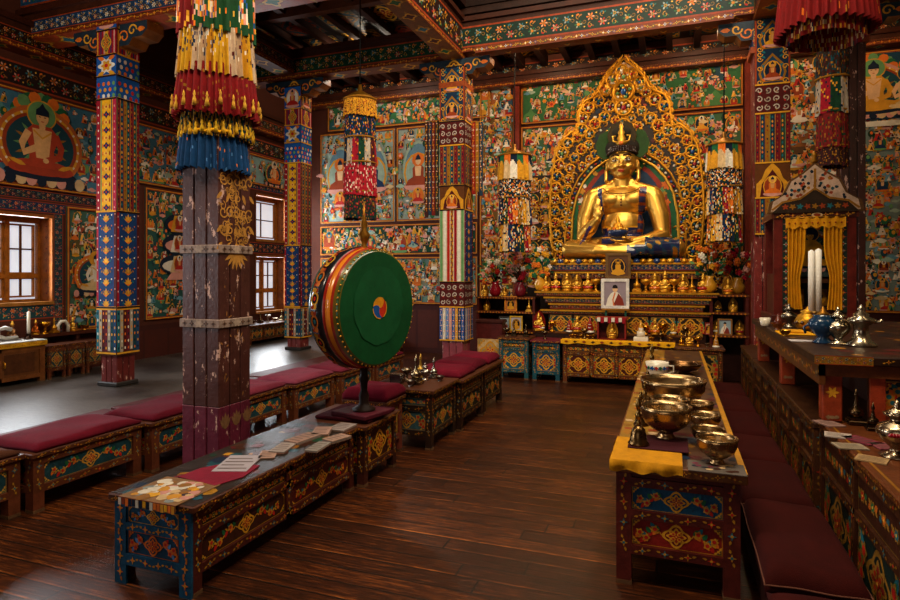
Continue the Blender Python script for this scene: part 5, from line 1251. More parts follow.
parts = [('e', (0, .06, .2), (.46, .34, .22)), ('e', (0, .06, .52), (.33, .24, .36)), ('e', (0, .05, .9), (.44, .25, .27)), ('e', (-.17, -.08, .93), (.2, .14, .15)), ('e', (.17, -.08, .93), (.2, .14, .15)),
         ('c', [(-.16, .06, 1.12), (-.45, .06, 1.0)], [.12, .14]), ('c', [(.16, .06, 1.12), (.45, .06, 1.0)], [.12, .14]), ('c', [(-.12, .06, 1.16), (.12, .06, 1.16)], [.12, .12]),
         ('c', [(-.47, .06, .96), (-.56, .02, .66), (-.6, -.04, .36)], [.15, .145, .105]), ('c', [(-.6, -.04, .36), (-.46, -.25, .48), (-.345, -.35, .6)], [.105, .105, .06]),
         ('c', [(.47, .06, .96), (.56, .03, .66), (.6, -.02, .34)], [.15, .145, .11]), ('c', [(.6, -.02, .36), (.4, -.27, .27), (.2, -.4, .25)], [.12, .1, .065]),
         ('c', [(-.2, .1, .17), (-.79, -.12, .15)], [.2, .15]), ('c', [(-.79, -.12, .15), (-.35, -.4, .12), (.2, -.45, .09)], [.15, .115, .075]),
         ('c', [(.2, .1, .17), (.79, -.12, .15)], [.2, .15]), ('c', [(.79, -.12, .15), (.35, -.4, .15), (-.15, -.43, .14)], [.15, .115, .075]),
         ('e', (-.28, -.45, .17), (.14, .06, .05)), ('c', [(0, .05, 1.15), (0, .03, 1.35)], [.15, .135]),
         ('e', (0, 0, 1.52), (.222, .225, .24)), ('e', (0, -.03, 1.385), (.165, .17, .14)), ('e', (0, -.12, 1.31), (.075, .07, .055)),
         ('c', [(0, -.2, 1.55), (0, -.24, 1.475), (0, -.262, 1.435)], [.02, .026, .034]), ('e', (-.035, -.23, 1.43), (.025, .03, .02)), ('e', (.035, -.23, 1.43), (.025, .03, .02)),
         ('e', (-.09, -.185, 1.525), (.062, .035, .026)), ('e', (.09, -.185, 1.525), (.062, .035, .026)), ('c', [(-.16, -.16, 1.565), (-.09, -.205, 1.585), (-.03, -.2, 1.565)], [.012, .015, .012]), ('c', [(.16, -.16, 1.565), (.09, -.205, 1.585), (.03, -.2, 1.565)], [.012, .015, .012]),
         ('e', (-.1, -.13, 1.43), (.08, .075, .07)), ('e', (.1, -.13, 1.43), (.08, .075, .07)),
         ('e', (-.235, .0, 1.46), (.028, .06, .1)), ('e', (.235, .0, 1.46), (.028, .06, .1)), ('c', [(-.245, -.01, 1.4), (-.245, -.03, 1.24)], [.03, .035]), ('c', [(.245, -.01, 1.4), (.245, -.03, 1.24)], [.03, .035])]
# raised teaching hand: palm, four fingers, thumb meeting the first finger
parts += [('e', (-.335, -.37, .69), (.075, .036, .095)), finger([(-.375, -.365, .74), (-.385, -.37, .82), (-.38, -.36, .9)], .021), finger([(-.345, -.368, .75), (-.35, -.375, .84), (-.345, -.365, .93)], .022),
          finger([(-.315, -.366, .745), (-.312, -.375, .83), (-.31, -.37, .91)], .021), finger([(-.29, -.37, .73), (-.275, -.42, .78), (-.285, -.45, .74)], .02), finger([(-.29, -.37, .66), (-.26, -.42, .69), (-.28, -.455, .73)], .024)]
# hand lying in the lap under the bowl, fingers toward the other knee
parts += [('e', (.1, -.44, .255), (.1, .075, .032))]
for k in range(4): parts.append(finger([(.03, -.5+.035*k, .255), (-.06, -.505+.036*k, .262), (-.14+.012*abs(k-1.5), -.5+.036*k, .28)], .02))
parts.append(finger([(.13, -.5, .27), (.07, -.54, .3), (.01, -.53, .33)], .024))
me = blob_mesh(parts, .0135)
GD, BL = hx('dca848'), hx('1a2244')
def bcol(c):
    x, y, z = c
    if z > 1.12: return GD, 'statue gold'
    if .1 < x < .84 and z < .32 and not (z > .2 and x < .36 and y < -.2):
        k = math.sin(x*26)*math.sin(y*24+z*20); return (GD if k > .55 else mixc(BL, K['teal'], .3 if k > 0 else 0)), ('statue gold' if k > .55 else 'glazed')
    if y < .1 and abs(x-.32+(1.1-z)*.06) < .05 and .4 < z < 1.2 and y < .02: return (K['rust'] if int(z*22) % 3 == 0 else hx('2a2a4a')), 'glazed'
    if -.25 < y < .1 and abs(x+.34-(1.1-z)*.09) < .035 and .62 < z < 1.2 and x > -.42: return hx('26305a'), 'glazed'
    if abs(x) < .3 and .2 < z < .5 and y > -.32: return (K['gold'] if abs(z-.49) < .012 or abs(z-.33) < .01 else hx('1c2048')), 'glazed'
    if -.62 < x < -.4 and z < .5 and abs((z-.42)-(x+.5)*1.5) < .045 and y < .05: return hx('3a2a5a'), 'glazed'
    return GD, 'statue gold'
colour_mesh(me, bcol, ['statue gold', 'glazed'])
me.name = 'body'; ob = bpy.data.objects.new('body', me); COL.objects.link(ob); ob.parent = bud
bx, by, bz = BO
m = MB(); m.ball((bx, by-.236, bz+1.362), (.058, .03, .017), hx('b0301c'), 'glazed', 12, 6); m.ball((bx, by-.228, bz+1.345), (.04, .026, .012), hx('c03a22'), 'glazed', 12, 6); m.build('lips', bud)
for sg in (-1, 1):
    m = MB(); m.ball((bx+sg*.09, by-.212, bz+1.518), (.05, .028, .012), K['white'], 'glazed', 12, 6); m.ball((bx+sg*.086, by-.236, bz+1.518), (.016, .012, .012), K['black'], 'glazed', 8, 6)
    m.tube([(bx+sg*(.05+.0275*k), by-.234+.008*abs(k-1.5)+.012*(k > 2), bz+1.538+.008*math.sin(PI*k/3)) for k in range(4)], .009, hx('2a1408'), 'glazed', 6); e_ = m.build('eye', bud)
    m = MB(); m.tube([(bx+sg*(.03+.03*k), by-.226+.007*k*k*.6, bz+1.592+.022*math.sin(PI*k/4)) for k in range(5)], .011, hx('3a1c0a'), 'glazed', 6); m.build('brow', bud)
# tight curls along the brow
m = MB()
for j in range(3):
    for k in range(19):
        a = PI*(k/18); r = .228-.006*j; m.ball((bx+r*math.cos(a), by-.02-r*math.sin(a)*.98, bz+1.645+.032*j+.03*math.sin(a)), .02, hx('2c160c'), 'glazed', 7, 5)
m.build('hair_curls', bud)
m = MB(); m.ball((bx, by+.03, bz+1.74), (.27, .22, .2), hx('1c130c'), 'wall paint', 24, 12)
for sg in (-1, 1):
    P = [(0, 0), (.12, -.04), (.22, .04), (.25, .2), (.19, .36), (.06, .42)]
    m.prism([(sg*(.16+a), b) for a, b in P], (V3((bx, by+.02, bz+1.62)), V3((1, 0, 0)), V3((0, 0, 1)), V3((0, -1, 0))), -.04, .04, hx('2a481c'), 'wall paint', K['golddk'])
    P = [(0, 0), (.16, 0), (.2, .16), (.13, .33), (0, .38)]
    m.prism([(sg*(.02+a), b) for a, b in P], (V3((bx, by-.08, bz+1.78)), V3((1, 0, 0)), V3((0, 0, 1)), V3((0, -1, 0))), -.03, .03, hx('3a2c10'), 'wall paint', K['golddk'])
m.ball((bx, by, bz+1.98), (.21, .16, .15), hx('241e0c'), 'wall paint', 20, 10)
m.build('headdress', bud)
m = MB(); m.lathe([(.05, 0), (.085, .03), (.05, .07), (.07, .1), (.04, .16), (.055, .19), (.025, .25), (.035, .28), (.005, .36)], bx, by-.19, bz+1.76, K['gold2'], n=12, sy=.6)
m.ball((bx, by-.245, bz+1.78), .035, K['orange'], 'glazed', 8, 6)
for sg in (-1, 1): m.tube([(bx+sg*.05, by-.2, bz+1.8), (bx+sg*.12, by-.21, bz+1.82), (bx+sg*.13, by-.2, bz+1.9), (bx+sg*.08, by-.2, bz+1.9)], .014, K['gold2'])
m.build('crown_ornament', bud)
m = MB(); m.tube([(bx+.3*math.sin(t), by-.19-.1*math.cos(t)+.06, bz+1.16-.16*math.cos(t)) for t in [(-1.2+2.4*k/14) for k in range(15)]], .01, K['golddk'], 'gilt', 6)
for k in range(5): m.ball((bx, by-.235-.006*k, bz+1.0-.045*k), .014, K['maroon'], 'glazed', 7, 5)
m.build('necklace', bud)
m = MB(); bo = (bx-.03, by-.47, bz+.295)
m.lathe([(.07, 0), (.13, .03), (.16, .09), (.155, .12)], *bo, hx('1c2a4a'), 'glazed', 20); m.lathe([(.15, .12), (.12, .15), (.07, .19), (.06, .22), (.03, .24), (.035, .27), (.005, .36)], *bo, K['gold'], n=14)
for k in range(10): a = 2*PI*k/10; m.ball((bo[0]+.13*math.cos(a), bo[1]+.13*math.sin(a), bo[2]+.135), .028, pick('gold2', 'orange', 'gold'), 'gilt', 7, 5)
solo(m, 'alms_bowl', 'dark blue alms bowl heaped with gold jewels in the Buddha\'s lap', 'bowl', bo)
# ================================================================ AUREOLE BEHIND HIM
s = .0166; AX, AY = -.752, 10.36
zpx = lambda y: CAM_H+(272-y)*s
half = [(66, 268), (72, 242), (74, 212), (73, 188), (71, 168), (68, 150), (61, 136), (52, 128), (45, 130), (44, 118), (43, 107), (38, 98), (29, 94), (24, 89), (20, 80), (14, 72), (8, 66), (0, 59)]
outl = [(x*s, zpx(y)) for x, y in half]+[(-x*s, zpx(y)) for x, y in half[-2::-1]]
au = thing('aureole', 'tall jewelled golden aureole with a pointed top behind the Buddha', 'aureole', (AX, AY, zpx(268)))
pl = (V3((AX, AY, 0)), V3((1, 0, 0)), V3((0, 0, 1)), V3((0, -1, 0)))
m = MB(); m.prism(outl, pl, -.06, .03, hx('2a1a0e'), 'painted wood', K['golddk'])
p = PL(m, (AX, AY-.031, 0), (1, 0, 0), (0, 0, 1), (0, -1, 0), lay=.0015)
arch = [(49, 262), (50, 240), (49, 215), (45, 195), (38, 180), (28, 168), (16, 160), (0, 156)]
ar = [(x*s, zpx(y)) for x, y in arch]+[(-x*s, zpx(y)) for x, y in arch[-2::-1]]
cz = zpx(215)
p.poly(ar, hx('1c5a34'), 1); p.poly([(a*.9, cz+(b-cz)*.93) for a, b in ar], hx('8c2a14'), 2); p.poly([(a*.8, cz+(b-cz)*.86) for a, b in ar], hx('1c3450'), 3)
for sg in (-1, 1):
    for k in range(16):
        x, z = sg*RN.uniform(.56, .72), zpx(RN.uniform(185, 245)); p.lobed(x, z, .05, .05, var(pick('orange', 'gold', 'white', 'lgreen', 'rust')), 4+k % 3, 5, .3, m=20)
p.ell(0, zpx(150), .42, .46, hx('2a5a2c'), 5, 30); p.ell(0, zpx(150), .37, .41, hx('1c4a28'), 6, 30)

for k in range(520):
    x, z = RN.uniform(-1.22, 1.22), zpx(RN.uniform(64, 264))
    w_ = min([abs(a) for a, b in outl if abs(b-z) < .13] or [0])
    if abs(x) > w_*.93 or (abs(x) < .8*(1-max(0, z-zpx(200))/1.0) and z < zpx(158)): continue
    p.blot(x, z, RN.uniform(.02, .05), var(pick('golddk', 'gold', 'tealdk', 'maroon', 'white', 'dkgreen', 'navy', 'gold', 'rust'), .25), 7+k % 4)
m.build('back_panel', au)
m = MB(); m.tube([(AX+a, AY-.04, b) for a, b in outl], .022, K['gold'], 'gilt', 8); m.tube([(AX+a*1.03, AY-.05, b) for a, b in ar], .022, K['gold2'], 'gilt', 8); m.tube([(AX+a*1.16, AY-.05, cz+(b-cz)*1.12) for a, b in ar], .016, K['gold'], 'gilt', 8)
for q in range(30):
    a = 2*PI*q/30; m.ball((AX+.4*math.cos(a), AY-.05, zpx(150)+.44*math.sin(a)), .02, K['gold2'], 'gilt', 6, 4)
m.build('gilt_rims', au)
GEM = [K['blue'], K['red'], K['white'], K['lgreen'], K['orange'], K['teal'], K['white'], K['crimson']]
def rosette(m, x, y, z, r, k, petals=6):
    m.tube([(x+r*math.cos(2*PI*i/12), y, z+r*math.sin(2*PI*i/12)) for i in range(12)], r*.2, K['gold'], 'gilt', 6, True)
    for i in range(petals):
        a = 2*PI*i/petals+.3; m.ball((x+r*.62*math.cos(a), y-.006, z+r*.62*math.sin(a)), (r*.2, r*.16, r*.2), K['gold2'] if i % 2 else GEM[(k+3) % 8], 'gilt' if i % 2 else 'glazed', 6, 4)
    m.ball((x, y-.012, z), (r*.3, r*.3, r*.42), GEM[k % 8], 'glazed', 8, 5); m.ball((x, y-.03, z+r*.3), (r*.16, r*.16, r*.2), K['gold2'], 'gilt', 6, 4)
    if r > .06:
        for i in range(8):
            a = 2*PI*i/8+.2; m.ball((x+r*1.22*math.cos(a), y+.004, z+r*1.22*math.sin(a)), (r*.2, r*.1, r*.2), K['gold'], 'gilt', 6, 4)
def along(pts, step):
    out = []; acc = 0
    for i in range(len(pts)-1):
        a, b = Vector((pts[i][0], pts[i][1])), Vector((pts[i+1][0], pts[i+1][1])); L = (b-a).length; t = step-acc if acc else 0
        while t < L: out.append(a.lerp(b, t/L)); t += step
        acc = L-(t-step)
    return out
m = MB(); cnt = 0
for f, r, st in ((.93, .092, .2), (.77, .085, .19), (.63, .07, .17)):
    cc = zpx(205)
    P = along([(a*f, cc+(b-cc)*f) for a, b in outl], st)
    for q in P:
        if q.y > zpx(262) and not (abs(q.x) < .8 and q.y < zpx(165)) and not (abs(q.x) < .45 and q.y < zpx(128)): rosette(m, AX+q.x, AY-.045, q.y, r*RN.uniform(.8, 1.05), cnt); cnt += 1
for q in along([(a*1.09, cz+(b-cz)*1.06) for a, b in ar], .085): m.ball((AX+q.x, AY-.055, q.y), .022, GEM[cnt % 8], 'glazed', 7, 5); cnt += 1
for y, r in ((108, .13), (92, .16), (75, .09), (125, .1)): rosette(m, AX, AY-.05, zpx(y), r, cnt, 8); cnt += 1

for sx, zc, w_, h_ in ((0, 74, .22, .36), (-.27, 88, .13, .2), (.27, 88, .13, .2)):
    P = [(-w_, -h_*.5), (w_, -h_*.5), (w_*1.05, -h_*.1), (w_*.6, h_*.28), (0, h_*.55), (-w_*.6, h_*.28), (-w_*1.05, -h_*.1)]
    m.prism([(sx+a, zpx(zc)+b) for a, b in P], pl, .0, .034, hx('b8987c'), 'painted wood', K['gold'])
    rosette(m, AX+sx, AY-.05, zpx(zc)-h_*.15, w_*.5, 3, 8); m.ball((AX+sx, AY-.05, zpx(zc)+h_*.2), (.03, .02, .06), K['gold2'], 'gilt', 7, 5)
m.build('rosettes', au)
m = MB()
for k in range(60):   # flame curls at the edge
    t = k/59; i = t*(len(outl)-1); a = outl[int(i)]; b = outl[min(int(i)+1, len(outl)-1)]; x, z = a[0]+(b[0]-a[0])*(i % 1), a[1]+(b[1]-a[1])*(i % 1)
    sg = 1 if x > 0 else -1
    m.tube([(AX+x+sg*.05*math.sin(u*.9)*(1-u*.1), AY-.03, z-.04+.03*u) for u in range(6)], [.02, .022, .02, .016, .011, .005], K['gold'], 'gilt', 6)
for k in range(170):   # scrolls between the rosettes
    x = RN.uniform(-1.22, 1.22); z = zpx(RN.uniform(72, 262)); f = 1
    if abs(x) < .78 and z < zpx(150): continue
    w_ = max([abs(a) for a, b in outl if abs(b-z) < .2] or [0])
    if abs(x) > w_*.88: continue
    d_ = RN.choice((-1, 1)); m.tube([(AX+x+.055*(1-.13*u)*math.cos(u*.9*d_+k), AY-.04, z+.055*(1-.13*u)*math.sin(u*.9*d_+k)) for u in range(7)], .012, K['gold'], 'gilt', 5)
m.build('filigree_pattern', au)
# ================================================================ THRONE AND ALTAR STEPS
def step_block(m, x0, x1, y0, y1, z0, z1, bg, g=None, orn=True, edge=.02):
    m.box(x0, x1, y0, y1, z0, z1, hx('2c160a'), bev=.006)
    p, w = face_pl(m, x0, x1, y0, y1, '-y', .0015, lay=.0012)
    if orn: p.sub(0, z0).frieze(.005, .004, w-.005, z1-z0-.004, bg, g or K['gold'], 1)
    m.box(x0-edge, x1+edge, y0-edge, y0+.02, z1-.022, z1+.004, K['gold'], 'gilt')
th = thing('throne', 'tiered gold and blue lotus throne under the Buddha', 'throne', (bx, 10.0, 0))
m = MB(); step_block(m, -1.85, .4, 9.42, 10.26, 1.62, 1.735, hx('14284a')); m.box(-1.8, .35, 9.45, 10.26, .05, 1.62, hx('24120a')); step_block(m, -1.9, .45, 9.38, 10.27, 1.5, 1.6, hx('3a1a10')); m.box(-1.75, .3, 9.5, 10.2, 0, .05, K['black']); m.build('pedestal', th)
m = MB()
for k in range(22):
    x = bx-1.0+2.0*k/21
    m.ball((x, 9.42+.02*(k % 2), 1.76), (.05, .05, .045), [K['gold2'], hx('1c3460'), K['gold']][k % 3], 'gilt' if k % 3 != 1 else 'glazed', 9, 6)
m.box(bx-1.03, bx+1.03, 9.44, 10.26, 1.732, 1.79, hx('8a5a14'), 'gilt', .015); m.build('lotus_petals', th)
al = thing('altar', 'stepped altar of carved red and gold tiers before the Buddha', 'altar', (-.7, 9.3, 0))
m = MB()
step_block(m, -1.98, .6, 9.2, 9.4, 1.235, 1.3, hx('4a1c10')); step_block(m, -1.85, .5, 9.24, 9.4, 1.13, 1.215, hx('14262e')); step_block(m, -1.78, .42, 9.26, 9.4, 1.03, 1.115, hx('4a140e'), K['golddk']); step_block(m, -1.9, .5, 9.23, 9.4, .96, 1.02, hx('20180c'), K['golddk'])
m.box(-1.8, .45, 9.28, 9.4, .05, .97, hx('2a1208')); m.box(-1.75, .4, 9.3, 9.38, 0, .05, K['black']); m.build('steps', al)
for k in range(6):
    m = MB(); a = -1.78+.37*k; m.box(a, a+.35, 9.25, 9.285, .66, .95, hx('2a140a')); p = PL(m, (a, 9.249, .66), (1, 0, 0), (0, 0, 1), (0, -1, 0)); p.panel(.01, .01, .34, .28, [hx('14302e'), hx('2a1c10')][k % 2], K['gold']); m.build('panel', al)
# lower ledge behind the cabinets
m = MB(); m.box(-2.0, .3, 9.19, 9.235, .05, .66, hx('2a1208')); m.box(-2.0, .34, 9.185, 9.242, .66, .69, hx('6a3a12'), bev=.005); m.box(-1.95, .2, 9.2, 9.23, 0, .05, K['black']); solo(m, 'altar_ledge', 'narrow altar ledge behind the brown cabinet, crowded with offerings', 'ledge', (-.9, 9.2, 0))
def shelf_unit(label, x0, x1, y0, y1, zs, legs=True):
    r = thing('altar_shelf', label, 'shelf', ((x0+x1)/2, (y0+y1)/2, 0))
    m = MB(); m.box(x0, x1, y1-.03, y1, .02, zs[-1], hx('2a0e08'))
    for x in (x0, x1-.04): m.box(x, x+.04, y0, y1-.03, 0, zs[-1], hx('4a160e'))
    m.build('case', r)
    for z in zs:
        m = MB(); m.box(x0-.01, x1+.01, y0-.015, y1-.03, z-.03, z, hx('5a2a10'), bev=.004); p = PL(m, (x0, y0-.016, z-.03), (1, 0, 0), (0, 0, 1), (0, -1, 0)); p.studs(.02, .015, x1-x0-.02, .015, .06, .012, [K['gold'], K['orange']], 1); m.build('shelf_board', r)
    return r
shelf_unit('dark red shelves of framed pictures beside the altar, on the window side', -2.98, -2.02, 9.3, 9.7, [.66, .97, 1.2])
shelf_unit('dark red shelves of framed pictures beside the altar, next to the shrine', .5, 1.0, 9.25, 9.65, [.71, 1.03, 1.28])

# ================================================================ OFFERINGS
def frame_pic(label, x, y, z, w, h, col, bg, style='person', group=None, d=.03):
    r = thing('picture_frame', label, 'picture', (x, y, z), group)
    m = MB(); t = min(w, h)*.11
    m.box(x-w/2, x+w/2, y, y+d, z, z+t, col, bev=.003); m.box(x-w/2, x+w/2, y, y+d, z+h-t, z+h, col, bev=.003); m.box(x-w/2, x-w/2+t, y, y+d, z+t, z+h-t, col); m.box(x+w/2-t, x+w/2, y, y+d, z+t, z+h-t, col); m.build('frame', r)
    m = MB(); m.box(x-w/2+t, x+w/2-t, y+d*.5, y+d*.6, z+t, z+h-t, bg, 'paper'); p = PL(m, (x, y+d*.5-.0006, z+t), (1, 0, 0), (0, 0, 1), (0, -1, 0), 'paper'); H = h-2*t; W = w-2*t
    if style == 'person':
        p.poly([(-W*.42, 0), (W*.42, 0), (W*.34, H*.3), (W*.2, H*.5), (W*.08, H*.58), (-W*.08, H*.58), (-W*.2, H*.5), (-W*.34, H*.3)], K['white'], 1)
        p.poly([(-W*.1, 0), (W*.42, 0), (W*.34, H*.3), (W*.15, H*.52)], hx('7a2a1c'), 2); p.stroke([(0, H*.55), (-W*.1, H*.25), (-W*.06, 0)], W*.06, hx('c86a30'), 3)
        p.ell(0, H*.7, W*.12, H*.13, K['flesh'], 3, 14); p.poly([(-W*.13, H*.72), (W*.13, H*.72), (W*.1, H*.84), (0, H*.88), (-W*.1, H*.84)], hx('1a1210'), 4)
    else:
        p.ell(0, H*.45, W*.42, H*.44, K['navy'], 1, 16); p.seated(0, H*.06, H*.85, hx('1a1010'), K['golddk'], K['gold'], K['gold'], 2, K['gold'])
    m.build('picture', r)
    return r
frame_pic('white-framed portrait of a person in a pale robe below the Buddha', at_y(615, 308, 9.12).x, 9.12, 1.06, .4, .44, hx('d8d0c4'), hx('8a7a80'))
frame_pic('brown-framed picture of a seated deity above the white-framed portrait', at_y(618, 281, 9.16).x, 9.16, 1.5, .36, .38, hx('6a4a24'), hx('5a3a24'), 'deity')
# stand that carries the two portraits
m = MB(); xx = at_y(616, 300, 9.2).x
for sx in (-.14, .14): m.box(xx+sx-.015, xx+sx+.015, 9.153, 9.18, .69, 1.5, hx('1c4a3a'), 'cloth')
m.box(xx-.2, xx+.2, 9.12, 9.17, 1.035, 1.06, K['golddk']); m.box(xx-.18, xx+.18, 9.153, 9.195, 1.475, 1.5, K['golddk']); solo(m, 'portrait_stand', 'slim green stand holding the two portraits below the Buddha', 'stand', (xx, 9.17, .69))
for a, b, c, w, h, col, bg, st, lb, zz_ in ((504, 517, 9.32, .2, .24, hx('c87a1c'), hx('a8583a'), 'deity', 'orange-framed deity picture on the middle shelf by the dark pillar', .97), (499, 510, 9.34, .19, .23, hx('3a3430'), hx('8a98a0'), 'person', 'dark-framed portrait on the lower shelf by the dark pillar', .66), (510, 522, 9.32, .21, .24, hx('c89a2c'), hx('b0a8b0'), 'deity', 'gold-framed deity picture next to the dark-framed portrait', .66)):
    frame_pic(lb, at_y((a+b)/2, 320, c).x, c, zz_, w, h, col, bg, st)
for a, b, w, h, col, bg, st, lb, zz_ in ((718, 732, .19, .23, hx('8a5a2a'), hx('8a9aa0'), 'person', 'wood-framed portrait on the lower shelf near the red pillar', .71), (705, 713, .1, .17, hx('b0301c'), hx('d0a090'), 'deity', 'small red-framed picture between the arch shrine and the wood-framed portrait', .71)):
    frame_pic(lb, at_y((a+b)/2, 320, 9.27).x, 9.27, zz_, w, h, col, bg, st)
# little gilt figures
def statuette(mb, x, y, z, h, col, fin='gilt', robe=None, base=None, arms=True):
    b = base or K['gold']
    mb.lathe([(h*.26, 0), (h*.3, h*.04), (h*.22, h*.09), (h*.27, h*.13)], x, y, z, b, 'gilt', 12, sy=.8)
    mb.ball((x, y-h*.02, z+h*.21), (h*.28, h*.2, h*.1), robe or col, fin if not robe else 'glazed', 12, 6)
    mb.lathe([(h*.15, 0), (h*.13, h*.12), (h*.17, h*.27), (h*.1, h*.34), (h*.05, h*.37)], x, y, z+h*.22, col, fin, 12, sy=.75)
    if arms:
        for s in (-1, 1): mb.tube([(x+s*h*.16, y, z+h*.5), (x+s*h*.22, y-h*.04, z+h*.36), (x+s*h*.08, y-h*.17, z+h*.3)], h*.04, col, fin, 6)
    mb.ball((x, y, z+h*.68), (h*.09, h*.09, h*.11), col, fin, 10, 7)
    mb.lathe([(h*.1, 0), (h*.09, h*.06), (h*.05, h*.1), (h*.05, h*.15), (.002, h*.22)], x, y, z+h*.74, K['gold2'], 'gilt', 8)
def halo_back(mb, x, y, z, h, col):
    P = [(-h*.26, 0), (h*.26, 0), (h*.33, h*.3), (h*.3, h*.6), (h*.18, h*.85), (0, h*1.05), (-h*.18, h*.85), (-h*.3, h*.6), (-h*.33, h*.3)]
    mb.prism(P, (V3((x, y+h*.2, z)), V3((1, 0, 0)), V3((0, 0, 1)), V3((0, -1, 0))), -h*.03, h*.03, col, 'gilt')
def stupa(mb, x, y, z, h, col, fin='gilt'):
    mb.box(x-h*.22, x+h*.22, y-h*.22, y+h*.22, z, z+h*.12, col, fin, h*.02); mb.box(x-h*.17, x+h*.17, y-h*.17, y+h*.17, z+h*.12, z+h*.2, col, fin)
    mb.lathe([(h*.14, 0), (h*.18, h*.1), (h*.17, h*.2), (h*.08, h*.25), (h*.09, h*.29), (h*.05, h*.32), (h*.07, h*.36), (h*.04, h*.4), (h*.055, h*.44), (h*.03, h*.5), (h*.06, h*.58), (.002, h*.8)], x, y, z+h*.2, col, fin, 14)
def lamp(mb, x, y, z, h, col, fin='gilt'):
    mb.lathe([(h*.32, 0), (h*.3, h*.06), (h*.1, h*.14), (h*.08, h*.3), (h*.14, h*.36), (h*.08, h*.42), (h*.1, h*.5), (h*.36, h*.72), (h*.38, h*.95), (h*.34, h*.95), (h*.3, h*.84), (.001, h*.8)], x, y, z, col, fin, 14)
    mb.lathe([(h*.05, 0), (h*.06, h*.05), (.001, h*.2)], x, y, z+h*.8, K['white'], 'paper', 8)
def torma(mb, x, y, z, h, c1, c2):
    mb.lathe([(h*.3, 0), (h*.28, h*.08), (h*.2, h*.12), (h*.22, h*.2), (h*.16, h*.5), (h*.08, h*.75), (.004, h)], x, y, z, [c2, c2, c1, c1, c1, c1], 'glazed', 12)
    for k, q in ((0, .3), (1, .5), (2, .22)): mb.lathe([(h*.1, 0), (h*.1, h*.02), (.001, h*.03)], x, y-h*.18+h*.05*k, z+h*q, [c2, K['white']], 'glazed', 8)
def small(fn, label, cat, name, x, y, z, *a, group=None):
    m = MB(); fn(m, x, y, z, *a); return solo(m, name, label, cat, (x, y, z), group)
def offering_bowl(mb, x, y, z, r, col, fin='bronze'):
    mb.lathe([(r*.5, 0), (r*.55, r*.1), (r*.35, r*.2), (r*.7, r*.5), (r, r*1.05), (r*1.04, r*1.08), (r*.95, r*1.05), (r*.6, r*.55), (.001, r*.4)], x, y, z, col, fin, 20)
ords = ['first', 'second', 'third', 'fourth', 'fifth', 'sixth', 'seventh', 'eighth', 'ninth', 'tenth']
kinds_l = [(596, .2, 'lamp'), (588, .3, 'st'), (577, .27, 'sth'), (567, .3, 'sth'), (556, .3, 'st'), (546, .27, 'sth')]
kinds_r = [(637, .3, 'stupa'), (646, .2, 'lamp'), (655, .3, 'sth'), (665, .33, 'st'), (674, .2, 'lamp'), (683, .28, 'sth'), (692, .24, 'stupa'), (703, .3, 'st')]
for side, ks in (('window', kinds_l), ('shrine', kinds_r)):
    for k, (px, h, kd) in enumerate(ks):
        x = at_y(px, 292, 9.29).x; lbl = '%s gilt %s from the two portraits along the top altar step, %s side' % (ords[k], {'lamp': 'butter lamp', 'st': 'figurine', 'sth': 'backed figurine', 'stupa': 'stupa'}[kd], side)
        m = MB()
        if kd == 'lamp': lamp(m, x, 9.27, 1.304, h, K['gold'])
        elif kd == 'stupa': stupa(m, x, 9.27, 1.304, h, K['gold'])
        else:
            if kd == 'sth': halo_back(m, x, 9.27, 1.304, h*.95, K['golddk'])
            statuette(m, x, 9.27, 1.304, h, K['gold2'], robe=[None, K['red'], K['orange']][k % 3])
        solo(m, {'lamp': 'butter_lamp', 'stupa': 'stupa'}.get(kd, 'figurine'), lbl, {'lamp': 'lamp', 'stupa': 'stupa'}.get(kd, 'figurine'), (x, 9.27, 1.304), 'gilt offerings on the top altar step')
        # a small pale offering cup in front of each
for k in range(16):
    x = -1.85+.15*k
    if abs(x+.76) < .22: continue
    small(offering_bowl, 'tiny gilt offering cup in the row along the edge of the top altar step', 'cup', 'offering_cup', x, 9.22, 1.304, .026, K['gold'], 'gilt', group='offering cups on the top altar step')
# on the ledge and cabinets below
lst = [('figurine', 'st', 577, .26, 'red', 'red-robed gilt figurine on the altar ledge above the brown cabinet'), ('torma', 'to', 590, .24, 'x', 'red and white offering cake beside the red niche on the altar'), ('torma', 'to', 569, .18, 'x', 'small red offering cake at the window-side end of the brown cabinet'),
       ('figurine', 'st', 541, .23, 'white', 'white and orange seated figurine over the blue altar cabinets'), ('figurine', 'sth', 530, .3, 'red', 'figurine in a red arched niche over the blue altar cabinets'), ('butter_lamp', 'la', 552, .16, 'x', 'brass butter lamp over the gap between blue and brown altar cabinets'),
       ('figurine', 'st', 655, .25, 'orange', 'gilt figurine on the altar just past the white offering lamp'), ('butter_lamp', 'la', 663, .18, 'x', 'tall brass butter lamp on the altar past the white offering lamp')]
for nm, kd, px, h, c, lb in lst:
    y = 9.2; x = max(at_y(px, 330, y).x, -1.94); m = MB()
    if kd in ('st', 'sth'):
        if kd == 'sth': halo_back(m, x, y, .69, h, hx('8c1a14'))
        statuette(m, x, y, .69, h, K['gold2'], robe=K.get(c))
    elif kd == 'to': torma(m, x, y, .69, h, hx('8c1a14'), K['white'])
    else: lamp(m, x, y, .69, h, K['gold'], 'bronze')
    solo(m, nm, lb, {'torma': 'offering', 'butter_lamp': 'lamp'}.get(nm, 'figurine'), (x, y, .69))
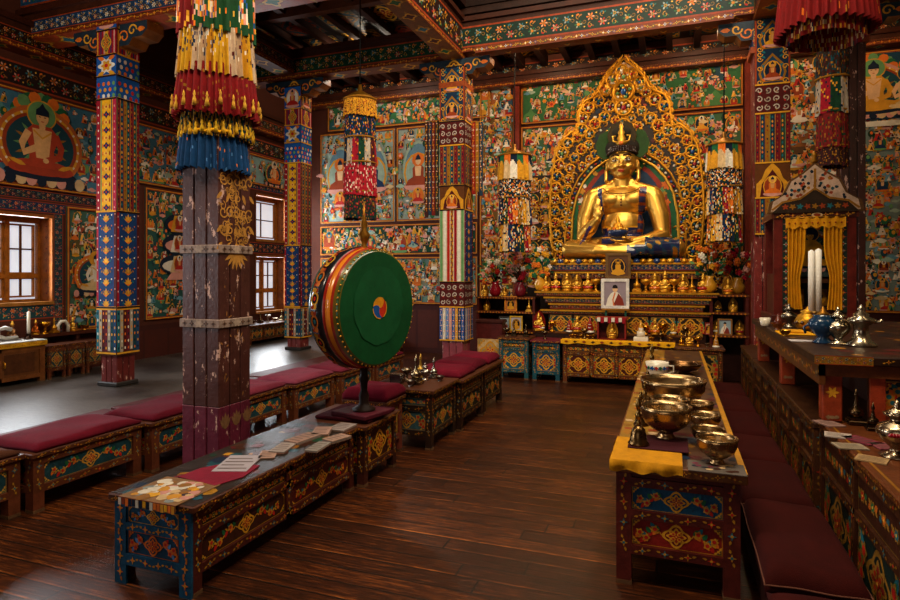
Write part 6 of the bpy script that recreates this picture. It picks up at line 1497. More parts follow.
# red niche with gilt figure
x, y = at_y(612, 330, 8.98).x, 8.98
r = thing('niche_box', 'red open-fronted niche box with white trim on the brown altar cabinet', 'shrine box', (x, y, .62))
m = MB(); m.box(x-.2, x+.2, y+.1, y+.12, .62, .92, hx('4a0e0a'))
for sx in (-.2, .18): m.box(x+sx, x+sx+.02, y-.08, y+.1, .62, .92, hx('7a1c14'))
m.box(x-.22, x+.22, y-.1, y+.13, .92, .95, hx('8a2a18')); m.box(x-.2, x+.2, y-.08, y+.1, .62, .635, hx('7a1c14')); m.build('case', r)
m = MB()
for k in range(8): m.box(x-.2+.05*k, x-.155+.05*k, y-.104, y-.1, .885-.02*(k % 2), .945, [K['white'], K['crimson']][k % 2], 'cloth')
m.build('trim', r)
m = MB(); halo_back(m, x, y, .635, .25, K['gold']); statuette(m, x, y, .635, .26, K['gold2']); solo(m, 'figurine', 'gilt figurine inside the red niche box', 'figurine', (x, y, .635))
x = at_y(641, 330, 8.9).x
m = MB(); m.box(x-.1, x+.1, 8.83, 8.97, .62, .68, K['white'], 'paper', .008); m.lathe([(.06, 0), (.055, .08), (.03, .1), (.035, .13), (.02, .17), (.004, .24)], x, 8.9, .68, [K['white'], K['cream'], K['white'], K['gold'], K['gold']], 'glazed', 14); solo(m, 'offering_lamp', 'white offering lamp on a white block at the altar', 'lamp', (x, 8.9, .62))
m = MB(); m.box(-1.5, .04, 8.64, 8.8, .622, .632, K['yellow'], 'cloth')
n = 26; vs = []; 
for j in range(2):
    for i in range(n+1): vs.append((-1.5+1.54*i/n, 8.64-.006*math.sin(i*1.7)-.004, .63-.05*j-(.01*math.sin(i*1.1) if j else 0)))
m.add(vs, [(i, n+1+i, n+2+i, i+1) for i in range(n)], K['yellow'], 'cloth', True)
for k in range(12): p = PL(m, (-1.45+.125*k, 8.628, .595), (1, 0, 0), (0, 0, 1), (0, -1, 0)); p.lobed(.03, .015, .025, .014, [K['rust'], K['brown']][k % 2], 1, 4, .2, m=16)
solo(m, 'altar_cloth', 'yellow altar cloth with dark motifs along the brown cabinet edge', 'cloth', (-.73, 8.7, .62))
for k, px in enumerate((572, 581, 651, 588)):
    x = at_y(px, 340, 8.9).x; small(offering_bowl, ['small brass bowl at the window end of the yellow altar cloth', 'brass bowl second from the window end of the yellow altar cloth', 'brass bowl between the white lamp and the bowl table', 'brass bowl in front of the red niche box'][k], 'bowl', 'offering_bowl', x, 8.86, .633, .045, K['gold2'])
for k, (px, h, y_, z_, lb) in enumerate([(514, .2, 8.95, .62, 'dark metal ewer on the farthest blue altar cabinet'), (507, .13, 8.9, .62, 'dark lidded pot on the farthest blue altar cabinet'), (526, .2, 8.92, .62, 'pointed dark stupa near the edge of the farthest blue altar cabinet'), (545, .12, 8.9, .6, 'dark ring-handled pot on the blue cabinet beside the brown one')]):
    x = at_y(px, 340, y_).x; x = min(max(x, -2.4), -1.6); m = MB()
    (stupa if k in (0, 2) else lamp)(m, x, y_, z_, h, hx('5a4a34'), 'bronze'); solo(m, 'altar_vessel', lb, 'vessel', (x, y_, z_))
# shelf figures, both sides
sh = [(484, 1.2, .2, 'st', 'small gilt figurine on the top shelf by the dark pillar'), (505, 1.2, .16, 'st', 'tiny gilt figurine under the flowers, top shelf by the dark pillar'), (486, .97, .18, 'st', 'dim gilt figurine alone on the middle shelf by the dark pillar'), (525, .97, .42, 'stupa', 'tall gilt sceptre-topped stupa reaching the top shelf by the dark pillar'), (494, .66, .13, 'lamp', 'white and brass lamp on the lower shelf by the dark pillar')]
for px, z, h, kd, lb in sh:
    x = min(at_y(px, 320, 9.4).x, -2.08); y = 9.42; m = MB()
    if px == 525: y = 9.33; x = -2.12; h = .22
    if px == 505: y = 9.36
    if kd == 'st': halo_back(m, x, y, z, h, K['golddk']); statuette(m, x, y, z, h, K['gold2'])
    elif kd == 'stupa': stupa(m, x, y, z, h, K['gold2'])
    else: lamp(m, x, y, z, h, K['white'], 'glazed')
    solo(m, {'st': 'figurine', 'stupa': 'stupa', 'lamp': 'butter_lamp'}[kd], lb, {'st': 'figurine', 'lamp': 'lamp'}.get(kd, kd), (x, y, z))
for x, z, h, c, lb in ((.6, .71, .2, K['white'], 'pale figurine at the altar end of the lower shelf near the red pillar'), (.9, .71, .2, K['crimson'], 'red-robed figurine at the pillar end of the lower shelf'), (.82, 1.03, .2, K['gold'], 'gilt figurine on the middle shelf near the red pillar'), (.62, 1.03, .16, K['navy'], 'dark blue figurine on the middle shelf near the red pillar'), (.75, 1.28, .24, K['orange'], 'orange-robed figurine on the top shelf near the red pillar')):
    m = MB(); halo_back(m, x, 9.42, z, h, K['golddk']); statuette(m, x, 9.42, z, h, K['gold2'], robe=c); solo(m, 'figurine', lb, 'figurine', (x, 9.42, z))
# vases of flowers and jewelled sprays beside the throne
def bouquet(label, x, y, z, h, w, cols, vase):
    r = thing('flower_vase', label, 'flowers', (x, y, z)); m = MB(); m.lathe([(.05, 0), (.09, .05), (.1, .12), (.05, .2), (.065, .24)], x, y, z, vase, 'glazed', 14); m.build('vase', r)
    f = MB(); lf = MB()
    for k in range(70):
        a, t = RN.uniform(0, 2*PI), RN.random()**.6; q = Vector((x+w*t*math.cos(a), y+w*.4*t*math.sin(a), z+.24+(h-.24)*RN.random()*(1-.35*t)))
        if k % 3 == 0: lf.tube([(x, y, z+.22), ((x+q.x)/2, (y+q.y)/2, (z+.24+q.z)/2+.05), q], .006, K['dkgreen'], 'cloth', 4)
        if k % 2: 
            c = RN.choice(cols); f.ball(q, (.035, .03, .03), var(c, .2), 'cloth', 7, 5)
            for u in range(5): b = 2*PI*u/5; f.ball((q.x+.03*math.cos(b), q.y-.012, q.z+.03*math.sin(b)), (.02, .012, .02), var(c, .25), 'cloth', 5, 4)
        else:
            d_ = Vector((math.cos(a), -.4, RN.uniform(-.2, .8)))*.09; s_ = Vector((-d_.z, .3*d_.x, d_.x)).normalized()*.022
            lf.add([q, q+d_*.5+s_, q+d_, q+d_*.5-s_], [(0, 1, 2, 3)], var(pick('green', 'dkgreen', 'lgreen')), 'cloth')
    f.build('blossoms', r); lf.build('leaves', r)
FL = [K['red'], K['orange'], K['white'], K['pink'], K['gold'], K['crimson']]
bouquet('spray of red and white flowers on the top shelf by the dark pillar', -2.72, 9.5, 1.2, .62, .26, FL, K['crimson'])
bouquet('flower vase with orange and white blossoms between shelves and throne', -2.3, 9.5, 1.2, .75, .28, FL, hx('6a1420'))
bouquet('mixed flower vase tight against the window side of the throne', -1.93, 9.3, 1.304, .7, .16, [K['gold'], K['orange'], K['white'], K['green']], K['gold'])
bouquet('flower vase with dark foliage and orange blossoms beside the throne, shrine side', .5, 9.3, 1.304, .8, .2, [K['gold'], K['orange'], K['white'], K['rust']], K['gold'])
bouquet('dark red flower spray on the top shelf near the red pillar', .88, 9.5, 1.28, .75, .2, [K['crimson'], K['orange'], K['pink'], K['rust']], K['golddk'])
# carved gilt screens flanking the aureole
for sg, lb in ((-1, 'carved gilt side screen of scrolls and deities on the window side of the aureole'), (1, 'carved gilt side screen of scrolls and deities on the shrine side of the aureole')):
    x0 = AX+sg*1.22; x1 = AX+sg*1.66; a, b = min(x0, x1), max(x0, x1); m = MB(); z0_, z1_ = 1.3, 3.3
    r = thing('side_screen', lb, 'screen', ((a+b)/2, 10.5, .03)); m.box(a, b, 10.48, 10.54, .03, z1_, hx('24160a')); p = PL(m, (a, 10.479, z0_), (1, 0, 0), (0, 0, 1), (0, -1, 0), lay=.0015)
    for j in range(7):
        for i in range(2):
            p.seated(.11+.22*i, .03+.28*j, .27, pick('navy', 'dkgreen', 'maroon', 'tealdk'), pick('gold', 'white', 'green'), pick('orange', 'red', 'gold', 'white'), l=2)
    m.build('panel', r); m = MB()
    for k in range(64):
        x, z = RN.uniform(a+.04, b-.04), RN.uniform(z0_, z1_-.06)
        m.tube([(x+.05*(1-.12*u)*math.cos(u+k), 10.46-.004*u, z+.05*(1-.12*u)*math.sin(u+k)) for u in range(6)], .011, K['gold'] if k % 3 else K['gold2'], 'gilt', 5); m.ball((x, 10.455, z), .018, GEM[k % 8], 'glazed', 6, 4)
    m.build('filigree_pattern', r)

# more offerings crowding the lower altar
def row(kinds, xs, y, z, where, grp):
    for k, x in enumerate(xs):
        kd = kinds[k % len(kinds)]; h = RN.uniform(.85, 1.15); m = MB()
        if kd == 'cake': torma(m, x, y, z, .17*h, [hx('8c1a14'), hx('b0701c'), hx('6a1420')][k % 3], K['white']); c = 'offering'
        elif kd == 'lamp': lamp(m, x, y, z, .13*h, [K['gold'], hx('8a6a3a')][k % 2], 'bronze'); c = 'lamp'
        elif kd == 'bowl': offering_bowl(m, x, y, z, .042, [K['gold2'], hx('9a8a70')][k % 2]); c = 'bowl'
        elif kd == 'stupa': stupa(m, x, y, z, .2*h, [K['gold'], hx('7a5a3a')][k % 2], 'bronze'); c = 'stupa'
        else: statuette(m, x, y, z, .19*h, K['gold2'], robe=[K['red'], None, K['white'], K['orange']][k % 4]); c = 'figurine'
        solo(m, {'cake': 'offering_cake', 'lamp': 'butter_lamp', 'bowl': 'offering_bowl', 'stupa': 'stupa', 'fig': 'figurine'}[kd], '%s %s from the window side %s' % (ords[k], {'cake': 'coloured offering cake', 'lamp': 'brass butter lamp', 'bowl': 'brass water bowl', 'stupa': 'small stupa', 'fig': 'small gilt figurine'}[kd], where), c, (x, y, z), grp)
row(['bowl', 'lamp', 'bowl', 'cake'], [-1.36, -1.22, -1.1, -.4, -.27, -.15, -.03], 9.06, .6215, 'behind the yellow altar cloth', 'offerings behind the yellow altar cloth')
row(['stupa', 'fig', 'lamp', 'bowl', 'cake'], [.12, .22, .33, .44, .55], 8.72, .6015, 'on the dark altar side cabinet', 'offerings on the dark altar side cabinet')
row(['fig', 'lamp', 'stupa'], [1.06, 1.17, 1.28], 8.5, .6615, 'on the narrow altar cabinet', 'offerings on the narrow altar cabinet')
row(['lamp', 'cake', 'fig', 'lamp'], [-.36, -.2, .02, .18], 9.21, .6905, 'on the shrine end of the altar ledge', 'offerings on the shrine end of the altar ledge')
# ================================================================ THE GREEN DRUM
DX, DY, DZ, DR_, DT = -2.25, 4.15, 1.325, .452, .3
dr = thing('drum', 'big green-faced ceremonial drum on a dark pole, with a three-coloured swirl', 'drum', (DX, DY, .49)); dr.rotation_euler = (0, 0, math.atan2(-.22, .975))
def lathe_x(mb, prof, cz, col, fin, n=72, org=(DX, DY)):
    """turn a profile of (radius, x) about a level axis"""
    vs = []; fs = []; cl = []
    for r, x in prof:
        r *= .955
        for k in range(n): a = 2*PI*k/n; vs.append((org[0]+x, org[1]+r*math.cos(a), cz+r*math.sin(a)))
    for i in range(len(prof)-1):
        for k in range(n):
            k2 = (k+1) % n; fs.append((i*n+k, i*n+k2, (i+1)*n+k2, (i+1)*n+k)); cl.append(col[i] if isinstance(col, list) else col)
    mb.add(vs, fs, cl, fin, True)
h = DT/2
m = MB(); prof = [(.45, -h), (.468, -h+.008), (.474, -h+.03), (.468, -h+.05), (.492, -h+.055), (.496, 0), (.492, .02), (.474, .03), (.485, .045), (.487, h-.06), (.474, h-.045), (.47, h-.02), (.458, h-.004), (.45, h)]
lathe_x(m, prof, DZ, [hx('2c5a50'), hx('2c5a50'), hx('5a2a10'), hx('14161c'), hx('14161c'), hx('14161c'), hx('8a1c10'), hx('b8641a'), hx('c8741c'), hx('8a2010'), hx('5a4a14'), hx('2a4a24'), hx('5a4a14')], 'glazed')
n = 18
for k in range(n):
    a = 2*PI*(k+.5)/n; N_ = V3((0, math.cos(a), math.sin(a))); U_ = V3((0, -math.sin(a), math.cos(a))); V_ = V3((1, 0, 0))
    p = PL(m, V3((DX-.055, DY, DZ))+N_*.475, U_, V_, N_, 'glazed', .001)
    c = [hx('b8842a'), hx('a8581c')][k % 2]
    p.ell(0, 0, .05, .035, c, 1, 14); p.ell(0, 0, .035, .022, hx('14161c'), 2, 12); p.ell(0, 0, .018, .012, [K['red'], K['teal']][k % 2], 3, 8)
    for s_ in (-1, 1): p.leaf(s_*.045, .0, .04, .04, (0 if s_ > 0 else PI)+.5, c, 2); p.leaf(s_*.045, -.0, .04, .03, (0 if s_ > 0 else PI)-.6, hx('8a2a14'), 2)
for k in range(60):
    a = 2*PI*k/60; m.ball((DX+h-.012, DY+.446*math.cos(a), DZ+.446*math.sin(a)), .008, K['gold'], 'gilt', 6, 4)
m.build('shell', dr)
for sg in (1, -1):
    m = MB(); R_ = [(.45, sg*h)]+[(.45*q, sg*(h+.006*(1-q*q))) for q in (.9, .7, .5, .3, .1)]+[(.001, sg*(h+.006))]
    lathe_x(m, R_ if sg > 0 else R_, DZ, hx('0a4420'), 'drum skin', 64)
    if sg > 0:
        p = PL(m, (DX+h+.0075, DY, DZ), (0, 1, 0), (0, 0, 1), (1, 0, 0), 'drum skin', .0008)
        p.lobed(.0, .02, .29, .3, hx('0f4a26'), 0, 11, .015, m=66)
        p.ell(0, 0, .084, .084, hx('0c2a1a'), 2, 30)
        for k, c in enumerate((hx('d88a14'), hx('1a4a8c'), hx('b82a14'))):
            a0 = k*2*PI/3+.9
            P = [(.08*math.cos(a0+t*2*PI/3/10), .08*math.sin(a0+t*2*PI/3/10)) for t in range(11)]
            Q = []
            for t in range(1, 9): u = t/8; a = a0+2*PI/3-u*1.9; Q.append((.08*(1-u)*math.cos(a+1.0*u), .08*(1-u)*math.sin(a+1.0*u)))
            S = []
            for t in range(7, 0, -1): u = t/8; a = a0-u*1.9; S.append((.08*(1-u)*math.cos(a+1.0*u), .08*(1-u)*math.sin(a+1.0*u)))
            p.poly(P+Q+S, c, 3)
            b = a0+PI/3; p.stroke([(.08*math.cos(a0+PI/3*t/5+.15), .08*math.sin(a0+PI/3*t/5+.15)) for t in range(9)], .008, K['gold'], 4)
    m.build('drumhead', dr)['label'] = 'green drumhead with a central swirl' if sg > 0 else 'green drumhead facing the windows'
m = MB(); m.lathe([(.09, 0), (.09, .02), (.05, .04), (.035, .07), (.04, .12), (.026, .16), (.03, .22), (.042, .25), (.03, .28), (.034, .36), (.045, .37)], DX, DY, .52, hx('20110b'), 'dark wood', 16); m.tube([(DX, DY, .9), (DX, DY, 1.76)], .028, hx('2a140c'), 'dark wood', 12); m.build('pole', dr)
m = MB(); m.lathe([(.03, 0), (.045, .03), (.02, .06), (.035, .1), (.05, .14), (.02, .18), (.03, .22), (.012, .28), (.004, .4)], DX, DY, 1.75, K['golddk'], 'gilt', 14); m.build('finial', dr)
m = MB(); m.box(DX-.2, DX+.15, DY-.16, DY+.16, .49, .525, hx('4a1420'), 'dark wood', .006); m.build('base_plate', dr)
m = MB(); m.box(-2.6, -2.13, 4.0, 4.47, .462, .489, hx('3a0c16'), 'velvet', .008); solo(m, 'table_cloth', 'dark red cloth folded on the table under the drum', 'cloth', (-2.42, 4.2, .462))

# ================================================================ TABLE OF BOWLS
BT = .632
def bowl(label, px, py, rpx, hpx, foot=.38, col=None, fin='bronze', name='bowl', rim=1.0, group=None):
    q = at_z(px, py, BT); d = q.dot(FWD); s = d/600; R_ = rpx*s; H = hpx*s; m = MB(); col = col or hx('a88a60')
    t = .004
    prof = [(R_*foot, 0), (R_*foot*1.02, H*.03), (R_*foot*.8, H*.1), (R_*foot*.72, H*.2), (R_*.5, H*.26), (R_*.82, H*.45), (R_*.96, H*.68), (R_*.97*rim, H*.85), (R_*1.02, H), (R_*.98, H*1.005), (R_*.93, H*.84), (R_*.9, H*.66), (R_*.76, H*.46), (R_*.4, H*.32), (.001, H*.29)]
    m.lathe(prof, q.x, q.y, BT, col, fin, 40)
    # a chased line below the lip
    m.tube([(q.x+R_*.985*math.cos(2*PI*k/40), q.y+R_*.985*math.sin(2*PI*k/40), BT+H*.9) for k in range(40)], .002, mixc(col, K['brown'], .5), fin, 5, True)
    return solo(m, name, label, 'bowl', (q.x, q.y, BT), group)
bowl('footed brass bowl nearest the bell, on the front of the table', 666, 441, 24.5, 32)
bowl('smallest footed brass bowl at the near corner of the table', 717, 464, 19.5, 26)
bowl('wide brass basin, largest vessel on the table', 673, 409, 31, 30, foot=.5)
bowl('brass bowl half hidden between the basin and the footed bowl', 670, 424, 18.5, 26)
bowl('small brass bowl just behind the smallest footed bowl', 708, 446, 16, 18, foot=.5)
bowl('small brass bowl in the middle of the cushion-side row', 705, 431, 15, 17, foot=.5)
bowl('small brass bowl at the altar end of the cushion-side row', 699, 419, 14, 17, foot=.5)
bowl('low dark brass bowl beyond the white cup', 682, 373, 18, 10, foot=.55, col=hx('6a4a2c'))
def bell(label, px, py, hpx, group='hand bells'):
    q = at_z(px, py, BT); s = q.dot(FWD)/600; H = hpx*s; m = MB(); r = thing('hand_bell', label, 'bell', (q.x, q.y, BT), group)
    m.lathe([(H*.2, 0), (H*.21, H*.03), (H*.17, H*.08), (H*.145, H*.22), (H*.13, H*.3), (H*.07, H*.37), (H*.04, H*.39)], q.x, q.y, BT, hx('6a5030'), 'bronze', 20); m.build('bell', r)
    m = MB(); m.lathe([(H*.04, 0), (H*.06, H*.05), (H*.03, H*.09), (H*.055, H*.15), (H*.07, H*.2), (H*.04, H*.26), (H*.025, H*.3), (H*.05, H*.36), (H*.06, H*.43), (H*.03, H*.52), (.002, H*.6)], q.x, q.y, BT+H*.38, hx('8a6a38'), 'bronze', 14); m.build('handle', r)
bell('dark bronze hand bell nearest the yellow cloth', 638.5, 448, 50)
bell('bronze hand bell second from the yellow cloth', 641, 425, 36)
bell('bronze hand bell level with the hidden brass bowl', 645, 412, 32)
bell('bronze hand bell level with the big basin', 648, 399, 30)
bell('spired bronze hand bell rising beside the white cup', 652, 377, 34)
q = at_z(657, 381, BT); m = MB()
r = thing('cup', 'white porcelain cup with blue and red flowers beyond the basin', 'cup', (q.x, q.y, BT)); m.lathe([(.06, 0), (.065, .01), (.085, .09), (.1, .17), (.097, .17), (.08, .09), (.001, .02)], q.x, q.y, BT, K['white'], 'glazed', 28)
for k in range(9):
    a = -PI+.38*k; N_ = V3((math.cos(a), math.sin(a), 0)); p = PL(m, V3((q.x, q.y, BT+.125))+N_*.0935, (-math.sin(a), math.cos(a), 0), (0, 0, 1), N_, 'glazed'); p.lobed(0, 0, .016, .016, [K['blue'], K['red'], K['green']][k % 3], 1, 5, .3, m=20); p.leaf(.015, -.01, .02, .01, .6, K['blue'], 1)
m.build('body', r); m = MB(); m.tube([(q.x+.09, q.y, BT+.14), (q.x+.135, q.y, BT+.14), (q.x+.14, q.y, BT+.09), (q.x+.08, q.y, BT+.07)], .008, K['white'], 'glazed', 8); m.build('handle', r)
# books and cloths on the table
m = MB(); m.box(-.3, .05, 3.17, 3.62, BT, BT+.012, hx('b87c0c'), 'cloth', .003)
n = 30; vs = []
for j in range(4):
    for i in range(n+1): t = i/n; vs.append((-.3+.35*t, 3.166-.012*min(j, 1)-.004*math.sin(i*.9)-.006*math.sin(i*.31+j), BT+.012-.017*j-(.008*math.sin(i*.6) if j == 3 else 0)))
m.add(vs, [(j*(n+1)+i, (j+1)*(n+1)+i, (j+1)*(n+1)+i+1, j*(n+1)+i+1) for j in range(3) for i in range(n)], hx('b87c0c'), 'cloth', True)
vs = [(-.302-.004*math.sin(k), 3.17+.45*k/12, BT+.012-.045*j-(.006*math.sin(k*1.3) if j else 0)) for j in range(2) for k in range(13)]
m.add(vs, [(k, k+1, 14+k, 13+k) for k in range(12)], hx('b87c0c'), 'cloth', True)
solo(m, 'yellow_cloth', 'bright yellow cloth hanging over the near corner of the bowl table', 'cloth', (-.12, 3.4, BT))
m = MB(); q = at_z(663, 449, BT); m.box(q.x-.18, q.x+.13, q.y-.09, q.y+.2, BT+.013, BT+.02, hx('3a1018'), 'cloth', .002); mat_ = solo(m, 'cloth_mat', 'dark red mat under the footed brass bowl and bell', 'mat', (q.x, q.y, BT+.013))
for o in bpy.data.objects:
    if o.parent is None and o.get('label', '') in ('footed brass bowl nearest the bell, on the front of the table', 'dark bronze hand bell nearest the yellow cloth'): o.location.z += .0205
q = at_z(716, 468, BT); m = MB(); m.box(q.x-.13, q.x+.13, q.y-.09, q.y+.08, BT, BT+.004, hx('5a5048'), 'paper'); p = PL(m, (q.x-.13, q.y-.09, BT+.0045), (1, 0, 0), (0, 1, 0), (0, 0, 1), 'paper', .0004)
for k in range(20): p.blot(RN.uniform(.03, .23), RN.uniform(.03, .14), .018, pick('mauve', 'navy', 'cream', 'brown'), 1+k % 2)
solo(m, 'paper_mat', 'grey floral paper under the smallest footed bowl', 'mat', (q.x, q.y, BT))
for o in bpy.data.objects:
    if o.parent is None and o.get('label', '').startswith('smallest footed brass'): o.location.z += .0055

# ================================================================ PAPERS ON THE LONG TABLE
LT = .4615
def sheets(label, px, py, w, d, rot, h, cols, name='scripture_leaf', z=LT, marks=True, cat='papers', group=None):
    q = at_z(px, py, z); m = MB(); n = max(1, int(h/.008))
    m.box(-w/2, w/2, -d/2, d/2, 0, .0065, cols[-1], 'paper')
    for k in range(1, n): m.box(-w/2+RN.uniform(-.004, .004), w/2+RN.uniform(-.004, .004), -d/2+RN.uniform(-.004, .004), d/2, k*.0065, (k+1)*.0065, var(cols[k % len(cols)], .15), 'paper')
    H = n*.0065; p = PL(m, (-w/2, -d/2, H+.0004), (1, 0, 0), (0, 1, 0), (0, 0, 1), 'paper', .0003)
    if marks == True:
        for k in range(4): p.rect(w*.08, d*(.15+.2*k), w*RN.uniform(.7, .93), d*(.2+.2*k), hx('4a3a34'), 1)
    elif marks == 'pic':
        for k in range(26): p.blot(w*.12+RN.uniform(0, .76)*w, d*.14+RN.uniform(0, .72)*d, .018, pick('yellow', 'navy', 'white', 'rust', 'gold', 'cream', 'blue'), 1+k % 3)
    o = solo(m, name, label, cat, (0, 0, 0), group); o.location = (q.x, q.y, z); o.rotation_euler = (0, 0, rot); return o
W_, CR = hx('8a8084'), hx('7c7068')
m = MB(); x0, x1, y0, y1 = -2.63, -2.26, 2.27, 2.58; m.box(x0, x1, y0, y1, LT, LT+.004, hx('6a4a2a'), 'cloth'); p = PL(m, (x0, y0, LT+.0043), (1, 0, 0), (0, 1, 0), (0, 0, 1), 'cloth', .0003)
for k in range(60): p.blot(RN.uniform(.03, .34), RN.uniform(.03, .28), RN.uniform(.02, .045), mixc(pick('yellow', 'white', 'gold', 'cream', 'pink', 'navy', 'white', 'grey', 'golddk'), K['brown'], .4), 1+k % 4)
m.box(x0, x1, y0-.004, y0, LT-.03, LT+.004, hx('6a3a1a'), 'cloth'); p = PL(m, (x0, y0-.0045, LT-.03), (1, 0, 0), (0, 0, 1), (0, -1, 0), 'cloth')
for k in range(16): p.rect(.023*k+.002, -.006+.004*math.sin(k*2), .023*k+.021, .03, var(pick('yellow', 'navy', 'rust', 'gold', 'white', 'orange'), .2), 1)
solo(m, 'runner', 'yellow and white patterned runner hanging over the blue end of the long table', 'cloth', (-2.45, 2.45, LT))
sheets('single large grey scripture leaf lying flat, next to the thick pillar', 238, 464, .2, .3, .35, .007, [W_])
for k, (px, py, w, d_, r_, h_, lb) in enumerate([(283, 449, .1, .2, .2, .02, 'loose stack of scripture leaves at the near side of the pile'), (303, 440, .12, .24, -.15, .03, 'thick stack of scripture leaves in the middle of the long table'), (318, 448, .09, .2, .1, .02, 'stack of pages next to the table edge'), (322, 433, .12, .2, .4, .026, 'book of pages lying open toward the drum'), (337, 440, .1, .17, -.3, .03, 'small bound pages by the table edge, under the drum'), (342, 428, .14, .2, .0, .02, 'flat scripture leaves closest to the drum base'), (268, 455, .1, .16, .5, .013, 'dark folded page between the large leaf and the stacks')]):
    sheets(lb, px, py, w, d_, r_, h_, [W_, CR, hx('8a6a5a')])
m = MB(); q = at_z(205, 480, LT); vs = [(-.17, -.1), (.12, -.14), (.17, .02), (.13, .22), (-.08, .2), (-.16, .06)]
m.prism(vs, (V3((q.x, q.y+.08, LT+.001)), V3((1, 0, 0)), V3((0, 1, 0)), V3((0, 0, 1))), 0, .004, hx('6a1424'), 'velvet'); solo(m, 'red_cloth', 'flat wine red cloth spread on the long table by the pillar foot', 'cloth', (q.x, q.y, LT))

# ---- ritual vessels on the blue-ended table
VZ = .5405
def ewer(m, x, y, z, h, col, fin='silver metal', lid=True):
    m.lathe([(h*.26, 0), (h*.27, h*.03), (h*.12, h*.1), (h*.1, h*.16), (h*.24, h*.3), (h*.33, h*.45), (h*.28, h*.56), (h*.12, h*.63), (h*.1, h*.68), (h*.2, h*.74), (h*.21, h*.77)], x, y, z, col, fin, 22)
    if lid: m.lathe([(h*.2, 0), (h*.12, h*.05), (h*.04, h*.1), (h*.06, h*.14), (h*.005, h*.24)], x, y, z+h*.77, col, fin, 14)
for k, (px, py, fn, h_, col, fin, lb) in enumerate([(397, 383, 'box', .1, hx('6a6460'), 'silver metal', 'square silver box at the drum-side corner of the vessel table'), (416, 384, 'stupa', .28, hx('8a7a60'), 'silver metal', 'tallest gilt-topped stupa among the vessels beyond the drum'), (407, 381, 'lamp', .13, hx('6a5a44'), 'bronze', 'dark lamp cup between the silver box and the tall stupa'), (425, 380, 'ewer', .17, hx('8a8078'), 'silver metal', 'round silver pot beside the tall stupa'),
                                          (436, 377, 'stupa', .2, hx('9a9488'), 'silver metal', 'bell-shaped silver stupa at the cushion end of the vessel table'), (428, 374, 'stupa', .24, hx('a0782c'), 'gilt', 'gilt flame-topped stupa behind the round silver pot'), (411, 386, 'bowl', .05, hx('8a8078'), 'silver metal', 'shallow silver bowl at the front of the vessel table'), (440, 381, 'bowl', .045, hx('7a7068'), 'silver metal', 'small silver bowl at the aisle edge of the vessel table')]):
    q = at_z(px, py, VZ); x, y = min(max(q.x, -2.46), -2.08), min(max(q.y, 5.03), 5.57); m = MB()
    if fn == 'box': m.box(x-.06, x+.06, y-.05, y+.05, VZ, VZ+.09, col, fin, .008); m.box(x-.064, x+.064, y-.054, y+.054, VZ+.06, VZ+.068, col, fin)
    elif fn == 'stupa': stupa(m, x, y, VZ, h_, col, fin)
    elif fn == 'lamp': lamp(m, x, y, VZ, h_, col, fin)
    elif fn == 'ewer': ewer(m, x, y, VZ, h_, col, fin)
    else: offering_bowl(m, x, y, VZ, h_, col, fin)
    solo(m, 'ritual_vessel', lb, 'vessel', (x, y, VZ), 'ritual vessels beyond the drum')

# ================================================================ THINGS ON THE RAISED COUNTER
def cpt(px, py, z=1.1355): return at_z(px, py, z)
def on_counter(name, label, cat, px, py, fn, z=1.1355):
    q = cpt(px, py, z); m = MB(); fn(m, q.x, q.y, z); return solo(m, name, label, cat, (q.x, q.y, z))
SV = hx('b0a48c')
on_counter('ewer', 'silver lidded ewer with a broad belly beside the blue pot', 'ewer', 838, 344, lambda m, x, y, z: ewer(m, x, y, z, .24, SV))
on_counter('ewer', 'tall-footed silver ewer at the open end of the counter', 'ewer', 861, 346, lambda m, x, y, z: (m.lathe([(.085, 0), (.088, .012), (.055, .04), (.04, .09), (.042, .13), (.075, .15), (.08, .17), (.04, .185), (.045, .2), (.015, .22), (.02, .235), (.003, .26)], x, y, z, SV, 'silver metal', 24), m.tube([(x-.07, y, z+.15), (x-.1, y, z+.16), (x-.11, y, z+.19)], .009, SV, 'silver metal'), m.tube([(x+.07, y, z+.15), (x+.105, y, z+.155), (x+.11, y, z+.17)], .009, SV, 'silver metal')))
on_counter('pot', 'dark blue glazed pot on a foot between yellow cloth and silver ewer', 'pot', 823, 343, lambda m, x, y, z: (m.lathe([(.06, 0), (.062, .01), (.03, .04), (.06, .07), (.085, .11), (.08, .15), (.055, .17), (.06, .185), (.05, .185)], x, y, z, hx('10304c'), 'glazed', 24), m.tube([(x-.07, y, z+.13), (x-.11, y, z+.1), (x-.1, y, z+.06)], .008, hx('10304c'), 'glazed'), m.lathe([(.05, 0), (.02, .02), (.012, .04), (.001, .06)], x, y, z+.185, K['golddk'], n=12)))
on_counter('pot', 'round gilded pot with dark motifs behind the blue pot', 'pot', 808, 332, lambda m, x, y, z: (m.lathe([(.05, 0), (.08, .04), (.095, .08), (.07, .13), (.045, .145), (.055, .16), (.02, .175), (.003, .2)], x, y, z, hx('b8841c'), 'gilt', 22), [m.ball((x+.09*math.cos(a), y+.09*math.sin(a), z+.075), .016, K['brown'], 'glazed', 7, 5) for a in (3.6, 4.1, 4.6, 5.1, 5.6)]))
on_counter('pot', 'silver lidded pot in the shade below the shrine curtain', 'pot', 789, 327, lambda m, x, y, z: ewer(m, x, y, z, .2, hx('8a8070')))
q = cpt(816, 335); q = at_y(815, 318, 5.3); x, y = q.x, q.y
r = thing('candle_pair', 'pair of tall white candles in one holder before the shrine', 'candle', (x, y, 1.1355))
m = MB(); m.lathe([(.06, 0), (.062, .012), (.025, .03), (.022, .13), (.05, .15), (.05, .162)], x, y, 1.1355, hx('8a6a3a'), 'bronze', 18); m.build('holder', r)
